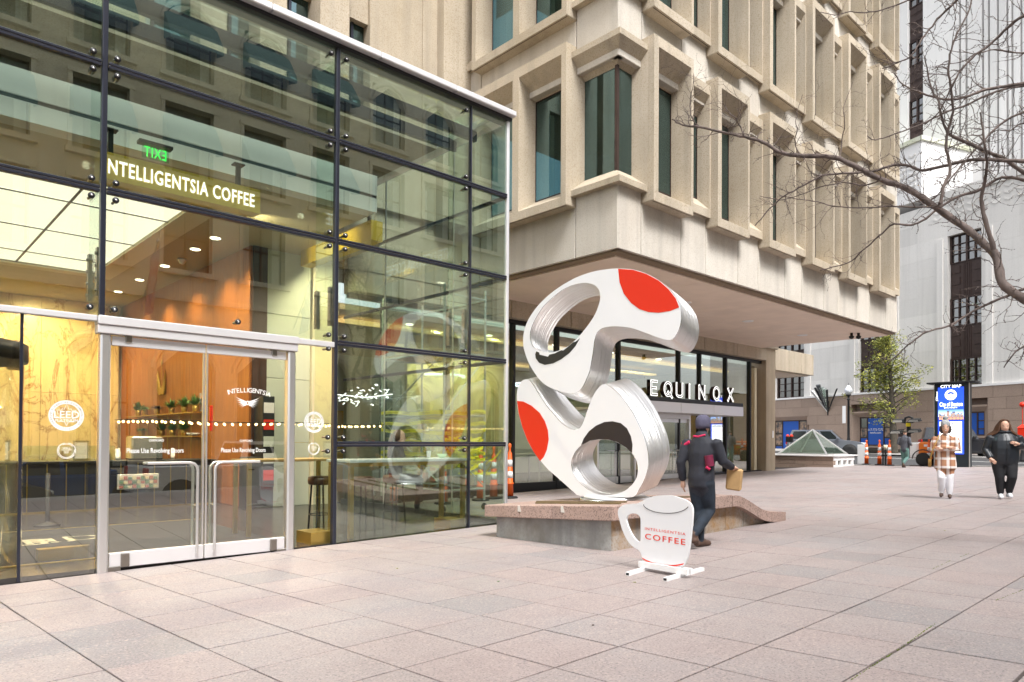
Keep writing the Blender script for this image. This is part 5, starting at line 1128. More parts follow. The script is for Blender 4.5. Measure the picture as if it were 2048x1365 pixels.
for (a_, b_) in (((sx0, sy0, .4), (sx0, sy1, 1.85)), ((sx0, sy1, 1.9), (sx0, sy0, 3.2)), ((sx1, sy0, .4), (sx1, sy1, 1.85)), ((sx0, sy0, 1.95), (sx1, sy0, 3.15))): mb = MB().tube([a_, b_], .016, 6); sfd.part(mb, 'diagonal_brace', GALV)
mb = MB(); mb.bbox((sx0, sy0, 3.22), (sx1, sy1, 3.27), .005); sfd.part(mb, 'deck_board', mat('plank', (.42, .30, .16), .8))
q_ = random.Random(5)
for (z, t) in ((1.05, .02), (1.32, -.05), (1.50, .06), (1.72, -.03), (1.9, .05), (.8, .12)):
    for (a_, b_) in (((sx0-.03, sy0), (sx0-.03, sy1)), ((sx0, sy0-.03), (sx1, sy0-.03))):
        d_ = (V((*b_, 0))-V((*a_, 0))); mb = MB(); n = 10; vs = []
        for k in range(n+1):
            u = k/n; pz = z+t*u+.02*math.sin(u*9+z*7); p0 = V((*a_, pz))+d_*u; vs += [p0, p0+V((.004, .004, .075))]
        mb.add(vs, [(2*k, 2*k+2, 2*k+3, 2*k+1) for k in range(n)])
        rt = d_.normalized(); 
        for k in range(3):
            u = (k+.2)/3.2
            if rt.y > .5: mb.text('CAUTION', V((*b_, z+t*(1-u)+.018))-rt*d_.length*u+V((-.006, 0, 0)), -rt, (0, 0, 1), .045, .001, 1)
            else: mb.text('CAUTION', V((*a_, z+t*u+.018))+d_*u+V((0, -.006, 0)), rt, (0, 0, 1), .045, .001, 1)
        sfd.part(mb, 'tape_strip', [TAPE, BLACKP])
tg = MB()
for k in range(26):
    c = V((q_.uniform(10.3, 11.3), q_.uniform(12.7, 13.7), q_.uniform(.7, 1.35))); pts = [c+V((q_.uniform(-.5, .5), q_.uniform(-.4, .4), q_.uniform(-.25, .25))) for _ in range(4)]
    sm_ = []
    for j in range(3):
        for u in (0, .33, .66): sm_.append(pts[j].lerp(pts[j+1], u)+V((0, 0, -.06*math.sin(u*3.1))))
    for a_, b_ in zip(sm_, sm_[1:]): tg.add([a_, b_, b_+V((0, .01, .045)), a_+V((0, .01, .045))], [(0, 1, 2, 3)])
o = tg.build('tape_tangle', TAPE); tag(o, 'tangle of loose yellow caution tape draped over the traffic posts', 'tape')

# ------------------------------------------------------------------ people
def person(name, label, loc, face, parts, mats, extra=None, H=1.0, vox=.016, cat='person'):
    """parts: (material, path, radii) tapered limbs merged into one continuous skin; face = heading angle of the forward direction"""
    t = thing(name, label, cat, loc, face-math.pi/2)
    mb = MB(); smp = []
    for (mi, path, rad) in parts:
        path = [V(p)*H for p in path]; rr_ = [((r_, r_) if not isinstance(r_, tuple) else r_) for r_ in rad]; rr_ = [(a*H, b*H) for a, b in rr_]
        n = 14; rings = []
        for i, p in enumerate(path):
            d = path[min(i+1, len(path)-1)]-path[max(i-1, 0)]; d.normalize()
            ux = V((1, 0, 0)); ux = ux-d*ux.dot(d)
            if ux.length < .2: ux = V((0, 1, 0))-d*d.y
            ux.normalize(); uy = d.cross(ux); rings.append([p+ux*math.cos(a)*rr_[i][0]+uy*math.sin(a)*rr_[i][1] for a in (2*math.pi*k/n for k in range(n))])
        vs = [v for r_ in rings for v in r_]; L_ = len(path)
        fs = [(i*n+k, i*n+(k+1) % n, (i+1)*n+(k+1) % n, (i+1)*n+k) for i in range(L_-1) for k in range(n)]
        e0, e1 = len(vs), len(vs)+1
        d0 = (path[0]-path[1]).normalized()*min(rr_[0])*.6; d1 = (path[-1]-path[-2]).normalized()*min(rr_[-1])*.6
        vs += [path[0]+d0, path[-1]+d1]; fs += [(e0, (k+1) % n, k) for k in range(n)]+[(e1, (L_-1)*n+k, (L_-1)*n+(k+1) % n) for k in range(n)]
        mb.add(vs, fs)
        for a_, b_, ra, rb in zip(path, path[1:], rr_, rr_[1:]):
            m_ = max(2, int((b_-a_).length/.03))
            for j in range(m_+1): u = j/m_; smp.append((*(a_.lerp(b_, u)), (ra[0]*(1-u)+rb[0]*u), (ra[1]*(1-u)+rb[1]*u), mi))
    tmp = mb.build('tmp', mats); md = tmp.modifiers.new('r', 'REMESH'); md.mode = 'VOXEL'; md.voxel_size = vox*H; md.use_smooth_shade = True
    sm = tmp.modifiers.new('s', 'SMOOTH'); sm.iterations = 4; sm.factor = .5
    bpy.context.view_layer.update()
    me = bpy.data.meshes.new_from_object(tmp.evaluated_get(bpy.context.evaluated_depsgraph_get())); bpy.data.objects.remove(tmp)
    import numpy as np
    S = np.array(smp); n = len(me.polygons); cen = np.empty(n*3); me.polygons.foreach_get('center', cen); cen = cen.reshape(-1, 3); mi_ = np.empty(n, dtype=np.int32)
    for a in range(0, n, 4000):
        D = cen[a:a+4000, None, :]-S[None, :, :3]; d_ = np.sqrt((D[:, :, 0]/S[None, :, 3])**2+(D[:, :, 1]/S[None, :, 4])**2+(D[:, :, 2]/np.minimum(S[None, :, 3], S[None, :, 4]))**2)-1
        mi_[a:a+4000] = S[np.argmin(d_*np.minimum(S[None, :, 3], S[None, :, 4]), axis=1), 5].astype(np.int32)
    me.materials.clear()
    for q in mats: me.materials.append(q)
    me.polygons.foreach_set('material_index', mi_); me.polygons.foreach_set('use_smooth', [True]*n); me.update(); me.name = 'body'
    o = bpy.data.objects.new('body', me); COL.objects.link(o); o.parent = t
    return t
def hand(t, wrist, d, nrm, side, H=1.0, curl=.5, m_=SKIN, nm='hand'):
    """palm with five unequal, bent fingers and a thumb leaving its side"""
    d = V(d).normalized(); nrm = V(nrm); nrm = (nrm-d*nrm.dot(d)).normalized(); s_ = d.cross(nrm)*side; w = V(wrist); mb = MB()
    mb.tube([w-d*.02, w+d*.02, w+d*.06, w+d*.095], [.024, .030, .036, .030], 8)
    for k, L_ in enumerate((.066, .076, .072, .056)):
        b0 = w+d*.085+s_*(.027-.018*k); q1 = b0+d*L_*.45+nrm*L_*.12*curl; q2 = q1+d*L_*.33+nrm*L_*.3*curl; q3 = q2+d*L_*.22*(1-curl*.5)+nrm*L_*.3*curl
        mb.tube([b0-d*.02, q1, q2, q3], [.0095, .009, .0085, .0065], 6)
    b0 = w+d*.025+s_*.028; mb.tube([b0, b0+d*.03+s_*.022, b0+d*.055+s_*.026+nrm*.012*curl], [.012, .0105, .008], 6)
    mb.v = [tuple(V(v)*H) for v in mb.v]; return mb.build(nm, m_, t)
def headparts(mi, z=1.50, y=0.02, tilt=0, k=1.0):
    return [(mi, [(0, y-.015, z-.10), (0, y-.005, z-.02)], [.055*k, .052*k]),
            (mi, [(0, y+.025, z-.012), (0, y+.028, z+.03), (0, y+.016, z+.09), (0, y+.006, z+.15), (0, y-.005, z+.20)], [(.046*k, .062*k), (.064*k, .080*k), (.074*k, .094*k), (.072*k, .094*k), (.045*k, .06*k)]),
            (mi, [(0, y+.095, z+.06), (0, y+.122, z+.055)], [.014, .012])]
def face(t, z, y, H=1.0, smile=True):
    for s_ in (-1, 1):
        mb = MB().ball((s_*.031, y+.089, z+.092), .010, 8, 0, (1.35, .7, .8)); mb.ball((s_*.031, y+.095, z+.092), .0085, 6, 1); mb.tube([(s_*.016, y+.096, z+.112), (s_*.050, y+.084, z+.112)], .007, 5, 2)
        mb.v = [tuple(V(v)*H) for v in mb.v]; mb.build('eye', [SIGNWHITE, BLACKP, HAIRD], t)
    mb = MB().tube([(-.026, y+.086, z+.030), (0, y+.100, z+.020), (.026, y+.086, z+.030)], [.006, .010, .006], 6); 
    if smile: mb.tube([(-.018, y+.093, z+.029), (0, y+.1055, z+.024), (.018, y+.093, z+.029)], [.005, .0075, .005], 5, 1)
    mb.v = [tuple(V(v)*H) for v in mb.v]; mb.build('mouth', [mat('lip', (.45, .13, .11), .5), SIGNWHITE], t)
    for s_ in (-1, 1):
        mb = MB().ball((s_*.076, y+.005, z+.075), .022, 8, 0, (.4, .8, 1.2)); mb.v = [tuple(V(v)*H) for v in mb.v]; mb.build('ear', SKIN, t)
def legs(mi_p, mi_s, L, Rr, rp=(.095, .068, .05), foot=.0, shoe=.044):
    out = []
    for (hip, kn, an, toe) in (L, Rr):
        hip, kn, an, toe = map(V, (hip, kn, an, toe))
        out.append((mi_p, [hip, hip.lerp(kn, .5), kn, kn.lerp(an, .45), an.lerp(kn, .06)], [rp[0], (rp[0]+rp[1])/2+.004, rp[1], (rp[1]+rp[2])/2+.004, rp[2]]))
        hl = an+(an-toe).normalized()*.055; hl.z = (an.z+toe.z)/2-.015 if abs(an.z-toe.z) > .1 else toe.z+.012
        out.append((mi_s, [hl+V((0, 0, .005)), an.lerp(toe, .4)+V((0, 0, -.012)), toe], [shoe*.95, shoe, shoe*.75]))
        out.append((mi_s, [an+V((0, 0, .02)), an.lerp(toe, .15)], [shoe*.9, shoe*.95]))
    return out
def arm(mi, sh, el, wr, r_=(.062, .05, .04)): sh, el, wr = map(V, (sh, el, wr)); return [(mi, [sh, sh.lerp(el, .5), el, el.lerp(wr, .5), wr], [r_[0], (r_[0]+r_[1])/2+.003, r_[1], (r_[1]+r_[2])/2+.003, r_[2]])]
NAVY = mat('charcoal_jacket', (.024, .026, .038), .75, nscale=7, namt=.2, bump=.25, bscale=14)
PINK = mat('pink_trim', (.62, .02, .10), .7); WINE = mat('wine_panel', (.16, .008, .04), .7)
JEANS = mat('dark_jeans', (.018, .028, .045), .85, nscale=9, namt=.25, bump=.3, bscale=16); SHOEB = mat('brown_shoe', (.09, .05, .035), .6); BEANIE = mat('grey_violet_beanie', (.085, .08, .125), .9, bump=.5, bscale=60)
# walker, seen from behind
wk = onG(1402, 1094); wk = V((wk.x, wk.y, gz(wk.x, wk.y)))
P_ = [(0, [(0, 0, .80), (0, .0, .92), (0, .01, 1.06), (0, .015, 1.24), (0, .02, 1.38), (0, .01, 1.46), (0, .02, 1.52)], [(.165, .135), (.185, .145), (.175, .14), (.20, .15), (.195, .125), (.11, .09), (.075, .075)])]
P_ += arm(0, (-.20, .01, 1.40), (-.27, -.07, 1.12), (-.275, .0, .88), (.080, .066, .05)); P_ += arm(0, (.20, .02, 1.40), (.27, .08, 1.14), (.25, .36, 1.06), (.080, .066, .052))
P_ += legs(1, 2, ((-.085, 0, .86), (-.06, .05, .47), (-.01, -.02, .09), (.03, .17, .035)), ((.085, 0, .86), (.07, .10, .48), (.06, -.28, .20), (.06, -.20, .05)), (.105, .078, .062), shoe=.05)
P_ += headparts(3, 1.53, .04)
w1 = person('person', 'person in a charcoal jacket and knit cap walking away past the mug sign', wk, R(2), P_, [NAVY, JEANS, SHOEB, SKIN], H=.985)
mb = MB(); mb.lathe([(.088, -.02), (.098, .02), (.100, .08), (.085, .13), (.05, .16), (0, .168)], (0, 0, 0), 18); mb.v = [(v[0]*.95, v[1]*1.12+.04, v[2]+1.595) for v in mb.v]; mb.v = [tuple(V(v)*.985) for v in mb.v]; mb.build('knit_cap', BEANIE, w1)
hand(w1, (-.275, .0, .87), (0, .05, -1), (.6, .5, 0), 1, .985); hand(w1, (.25, .37, 1.055), (-.1, 1, -.2), (0, -.2, -1), -1, .985, .9)
for (pts, r_, m_, nm) in (([(-.268, -.03, 1.37), (-.262, .06, 1.36)], .024, PINK, 'pink_stripe'), ([(-.14, -.062, 1.395), (-.235, -.058, 1.34)], .024, PINK, 'pink_stripe'), ([(.150, -.080, 1.22), (.165, -.060, 1.08)], .058, WINE, 'wine_panel'), ([(-.085, -.055, 1.47), (0, -.075, 1.465), (.085, -.045, 1.49)], .013, PINK, 'collar_trim'), ([(.14, -.118, 1.07), (.175, -.085, 1.04)], .020, PINK, 'pink_stripe')):
    mb = MB().tube(pts, r_, 8); mb.v = [tuple(V(v)*.985) for v in mb.v]; mb.build(nm, m_, w1)
bgp = wk+Matrix.Rotation(R(2)-math.pi/2, 3, 'Z') @ V((.24, .46, 1.0)); mb = MB(); mb.bbox((-.045, -.10, -.27), (.055, .10, .02), .02); b_ = mb.build('paper_bag', mat('kraft_paper', (.52, .33, .15), .85, nscale=6, namt=.12)); b_.location = bgp; b_.rotation_euler = (.1, -.1, .35); tag(b_, 'tan paper bag in the right hand of the walking person', 'bag')
# woman in a plaid coat
PLAID = bpy.data.materials.new('plaid_wool'); PLAID.use_nodes = True
def _pl():
    t = PLAID.node_tree; N = t.nodes; L = t.links; b = N['Principled BSDF']; b.inputs['Roughness'].default_value = .9
    tc = N.new('ShaderNodeTexCoord'); sp = N.new('ShaderNodeSeparateXYZ'); L.new(tc.outputs['Object'], sp.inputs[0])
    def band(src, per, off, wd_):
        a = N.new('ShaderNodeMath'); a.operation = 'ADD'; a.inputs[1].default_value = off+5; L.new(src, a.inputs[0]); d = N.new('ShaderNodeMath'); d.operation = 'MODULO'; d.inputs[1].default_value = per; L.new(a.outputs[0], d.inputs[0])
        c = N.new('ShaderNodeMath'); c.operation = 'LESS_THAN'; c.inputs[1].default_value = wd_; L.new(d.outputs[0], c.inputs[0]); return c.outputs[0]
    col = (.40, .20, .11, 1); last = None
    for (src, per, off, wd_, c_, fac) in ((sp.outputs[0], .17, 0, .055, (.78, .74, .72, 1), .75), (sp.outputs[2], .19, .03, .05, (.80, .76, .74, 1), .75), (sp.outputs[0], .17, .03, .012, (.10, .04, .06, 1), .7)):
        m_ = N.new('ShaderNodeMix'); m_.data_type = 'RGBA'; m_.inputs[7].default_value = c_
        if last is None: m_.inputs[6].default_value = col
        else: L.new(last, m_.inputs[6])
        k = N.new('ShaderNodeMath'); k.operation = 'MULTIPLY'; k.inputs[1].default_value = fac; L.new(band(src, per, off, wd_), k.inputs[0]); L.new(k.outputs[0], m_.inputs[0]); last = m_.outputs[2]
    L.new(last, b.inputs['Base Color'])
_pl()
WPANT = mat('white_trousers', (.78, .78, .82), .8, nscale=6, namt=.05); LOAF = mat('brown_loafer', (.06, .03, .02), .5); BTOP = mat('black_top', (.012, .012, .016), .8)
g1 = onG(1891, 997); g1 = V((g1.x, g1.y, gz(g1.x, g1.y))); back = math.atan2(-g1.y, -g1.x)
P_ = [(0, [(0, 0, .66), (0, 0, .76), (0, 0, .90), (0, 0, 1.06), (0, .01, 1.22), (0, .0, 1.34), (0, 0, 1.41)], [(.22, .185), (.215, .18), (.198, .16), (.175, .135), (.19, .14), (.17, .11), (.09, .08)])]
P_ += arm(0, (-.19, .0, 1.34), (-.245, .06, 1.08), (.02, .19, 1.09), (.075, .062, .052)); P_ += arm(0, (.19, .0, 1.34), (.245, .06, 1.08), (-.02, .21, 1.13), (.075, .062, .052))
P_ += legs(1, 2, ((-.085, 0, .80), (-.08, .05, .46), (-.075, .02, .10), (-.08, .17, .03)), ((.085, 0, .80), (.085, .12, .46), (.075, -.02, .13), (.09, .10, .045)), (.098, .075, .062), shoe=.042)
for s_, an, kn in ((-1, (-.075, .02, .10), (-.08, .05, .46)), (1, (.075, -.02, .13), (.085, .12, .46))): P_.append((3, [V(an), V(an).lerp(V(kn), .16)], [.042, .045]))
P_ += headparts(3, 1.475, .02); P_.append((4, [(0, .098, 1.24), (0, .070, 1.40)], [(.028, .022), (.055, .03)]))
w2 = person('person', 'smiling person in a brown plaid coat and grey pompom hat with folded arms', g1, back+R(2), P_, [PLAID, WPANT, LOAF, SKIN, BTOP], H=1.0, vox=.014)
face(w2, 1.475, .02)
GREYK = mat('grey_knit', (.42, .43, .44), .95, nscale=40, namt=.2, bump=.6, bscale=50)
mb = MB(); mb.lathe([(.084, -.01), (.096, .0), (.098, .05), (.088, .10), (.055, .14), (0, .15)], (0, .018, 1.60), 18); mb.ball((0, .01, 1.785), .052, 10); mb.build('knit_hat', GREYK, w2)
mb = MB()
for s_ in (-1, 1): mb.tube([(s_*.078, .02, 1.60), (s_*.09, .03, 1.52), (s_*.075, .05, 1.45)], [.03, .034, .02], 8)
mb.tube([(-.07, -.07, 1.6), (-.06, -.08, 1.48), (.06, -.08, 1.48), (.07, -.07, 1.6)], .05, 8); mb.build('hair', HAIRD, w2)
mb = MB()
for s_ in (-1, 1): mb.add([(s_*.03, .118, 1.26), (s_*.115, .122, 1.30), (s_*.12, .095, 1.37), (s_*.06, .085, 1.42), (s_*.045, .112, 1.36)], [(0, 1, 2, 3, 4)]); mb.add([(s_*.03, .128, 1.25), (s_*.12, .13, 1.30), (s_*.125, .10, 1.37), (s_*.065, .09, 1.425), (s_*.045, .12, 1.36)], [(0, 1, 2, 3, 4)])
mb.build('lapel', PLAID, w2)
hand(w2, (.03, .195, 1.09), (1, .1, .12), (0, -1, 0), 1, 1, .5); hand(w2, (-.03, .215, 1.13), (-1, .1, -.1), (0, -1, 0), -1, 1, .5)
M2 = Matrix.Rotation(back+R(2)-math.pi/2, 3, 'Z')
hb = Wp('handbag', 'tan half-moon handbag at the hip of the plaid coat', 'handbag', tuple(g1+M2 @ V((.26, .05, .78))))
mb = MB(); pts = [M2 @ V((.27, -.02+.17*math.cos(a), .86+.17*math.sin(a)*1.05)) for a in [math.pi+k*math.pi/12 for k in range(13)]]; pts2 = [p+(M2 @ V((.06, 0, 0))) for p in pts]; n = len(pts)
TAN = mat('tan_leather', (.42, .24, .06), .5)
mb.add([g1+p for p in pts]+[g1+p for p in pts2], [tuple(range(n)), tuple(reversed(range(n, 2*n)))]+[(i, (i+1) % n, n+(i+1) % n, n+i) for i in range(n)]); hb.part(mb, 'pouch', TAN)
mb = MB().tube([g1+M2 @ V(p) for p in ((.29, .13, .86), (.24, .17, 1.1), (.15, .15, 1.32), (.12, .0, 1.43), (.15, -.12, 1.3), (.26, -.16, 1.05), (.29, -.17, .86))], .011, 6); hb.part(mb, 'strap', TAN)
# woman in a black puffer jacket
PUFF = mat('black_puffer', (.012, .016, .022), .42, bump=.7, bscale=9, stretch=(.35, .35, 1.6)); BPANT = mat('black_trousers', (.010, .010, .013), .8); SNEAK = mat('white_sneaker', (.72, .74, .78), .5)
g2 = onG(2009, 998); g2 = V((g2.x, g2.y, gz(g2.x, g2.y))); bk2 = math.atan2(-g2.y, -g2.x)
P_ = [(0, [(0, 0, .78), (0, .01, .86), (0, .02, .98), (0, .03, 1.10), (0, .02, 1.24), (0, .0, 1.36), (0, 0, 1.44)], [(.255, .185), (.275, .20), (.27, .205), (.262, .20), (.26, .18), (.21, .13), (.11, .09)])]
P_ += arm(0, (.25, .0, 1.34), (.345, -.02, 1.06), (.28, .12, .88), (.085, .076, .055)); P_ += arm(0, (-.25, .0, 1.34), (-.37, .0, 1.10), (-.22, .20, 1.18), (.085, .078, .055))
P_ += [(1, [(0, 0, .74), (0, 0, .84)], [(.23, .17), (.24, .18)])]
P_ += legs(1, 2, ((.11, 0, .80), (.10, .06, .46), (.075, .01, .10), (.085, .18, .035)), ((-.11, 0, .80), (-.11, .13, .47), (-.085, -.03, .13), (-.10, .11, .05)), (.140, .092, .066), shoe=.05)
P_ += headparts(3, 1.475, .02, k=1.08); 
w3 = person('person', 'long-haired person in a black puffer jacket and white sneakers at the right', g2, bk2+R(12), P_, [PUFF, BPANT, SNEAK, SKIN], H=1.0, vox=.015)
face(w3, 1.475, .025, smile=False)
mb = MB(); mb.ball((0, .005, 1.625), .112, 18, 0, (.95, 1.05, 1.0))
vq = []
for v in mb.v: vq.append((v[0], min(v[1], .112 if v[2] > 1.685 else (.06 if v[2] > 1.66 else .0)), v[2]))
mb.v = vq
for s_, ex in ((-1, .22), (1, .24)):
    for k in range(6): mb.tube([(s_*.045, .02-.015*k, 1.70), (s_*(.092+.004*k), .03-.025*k, 1.58), (s_*(.10+.012*k), .03-.03*k, 1.46), (s_*(.13+ex*.3+.012*k), .02-.03*k, 1.39), (s_*(.16+ex*.35+.02*k), .0-.02*k, 1.36-.01*k)], [.022, .03, .03, .022, .006], 6)
mb.build('hair', HAIRB, w3)
hand(w3, (-.21, .21, 1.185), (.75, .25, .25), (0, -1, -.3), 1, 1.0, .7); hand(w3, (.285, .13, .875), (-.5, .5, -.6), (0, -1, 0), -1, 1.0, .6)
mb = MB(); mb.tube([(0, .205, .80), (0, .226, .98), (0, .226, 1.10), (0, .195, 1.25), (0, .125, 1.38)], .006, 5); mb.build('zip', BLACKMET, w3)
mb = MB(); mb.tube([(-.11, .03, 1.43), (-.06, .09, 1.45), (.06, .09, 1.45), (.11, .03, 1.43), (.09, -.07, 1.46), (-.09, -.07, 1.46), (-.11, .03, 1.43)], .03, 8, caps=False); mb.build('hood', PUFF, w3)
# man with a cap near the street
SWEAT = mat('grey_sweater', (.10, .105, .125), .9, nscale=8, namt=.15); TEAL = mat('teal_trousers', (.10, .19, .17), .85)
g3 = onG(1809, 936); g3 = V((g3.x, g3.y, gz(g3.x, g3.y)))
P_ = [(0, [(0, 0, .82), (0, 0, .94), (0, .01, 1.1), (0, .01, 1.26), (0, .01, 1.38), (0, 0, 1.46)], [(.165, .13), (.17, .135), (.18, .14), (.205, .15), (.19, .12), (.085, .08)])]
P_ += arm(0, (-.2, 0, 1.39), (-.27, -.04, 1.12), (-.18, .18, 1.02), (.072, .062, .045)); P_ += arm(0, (.2, 0, 1.39), (.27, -.04, 1.12), (.2, .2, 1.04), (.072, .062, .045))
P_ += legs(1, 2, ((-.09, 0, .86), (-.08, .06, .47), (-.07, .03, .09), (-.07, .2, .035)), ((.09, 0, .86), (.09, .07, .47), (.09, -.30, .22), (.09, -.22, .07)), (.105, .08, .062), shoe=.05)
P_ += headparts(3, 1.52, .02)
w4 = person('person', 'person in a grey sweater and teal trousers walking by the street posts', g3, R(-8), P_, [SWEAT, TEAL, SHOEB, SKIN], H=.96)
mb = MB(); mb.lathe([(.082, 0), (.092, .02), (.088, .07), (.06, .11), (0, .12)], (0, .015, 1.615), 16); mb.bbox((-.07, .09, 1.615), (.07, .20, 1.63), .006); mb.v = [tuple(V(v)*.96) for v in mb.v]; mb.build('cap', mat('olive_cap', (.06, .05, .035), .9), w4)
hand(w4, (-.17, .19, 1.02), (.3, .9, 0), (0, 0, -1), 1, .96); hand(w4, (.2, .21, 1.04), (-.3, .9, 0), (0, 0, -1), -1, .96)
# seated customer inside
P_ = [(0, [(0, 0, .62), (0, 0, .72), (0, .02, .86), (0, .05, 1.04), (0, .07, 1.18), (0, .06, 1.27)], [(.17, .14), (.175, .14), (.15, .12), (.175, .125), (.165, .10), (.075, .07)])]
P_ += arm(0, (-.17, .06, 1.18), (-.22, .18, .96), (-.08, .40, 1.0), (.06, .052, .04)); P_ += arm(0, (.17, .06, 1.18), (.22, .20, .96), (.1, .42, 1.02), (.06, .052, .04))
for s_ in (-1, 1):
    P_.append((1, [(s_*.09, .02, .66), (s_*.1, .25, .68), (s_*.1, .45, .66)], [.095, .082, .07])); P_.append((1, [(s_*.1, .45, .66), (s_*.1, .44, .4), (s_*.1, .40, .17)], [.07, .055, .045])); P_.append((2, [(s_*.1, .36, .11), (s_*.1, .42, .10), (s_*.1, .56, .07)], [.042, .045, .032]))
P_ += headparts(3, 1.32, .08)
sc0 = (7.05, 10.62, ZF+.14)
w5 = person('person', 'long-haired person in black seated at the window table inside', sc0, R(-40), P_, [BTOP, BPANT, BLACKMET, SKIN], H=1.0)
mb = MB(); mb.ball((0, .06, 1.44), .105, 14, 0, (.95, 1.0, 1.05)); mb.v = [(v[0], min(v[1], .11), v[2]) for v in mb.v]
for k in range(9): x = -.09+.0225*k; mb.tube([(x*.8, -.03, 1.46), (x, -.06, 1.30), (x*1.15, -.09, 1.12), (x*1.1, -.10, .96)], [.03, .034, .03, .012], 6)
mb.build('hair', HAIRB, w5); hand(w5, (-.08, .41, 1.0), (.3, .9, 0), (0, 0, -1), 1); hand(w5, (.1, .43, 1.02), (-.3, .9, 0), (0, 0, -1), -1)
# ------------------------------------------------------------------ art deco tower across the street
tv = Wp('stone_tower', 'pale limestone tower with bronze window strips on a brown granite base', 'building', tuple(tw(0, 0, .6)))
def tbox(s0, s1, d0, d1, z0, z1, mb=None):
    mb = mb or MB(); mb.hexa([tw(s0, d0, z0), tw(s1, d0, z0), tw(s1, d1, z0), tw(s0, d1, z0), tw(s0, d0, z1), tw(s1, d0, z1), tw(s1, d1, z1), tw(s0, d1, z1)]); return mb
ZB = 4.98; SL, SR = 22, -20                       # base top; wall extent along the wall (left is positive)
def srange(pl_, pr_, y, d=0): a = onT(pl_, y, d)[0]; b = onT(pr_, y, d)[0]; return min(a, b), max(a, b)
strips = [srange(1550, 1608, 760), srange(1716, 1780, 720), srange(1895, 1963, 640)]
w_ = strips[2][1]-strips[2][0]; strips.insert(0, (strips[2][0]-9.2, strips[2][0]-9.2+w_)); strips = sorted(strips)
gw = []
for (pl_, pr_, yt, yb) in ((1545, 1608, 841, 912), (1714, 1777, 834, 892), (1904, 1963, 824, 872)):
    s0, s1 = srange(pl_, pr_, 860); px = (pl_+pr_)/2; gw.append((s0, s1, onT(px, yb)[1], onT(px, yt)[1]))
# granite base of separate blocks, leaving the shop windows free
rows = [.55+(ZB-.55)*k/6 for k in range(7)]
for r_ in range(6):
    s = SR+(.8 if r_ % 2 else 0)
    while s < SL:
        e = s+1.75; cuts = [(s, e)]
        for (a, b, z0, z1) in gw:
            if rows[r_+1] > z0+.1 and rows[r_] < z1+.25:
                a_, b_ = a-.45, b+.45; nc = []
                for (p, q) in cuts:
                    if q <= a_ or p >= b_: nc.append((p, q))
                    else:
                        if p < a_-.2: nc.append((p, a_))
                        if q > b_+.2: nc.append((b_, q))
                cuts = nc
        for (p, q) in cuts:
            pj = rnd.uniform(0, .006); tv.part(tbox(p+.008, q-.008, -.10-pj, .4, rows[r_]+.006, rows[r_+1]-.006), 'granite_block', GRANITE_BASE)
        s = e
tv.part(tbox(SR, SL, .46, .6, .4, ZB-.01), 'joint_bed', stone('granite_joint', (.24, .17, .14), (.2, .14, .12), (.22, .16, .13)))
tv.part(tbox(SR, SL, -.16, .4, ZB, ZB+.14), 'base_course', LIME2)
# limestone piers and recessed strips
ZP, ZL = 17.7, 22.6; SLB = onT(1848, 272)[0]
cur = SR
for (a, b) in strips+[(SL, SL)]:
    # courses of ashlar
    z = ZB+.14; top = ZP
    while z < top-.05:
        z1 = min(z+1.27, top); s = cur; n = max(1, int((a-cur)/2.3+.5))
        for k in range(n):
            p, q = cur+(a-cur)*k/n, cur+(a-cur)*(k+1)/n
            tv.part(tbox(p+.0025, q-.0025, rnd.uniform(0, .004), .6, z+.0025, z1-.0025), 'limestone_block', LIME)
        z = z1
    cur = b
tv.part(tbox(SR, SL, .62, .8, ZB, ZP-.02), 'limestone_bed', BLACKMET)
for (a, b) in strips:
    for e_ in (a-.72, b+.30): tv.part(tbox(e_, e_+.42, -.07, .05, ZB+.16, ZP-2.6), 'pilaster', LIME)
tv.part(tbox(SR, SLB, -.12, .9, ZP, ZP+.5), 'parapet', LIME)
zyw = lambda px, y: onT(px, y)[1]
wz = [(zyw(1930, 790), zyw(1930, 715)), (zyw(1930, 650), zyw(1930, 592)), (zyw(1930, 521), zyw(1930, 464))]
wz[0] = (ZB+.16, wz[0][1])
def steelwin(s0, s1, z0, z1, d, par, nx=4, nz=3, name='window', double=True):
    f = MB(); t = .07
    tbox(s0, s1, d-.05, d+.05, z0, z0+t, f); tbox(s0, s1, d-.05, d+.05, z1-t, z1, f)
    for k in range(nx+1):
        c = s0+(s1-s0)*k/nx; w2_ = t/2*(1.7 if (k == nx//2 and double) or k in (0, nx) else .75); tbox(c-w2_, c+w2_, d-.05, d+.05, z0, z1, f)
    for k in range(1, nz): c = z0+(z1-z0)*k/nz; tbox(s0, s1, d-.045, d+.045, c-t*.3, c+t*.3, f)
    o = tv.part(f, name, BRONZE); g = tbox(s0+.03, s1-.03, d+.06, d+.07, z0+.03, z1-.03); tv.part(g, 'pane', TWRGLASS, o)
    g = tbox(s0+.05, s1-.05, d+.24, d+.28, z0, z1); tv.part(g, 'blind', CURTAIN if rnd.random() < .5 else CREAM, o)
    if rnd.random() < .6:
        g = MB(); c = tw(s0+(s1-s0)*.3, d+.15, z1-.3*(z1-z0)); g.ball(c, .06, 8, 0, (1.1, 3.2, .9)); tv.part(g, 'room_lamp', LAMPW, o)
    return o
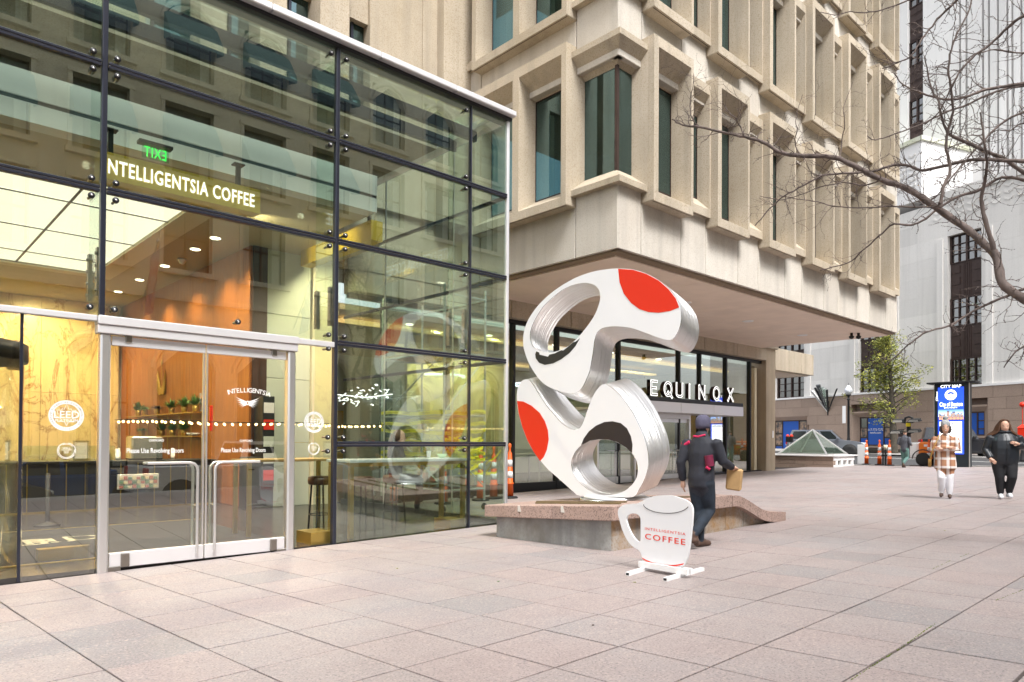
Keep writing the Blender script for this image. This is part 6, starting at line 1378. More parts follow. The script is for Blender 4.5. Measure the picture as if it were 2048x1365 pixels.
def spandrel(s0, s1, z0, z1, d):
    o = tv.part(tbox(s0, s1, d, d+.08, z0, z1), 'bronze_spandrel', BRONZE); mb = MB(); n = max(2, int((z1-z0)/.62))
    for k in range(n):
        za = z0+(z1-z0)*(k+.15)/n; zb = za+(z1-z0)/n*.62
        for (p, q) in ((s0+.10, s0+.62), (s1-.62, s1-.10)): tbox(p, q, d-.045, d-.001, za, zb, mb)
    for k in range(5): c = s0+.85+(s1-s0-1.7)*k/4; tbox(c-.03, c+.03, d-.03, d-.001, z0+.05, z1-.05, mb)
    tv.part(mb, 'relief', BRONZE, o)
for (a, b) in strips:
    for (z0, z1) in wz: steelwin(a+.06, b-.06, z0, z1, .30, tv, 4, 3)
    for z0, z1 in zip([w[1] for w in wz], [w[0] for w in wz[1:]]): spandrel(a+.05, b-.05, z0+.01, z1-.01, .30)
    z = wz[2][1]
    tv.part(tbox(a-.01, b+.01, .0, .6, z+.01, ZP), 'limestone_head', LIME)
for k in range(40):                                    # carved band under the parapet
    s0 = SR+1+k*.78
    if s0 > SLB-.5: break
    mb = MB()
    for r_ in range(3):
        for sg_ in (-1, 1):
            zc = ZP-1.3+r_*.42; mb.hexa([tw(s0, -.03, zc), tw(s0+sg_*.25, -.05, zc+.14), tw(s0+sg_*.25, -.001, zc+.14), tw(s0, -.001, zc), tw(s0, -.03, zc+.12), tw(s0+sg_*.25, -.05, zc+.28), tw(s0+sg_*.25, -.001, zc+.28), tw(s0, -.001, zc+.12)])
    tv.part(mb, 'carved_chevron', LIME)
# taller corner block and its carved front with a mossy cap
tv.part(tbox(SLB, SL, -.25, 6, ZP+.51, ZL-.3), 'corner_block', LIME2)
tv.part(tbox(SLB-.15, SL, -.4, 6.1, ZL-.3, ZL), 'block_cap', stone('mossy_cap', (.74, .74, .68), (.45, .50, .22), (.62, .65, .45), .9, 20))
for k in range(6):
    mb = MB(); s0 = SLB+.7+k*.8
    for r_ in range(6):
        for sg_ in (-1, 1):
            zc = ZL-3.4+r_*.42; mb.hexa([tw(s0, -.30, zc), tw(s0+sg_*.25, -.32, zc+.14), tw(s0+sg_*.25, -.251, zc+.14), tw(s0, -.251, zc), tw(s0, -.30, zc+.12), tw(s0+sg_*.25, -.32, zc+.28), tw(s0+sg_*.25, -.251, zc+.28), tw(s0, -.251, zc+.12)])
    tv.part(mb, 'carved_chevron', LIME)
# setback shaft with bronze strips and tall slots
D2 = 5.0; ZT2 = 75
sa, sb = srange(1815, 1846, 140, D2)
slots = []
for (pl_, pr_) in ((1917, 1922), (1930, 1935), (1963, 1968), (1975, 1980), (1993, 1998), (2012, 2017), (2022, 2027), (2040, 2045)): slots.append(srange(pl_, pr_, 150, D2))
far_sl = sorted([(sa, sb)]+slots); cur = SR-4
for (a, b) in far_sl+[(SL+14, SL+14)]:
    z = ZP
    while z < ZT2: tv.part(tbox(cur, a, D2, D2+3, z, min(z+6.0, ZT2)-.004), 'shaft_pier', LIME2); z += 6.0
    cur = b
for (a, b) in slots: tv.part(tbox(a, b, D2+.55, D2+.7, ZP, ZT2), 'slot_window', BRONZE)
dz_ = onT(1830, 59, D2)[1]-onT(1830, 127, D2)[1]; zw0 = onT(1830, 127, D2)[1]; zw1 = onT(1830, 78, D2)[1]; per = onT(1830, 78, D2)[1]-onT(1830, 196, D2)[1]
for k in range(-2, 6):
    z0, z1 = zw0+per*k, zw1+per*k
    if z0 > ZP: steelwin(sa+.03, sb-.03, z0, z1, D2+.25, tv, 2, 3, 'window')
    if z1+.02 > ZP: spandrel(sa+.03, sb-.03, z1+.01, zw0+per*(k+1)-.01, D2+.25)
# ground floor windows with blue lettings posters
BLUE = mat('blue_poster', (.005, .09, .46), .5, emit=None); POSTERP = mat('food_photo', (.45, .30, .20), .6, nscale=3.5, col2=(.05, .06, .07), detail=2)
for i, (a, b, z0, z1) in enumerate(gw):
    hd = MB(); hd.hexa([tw(a-.44, -.10, z1+.30), tw(b+.44, -.10, z1+.30), tw(b, .30, z1), tw(a, .30, z1), tw(a-.44, -.10, z1+.42), tw(b+.44, -.10, z1+.42), tw(b+.44, .3, z1+.42), tw(a-.44, .3, z1+.42)]); tv.part(hd, 'window_head', GRANITE_BASE)
    for sg_, e_ in ((-1, a), (1, b)):
        jm = MB(); e2 = e_+sg_*.44; jm.hexa([tw(e2, -.10, z0), tw(e_, .30, z0), tw(e_+sg_*.02, .36, z0), tw(e2, .36, z0), tw(e2, -.10, z1+.30), tw(e_, .30, z1), tw(e_+sg_*.02, .36, z1), tw(e2, .36, z1+.30)]); tv.part(jm, 'window_jamb', GRANITE_BASE)
    sl_ = tbox(a-.44, b+.44, -.12, .36, z0-.14, z0-.002); tv.part(sl_, 'sill', GRANITE_BASE)
    f = MB(); t = .09; W3 = b-a; xs = [a, a+W3*.24, b-W3*.24, b]
    for c in xs: tbox(c-t/2, c+t/2, .30, .40, z0, z1, f)
    for c in (z0+t/2, z1-t/2): tbox(a, b, .302, .398, c-t/2, c+t/2, f)
    for c in (.28, .62): 
        for (p, q) in ((xs[0], xs[1]), (xs[2], xs[3])): tbox(p, q, .305, .395, z0+(z1-z0)*c-t/3, z0+(z1-z0)*c+t/3, f)
    o = tv.part(f, 'shop_window', BRONZE)
    tv.part(tbox(a, b, .355, .365, z0, z1), 'pane', PYRGLASS, o)
    tv.part(tbox(xs[1]+.05, xs[2]-.05, .335, .345, z0+.06, z1-.06), 'poster', BLUE, o)
    for (p, q) in ((xs[0]+.06, xs[1]-.06), (xs[2]+.06, xs[3]-.06)):
        for k, (c0, c1) in enumerate(((.03, .26), (.31, .60), (.65, .95))):
            if k == 2 and q > b-.3 and i == 1: continue
            tv.part(tbox(p, q, .335, .345, z0+(z1-z0)*c0, z0+(z1-z0)*c1), 'poster', BLUE if k == 0 or i == 2 else POSTERP, o)
    mb = MB(); cmid = (xs[1]+xs[2])/2; rt = -WD
    lines = {0: (('Available', .42, .20), ('for Lease', .30, .20)), 1: (('617-772-7270', .52, .15), ('nmrk.com', .42, .15)), 2: ()}[2-i if False else i]
    for (s_, fz, h) in lines: mb.text(s_, tw(cmid, .328, z0+(z1-z0)*fz), rt, (0, 0, 1), h*1.15, .003, 0, 'CENTER')
    if lines: tv.part(mb, 'poster_lettering', DEC, o)
# fan-shaped lantern on the wall
fs0, fz0 = onT(1658, 825)[0], onT(1658, 825)[1]
fl = Wp('wall_lantern', 'fan-shaped metal and glass wall lantern on the granite base', 'lantern', tuple(tw(fs0, -.4, fz0)))
ZF2 = onT(1650, 772)[1]
for (pxa, pya, m_, w0) in ((1637, 784, ALU, .16), (1644, 778, BLACKMET, .12), (1650, 772, TWRGLASS, .36), (1657, 777, PYRGLASS, .34), (1663, 780, PYRGLASS, .30), (1668, 782, BLACKMET, .12), (1688, 780, BLACKMET, .10)):
    s1, z1 = onT(pxa, pya); mb = MB(); mb.hexa([tw(fs0-.05, -.16, fz0), tw(fs0+.05, -.16, fz0), tw(fs0+.05, -.11, fz0), tw(fs0-.05, -.11, fz0), tw(s1-w0/2, -.75, z1), tw(s1+w0/2, -.80, z1), tw(s1+w0/2, -.72, z1+.08), tw(s1-w0/2, -.68, z1+.08)]); fl.part(mb, 'glass_blade' if m_ in (TWRGLASS, PYRGLASS) else 'metal_blade', m_)
mb = MB().tube([tw(fs0, -.13, fz0-.25), tw(fs0, -.14, fz0+.9)], [.04, .12], 6); fl.part(mb, 'stem', BLACKMET)

# ------------------------------------------------------------------ city map kiosk
kL, kR = onG(1868.5, 934), onG(1940, 935); kx = 35.1; yA, yB = onX(1869, 900, kx).y, onX(1938, 900, kx).y; zb_, zt_ = gz(kx, (yA+yB)/2), onX(1905, 767, kx).z
ki = Wp('city_map_kiosk', 'tall black kiosk with a glowing blue city poster and street map', 'kiosk', (kx, (yA+yB)/2, zb_))
mb = MB(); mb.bbox((kx, yB, zb_-.05), (kx+.45, yA, zt_), .02); ki.part(mb, 'cabinet', mat('black_green_enamel', (.012, .020, .026), .35))
mb = MB(); mb.bbox((kx-.15, yB-.28, zt_+.002), (kx+.6, yA+.28, zt_+.07), .01); ki.part(mb, 'roof_plate', BLACKMET)
mb = MB(); mb.box((kx-.012, yB-.03, zb_), (kx+.03, yB-.001, zt_)); mb.box((kx-.012, yA+.001, zb_), (kx+.03, yA+.02, zt_)); ki.part(mb, 'edge_trim', ALU)
def kp(px, py, off=0): q = onX(px, py, kx-off); return q
S0, S1 = kp(1876, 776), kp(1928, 909)
def emat(n, c, e=1.0): return mat(n, c, .4, emit=c, estr=e)
KBLUE = emat('screen_blue', (.012, .05, .58), 1.15); KNAVY = emat('screen_navy', (.005, .02, .16), 1.0); KSKY = emat('screen_dawn', (.42, .62, .95), 1.0); KW = emat('screen_white', (.92, .93, .95), 1.1); KGOLD = emat('screen_city_glow', (.75, .38, .10), 1.0); KDARK = emat('screen_building', (.045, .04, .06), .8); KRED = emat('map_red', (.8, .1, .15), .9)
y0s, y1s = S0.y, S1.y; zts, zbs = S0.z, S1.z
def kbox(ya, yb, za, zb, off, m_, nm, par=None): mb = MB(); mb.box((kx-off-.002, ya, za), (kx-off, yb, zb)); return ki.part(mb, nm, m_, par)
scr = kbox(y1s, y0s, zbs, zts, .004, KBLUE, 'screen')
HZ = zts-zbs; zz = lambda f_: zbs+HZ*f_
for k in range(5): kbox(y1s+.01, y0s-.01, zz(.555+.022*k), zz(.577+.022*k), .007, emat('screen_sky_band', (.55-.11*k, .72-.12*k, .95-.07*k), 1.0), 'sky_band', scr)
kbox(y1s+.01, y0s-.01, zz(.50), zz(.556), .007, KNAVY, 'river', scr)
for k in range(18):
    w_ = (y0s-y1s-.04)/18; ya = y1s+.02+k*w_; hgt = rnd.uniform(.015, .05); 
    if k in (6, 7): hgt = .075
    if k in (10, 11): hgt = .09
    b = kbox(ya, ya+w_*.86, zz(.555), zz(.56+hgt), .0105, KDARK, 'skyline_block', scr)
    mb = MB()
    for j in range(max(1, int(hgt/.02))): mb.box((kx-.016, ya+w_*.15, zz(.562+j*.02)), (kx-.014, ya+w_*.7, zz(.570+j*.02)))
    o = ki.part(mb, 'lit_window', KGOLD, scr)
    kbox(ya, ya+w_*.5, zz(.515), zz(.55), .0105, KGOLD, 'water_glow', scr)
KYC = (y0s+y1s)/2
mb = MB(); f = lambda p: V((kx-.009, KYC-p[0], zz(.885)+p[1])); R1 = .235
teeth = [((R1 if k % 2 else R1*.93)*math.cos(2*math.pi*k/48), (R1 if k % 2 else R1*.93)*math.sin(2*math.pi*k/48)) for k in range(48)]
mb.slab(teeth, [circ(0, 0, R1*.72, 30)], f, (.002, 0, 0)); mb.slab(circ(0, 0, R1*.64, 30), [circ(0, 0, R1*.58, 30)], f, (.002, 0, 0)); mb.slab([(-.12, -.01), (-.06, .03), (0, .05), (.06, .03), (.12, -.01), (.1, -.05), (-.1, -.05)], [], f, (.002, 0, 0)); mb.slab([(-.10, -.08), (.10, -.08), (.08, -.10), (-.08, -.10)], [], f, (.002, 0, 0)); ki.part(mb, 'city_seal', KW, scr)
rt = (0, -1, 0)
mb = MB(); mb.text('City of', (kx-.009, KYC+.43, zz(.715)), rt, (0, 0, 1), .19, .002, 0, 'LEFT', .40); mb.text('Boston', (kx-.009, KYC-.01, zz(.715)), rt, (0, 0, 1), .19, .002, 0, 'LEFT', .44); mb.text('Boston', (kx-.0095, KYC-.016, zz(.716)), rt, (0, 0, 1), .19, .002, 0, 'LEFT', .44); mb.text('MARTIN J. WALSH, MAYOR', (kx-.009, KYC, zz(.685)), rt, (0, 0, 1), .05, .002, 0, 'CENTER', .5); ki.part(mb, 'poster_lettering', KW, scr)
mpn = kbox(y1s+.08, y0s-.06, zz(.02), zz(.485), .007, KW, 'street_map', scr)
kbox(y1s+.12, y0s-.10, zz(.445), zz(.47), .0105, KNAVY, 'map_title_band', scr)
mb = MB(); mb.text('Downtown Boston', (kx-.013, KYC, zz(.450)), rt, (0, 0, 1), .065, .001, 0, 'CENTER'); ki.part(mb, 'map_title', KW, scr)
for k in range(26):
    ya = y1s+.12+rnd.random()*(y0s-y1s-.3); za = .04+rnd.random()*.38; kbox(ya, ya+rnd.uniform(.02, .06), zz(za), zz(za+rnd.uniform(.004, .015)), .0105, rnd.choice((KRED, KSKY, KBLUE, emat('map_grey', (.6, .6, .62), .9))), 'map_mark', scr)
mb = MB(); mb.text('CITY MAP', (kx-.004, KYC, zt_-.19), rt, (0, 0, 1), .13, .003, 0, 'CENTER', .80); ki.part(mb, 'title_lettering', KW)
mb = MB(); mb.text('JCDecaux', (kx-.004, yA-.13, zz(.80)), (0, 0, 1), (0, 1, 0), .075, .003, 0, 'LEFT'); ki.part(mb, 'maker_lettering', KW)

# ------------------------------------------------------------------ glass pyramid skylight on a low stone wall
c0 = onG(1667, 935); X0, Y0 = c0.x, c0.y; X1, Y1 = X0+2.7, Y0+3.4; zb_ = gz(X0, Y0); zw_ = onX(1667, 911, X0).z
py = Wp('pyramid_skylight', 'glass pyramid skylight on a low stone wall with small square vents', 'skylight', (X0, Y0, zb_))
n = 3
for r_ in range(n):
    za, zc = zb_-.1+(zw_-.07-zb_+.1)*r_/n, zb_-.1+(zw_-.07-zb_+.1)*(r_+1)/n; s = Y0+(.4 if r_ % 2 else 0)
    ys = [Y0]+[Y0+.5+.85*k-(.4 if r_ % 2 else 0) for k in range(1, 4)]+[Y1]
    for a_, b_ in zip(ys, ys[1:]): mb = MB(); mb.bbox((X0, a_+.006, za+.005), (X0+.25, b_-.006, zc-.005), .01); py.part(mb, 'wall_block', GRANITE_BASE)
    if r_ == 1:
        for k in range(4): mb = MB(); mb.bbox((X0+.255+k*.62, Y0-.01, za+.005), (X0+.255+k*.62+.24, Y0+.25, zc-.005), .01); py.part(mb, 'wall_block', LIME2)
    else:
        for k in range(3): mb = MB(); mb.bbox((X0+.006+k*.82, Y0-.01, za+.005), (X0+.814+k*.82, Y0+.25, zc-.005), .01); py.part(mb, 'wall_block', LIME2)
mb = MB(); mb.box((X0+.1, Y0+.1, zb_-.1), (X1, Y1, zw_-.1)); py.part(mb, 'wall_core', BLACKMET)
mb = MB(); mb.bbox((X0-.07, Y0-.08, zw_-.07), (X1, Y1+.1, zw_), .012); py.part(mb, 'coping', LIME2)
bx0, by0, bx1, by1 = X0+.1, Y0+.35, X0+2.5, Y0+2.75; ap = V(((bx0+bx1)/2, (by0+by1)/2, 0)); ap.z = CAM_Z+(ray(1631, 860).z/ray(1631, 860).dot(FW))*((ap-V((0, 0, 0))).dot(FW))
cs = [V((bx0, by0, zw_+.02)), V((bx1, by0, zw_+.02)), V((bx1, by1, zw_+.02)), V((bx0, by1, zw_+.02))]
for k in range(4):
    a, b = cs[k], cs[(k+1) % 4]; mb = MB(); mb.tube([a, ap], .045, 6); py.part(mb, 'hip_bar', ALU); mb = MB(); mb.tube([a, b], .05, 6); py.part(mb, 'base_bar', ALU)
    g = MB(); nn = (b-a).cross(ap-a).normalized()*.015; ce = (a+b+ap)/3; q = [p+(ce-p)*.01 for p in (a, b, ap)]; g.add(q+[p-nn for p in q], [(0, 1, 2), (5, 4, 3), (0, 1, 4, 3), (1, 2, 5, 4), (2, 0, 3, 5)]); py.part(g, 'glass_face', PYRGLASS)

# ------------------------------------------------------------------ street furniture
def atF(px, f, zf): p = onF(px, 885, f); return V((p.x, p.y, zf(p.x, p.y)))
stz = lambda x, y: zs(x)
lp = atF(1697, 48.5, lambda x, y: zs(x)+.1); la = Wp('street_lamp', 'black street lamp with a white acorn globe in front of the granite wall', 'street lamp', tuple(lp))
ztop = onF(1697, 768, 48.5).z; H_ = ztop-lp.z
mb = MB().lathe([(.22, 0), (.22, .3), (.16, .45), (.12, .9), (.10, 1.0), (.085, 1.1), (.07, H_-1.15), (.10, H_-1.12), (.10, H_-1.05), (.06, H_-1.0), (.08, H_-.85), (.17, H_-.80), (.17, H_-.75), (0, H_-.74)], tuple(lp), 14); la.part(mb, 'pole', BLACKMET)
mb = MB().lathe([(.15, H_-.74), (.26, H_-.5), (.24, H_-.35), (.13, H_-.22), (.11, H_-.14), (.05, H_-.1), (.0, H_-.08)], tuple(lp), 16); la.part(mb, 'globe', mat('milk_glass', (.8, .83, .88), .25)); mb = MB().lathe([(.03, H_-.1), (.015, H_+.02), (0, H_+.1)], tuple(lp), 8); la.part(mb, 'finial', BLACKMET)
mb = MB(); q = lp+V((-.1, .32, 0)); mb.hexa([q+V((0, -.16, 2.1)), q+V((0, .06, 2.1)), q+V((.03, .06, 2.1)), q+V((.03, -.16, 2.1)), q+V((0, -.16, 3.3)), q+V((0, .06, 3.3)), q+V((.03, .06, 3.3)), q+V((.03, -.16, 3.3))]); la.part(mb, 'parking_plate', WHITE)
mp_ = atF(1579, 39, stz); me_ = Wp('parking_meter', 'twin-headed parking meter with red domes by the silver car', 'parking meter', tuple(mp_))
mb = MB().tube([mp_, mp_+V((0, 0, 1.1))], .04, 8); me_.part(mb, 'post', WHITE)
for dy in (-.11, .11):
    mb = MB(); mb.bbox((mp_.x-.08, mp_.y+dy-.085, mp_.z+1.12), (mp_.x+.08, mp_.y+dy+.085, mp_.z+1.42), .02); me_.part(mb, 'meter_head', BLACKMET); mb = MB().lathe([(.09, 1.42), (.085, 1.48), (.05, 1.54), (0, 1.56)], (mp_.x, mp_.y+dy, mp_.z), 12); me_.part(mb, 'red_dome', REDP)
fa = atF(2045, 37.5, stz); fb = Wp('fire_alarm_post', 'red fire alarm box on a black post at the right edge', 'fire alarm', tuple(fa))
mb = MB().lathe([(.2, 0), (.16, .1), (.08, .5), (.07, .75)], tuple(fa), 10); fb.part(mb, 'post', BLACKMET)
mb = MB(); mb.bbox((fa.x-.14, fa.y-.2, fa.z+1.25), (fa.x+.14, fa.y+.2, fa.z+1.80), .02); mb.hexa([fa+V((-.16, -.23, 1.80)), fa+V((.16, -.23, 1.80)), fa+V((.16, .23, 1.80)), fa+V((-.16, .23, 1.80)), fa+V((-.02, -.02, 2.0)), fa+V((.02, -.02, 2.0)), fa+V((.02, .02, 2.0)), fa+V((-.02, .02, 2.0))]); fb.part(mb, 'box', REDP)
mb = MB(); mb.bbox((fa.x-.12, fa.y-.17, fa.z+.72), (fa.x+.12, fa.y+.17, fa.z+1.24), .01); fb.part(mb, 'notice', WHITE); mb = MB().tube([fa+V((0, 0, 1.9)), fa+V((0, 0, 2.95))], .02, 6); mb.ball(fa+V((0, 0, 3.05)), .15, 12); fb.part(mb, 'signal_globe', REDP)

# ------------------------------------------------------------------ vehicles
CARGLASS = mat('car_glass', (.015, .02, .022), .08, spec=.8)
TAIL = mat('tail_light', (.45, .01, .01), .25); HEAD = mat('headlight', (.75, .78, .8), .1)
def car(name, label, cat, loc, head, col, L=4.6, Wd=1.86, H=1.7, belt=1.0, hood=1.0, cabin=(-2.1, -1.75, .35, 1.05), wheel=.36, kind='suv', group=None, trim=None, base=None):
    t = thing(name, label, cat, loc, head, group); h = L/2; zb = .28; w = Wd/2; paint = col; fa_, ra = h-.9, -h+.85
    nose = .78 if kind != 'pickup' else hood-.02
    prof = [(-h+.05, zb+.05), (-h, .55), (-h+.03, belt-.05), (-h+.12, belt), (cabin[3], belt), (h-.35, nose+.06), (h-.08, nose-.06), (h, .58), (h-.04, zb+.08), (h-.3, zb)]
    if kind == 'suv': prof = [(-h+.05, zb+.05), (-h, .6), (-h+.06, belt), (cabin[3], belt+.01), (h-.55, hood-.08), (h-.10, hood-.22), (h, .62), (h-.03, zb+.1), (h-.25, zb)]
    prof += [(-h+.3, zb)]
    lay = [(-w, .955), (-w+.05, 1), (w-.05, 1), (w, .955)]; mb = MB(); n = len(prof); cx_ = 0; cz_ = .62
    for i, (y, k) in enumerate(lay): mb.v += [(p[0]*(.5+.5*k), y, cz_+(p[1]-cz_)*k) for p in prof]
    for i in range(3):
        for j in range(n): mb.f.append((i*n+j, i*n+(j+1) % n, (i+1)*n+(j+1) % n, (i+1)*n+j)); mb.mi.append(0); mb.sm.append(False)
    mb.f += [tuple(range(n)), tuple(reversed(range(3*n, 4*n)))]; mb.mi += [0, 0]; mb.sm += [False, False]
    if kind == 'pickup':
        pass
    b = mb.build('body', paint, t)
    c = cabin; wt = w*.78; wb = w*.97; zt = H
    q = [(c[0], -wb, belt-.02), (c[3], -wb, belt-.02), (c[3], wb, belt-.02), (c[0], wb, belt-.02), (c[1], -wt, zt), (c[2], -wt, zt), (c[2], wt, zt), (c[1], wt, zt)]
    MB().hexa(q).build('cabin', paint, t)
    def lerp(a, b_, u): return V(a)+(V(b_)-V(a))*u
    for s_, (p0, p1, p2, p3) in ((-1, (q[0], q[1], q[5], q[4])), (1, (q[3], q[2], q[6], q[7]))):
        for (u0, u1) in ((.06, .36), (.40, .66), (.70, .95)) if L > 4.4 and kind == 'suv' else ((.08, .48), (.53, .93)):
            lo = lambda u: lerp(p0, p1, u); hi = lambda u: lerp(p3, p2, u)
            pts = [lerp(lo(u0), hi(u0), .12), lerp(lo(u1), hi(u1), .12), lerp(lo(u1), hi(u1), .86), lerp(lo(u0), hi(u0), .86)]; o_ = V((0, s_*.006, .002))
            MB().add([p+o_ for p in pts]+[p-o_ for p in pts], [(0, 1, 2, 3), (7, 6, 5, 4)]+[(k, (k+1) % 4, 4+(k+1) % 4, 4+k) for k in range(4)]).build('side_window', CARGLASS, t)
    for nm, (p0, p1, p2, p3), o_ in (('windscreen', (q[1], q[2], q[6], q[5]), V((.008, 0, .006))), ('rear_window', (q[0], q[3], q[7], q[4]), V((-.008, 0, .006)))):
        f_ = lambda u, v: lerp(lerp(p0, p1, u), lerp(p3, p2, u), v); pts = [f_(.07, .1), f_(.93, .1), f_(.92, .9), f_(.08, .9)]
        MB().add([p+o_ for p in pts]+[p-o_ for p in pts], [(0, 1, 2, 3), (7, 6, 5, 4)]+[(k, (k+1) % 4, 4+(k+1) % 4, 4+k) for k in range(4)]).build(nm, CARGLASS, t)
    for x in (fa_, ra):
        for s_ in (-1, 1):
            ar = MB(); ar.lathe([(0, 0), (wheel+.09, 0), (wheel+.09, .012), (0, .012)], (0, 0, 0), 20); ar.v = [(x+v[0], s_*(w-.008+v[2]), wheel+v[1]) for v in ar.v]; ar.build('wheel_arch', RUBBER, t)
            ty = MB(); ty.lathe([(wheel*.62, -.02), (wheel*.95, -.03), (wheel, .02), (wheel, .17), (wheel*.95, .2), (wheel*.62, .2)], (0, 0, 0), 22); ty.v = [(x+v[0], s_*(w+.03-v[2]), wheel+v[1]) for v in ty.v]; wo_ = ty.build('wheel', RUBBER, t)
            ri = MB(); ri.lathe([(wheel*.60, 0), (wheel*.62, .03), (0, .05)], (0, 0, 0), 20)
            for k in range(6): a = k*math.pi/3; ri.hexa([(wheel*.12*math.cos(a+.5), wheel*.12*math.sin(a+.5), -.012), (wheel*.57*math.cos(a+.12), wheel*.57*math.sin(a+.12), -.012), (wheel*.57*math.cos(a-.12), wheel*.57*math.sin(a-.12), -.012), (wheel*.12*math.cos(a-.5), wheel*.12*math.sin(a-.5), -.012)]+[(wheel*.12*math.cos(a+.5), wheel*.12*math.sin(a+.5), .03), (wheel*.57*math.cos(a+.12), wheel*.57*math.sin(a+.12), .03), (wheel*.57*math.cos(a-.12), wheel*.57*math.sin(a-.12), .03), (wheel*.12*math.cos(a-.5), wheel*.12*math.sin(a-.5), .03)], 1)
            ri.v = [(x+v[0], s_*(w+.035-v[2]), wheel+v[1]) for v in ri.v]; ri.build('rim', [BLACKMET, ALU], wo_)
    for s_ in (-1, 1):
        MB().bbox((h-.30, s_*(w-.02)-.0, nose-.16 if kind != 'suv' else hood-.30), (h-.04, s_*(w-.42), nose-.04 if kind != 'suv' else hood-.17), .03).build('headlight', HEAD, t)
        MB().bbox((-h-.01, s_*(w-.015), belt-.30), (-h+.10, s_*(w-.26), belt-.05), .02).build('tail_light', TAIL, t)
        MB().bbox((c[3]-.35, s_*(w+.02), belt+.02), (c[3]-.18, s_*(w+.20), belt+.17), .03).build('mirror', trim or paint, t)
        for k, x in enumerate((-.35, .65)): MB().bbox((x, s_*(w+.012), belt-.17), (x+.18, s_*(w-.02), belt-.13), .01).build('door_handle', trim or paint, t)
        MB().bbox((ra+.5, s_*(w+.008), .32), (fa_-.5, s_*(w-.05), .42), .02).build('sill_strip', trim or RUBBER, t)
    MB().bbox((h-.06, -w*.6, .55), (h+.015, w*.6, nose-.12 if kind != 'suv' else hood-.30), .02).build('grille', BLACKMET, t)
    MB().bbox((h-.2, -w*.97, .30), (h+.03, w*.97, .50), .03).build('bumper', trim or paint, t); MB().bbox((-h-.03, -w*.97, .36), (-h+.2, w*.97, .56), .03).build('bumper', trim or paint, t)
    MB().box((h+.016, -.26, .58), (h+.03, .26, .69)).build('number_plate', WHITE, t)
    return t
def paint(n, c, met=.5): return mat(n, c, .28, met, coat=.6)
sp = atF(1652, 46.5, stz); car('parked_car', 'silver grey off-road car parked behind the glass pyramid', 'car', tuple(sp), math.atan2(-.95, .30), paint('silver_grey_paint', (.20, .215, .25)), 4.75, 1.9, 1.75, 1.08, 1.10, (-2.30, -2.0, .35, 1.05), .37, 'suv')
jp = atF(1925, 42.5, stz); jt = car('parked_car', 'dark grey boxy off-road car behind the kiosk and the person in black', 'car', tuple(jp), math.atan2(-.93, .36), paint('dark_grey_paint', (.035, .036, .044)), 4.5, 1.85, 1.85, 1.15, 1.16, (-2.1, -1.95, .35, .75), .42, 'suv', trim=RUBBER)
tx0, tx1 = onY(205, 960, 20.5).x, onY(715, 960, 20.5).x; txc = (tx0+tx1)/2
TW = paint('white_truck_paint', (.86, .87, .88), .0)
tk = car('pickup_truck', 'white pickup truck in the side street facing along the glass pavilion', 'truck', (txc, -2.15, ZR), 0, TW, min(6.0, tx1-tx0), 2.0, 1.93, 1.28, 1.22, (-.55, -.35, 1.05, 1.6), .42, 'pickup', trim=RUBBER)
h = min(6.0, tx1-tx0)/2; MB().bbox((-h+.14, -.82, 1.281), (-.6, .82, 1.285), .001).build('bed_cover', RUBBER, tk)
car('parked_car', 'black saloon car in the side street behind the pickup', 'car', (txc-7.2, -2.3, ZR), 0, paint('black_car_paint', (.012, .013, .016)), 4.6, 1.82, 1.45, .92, .9, (-1.7, -1.0, .45, 1.25), .34, 'sedan')
car('parked_car', 'blue saloon car on the far lane of the side street', 'car', (txc-4.0, -5.2, ZR), 0, paint('blue_car_paint', (.01, .07, .30)), 4.6, 1.82, 1.5, .92, .9, (-1.7, -1.0, .45, 1.25), .34, 'sedan')
car('parked_car', 'light silver saloon car ahead of the pickup in the side street', 'car', (txc+7.0, -2.4, ZR), 0, paint('light_silver_paint', (.52, .54, .56)), 4.6, 1.82, 1.48, .92, .9, (-1.7, -1.0, .45, 1.25), .34, 'sedan')
# light tower trailer
tl = onG(1848, 933); tlz = gz(tl.x, tl.y); tr_ = Wp('light_tower_trailer', 'orange light tower trailer with a folded mast of four floodlights', 'trailer', (tl.x, tl.y, tlz))
ya, yb, yc = onX(1824, 900, tl.x+.1).y, onX(1836, 900, tl.x+.1).y, onX(1896, 900, tl.x+.1).y; X_ = tl.x+.1
zt_, zb_ = onX(1850, 885, X_).z, onX(1850, 918, X_).z
mb = MB(); mb.bbox((X_, yb-.01, zb_), (X_+1.4, ya+.12, zt_), .08); tr_.part(mb, 'white_end', WHITE)
mb = MB(); mb.bbox((X_-.02, yc, zb_), (X_+1.42, yb-.012, zt_+.02), .08); tr_.part(mb, 'hood', ORANGE_BODY)
wy_ = onX(1848, 900, X_).y; wr = .31
for sx_ in (X_-.16, X_+1.45):
    mb = MB(); mb.lathe([(wr*.6, 0), (wr, .02), (wr, .18), (wr*.6, .2)], (0, 0, 0), 22); mb.v = [(sx_+v[2], wy_+v[0], tlz+wr+v[1]) for v in mb.v]; wo_ = tr_.part(mb, 'wheel', RUBBER)
    mb = MB(); mb.lathe([(wr*.6, .03), (wr*.3, .02), (wr*.3, .0), (0, .0)], (0, 0, 0), 18); mb.v = [(sx_+.02+v[2], wy_+v[0], tlz+wr+v[1]) for v in mb.v]; tr_.part(mb, 'rim', mat('grey_rim', (.25, .25, .25), .4, .5), wo_)
    mb = MB(); n = 8; pts = [V((sx_-.02, wy_+.44*math.cos(a), tlz+.34+.42*math.sin(a))) for a in [math.pi*k/n for k in range(n+1)]]; mb.tube(pts, .024, 6); tr_.part(mb, 'mudguard', BLACKMET)
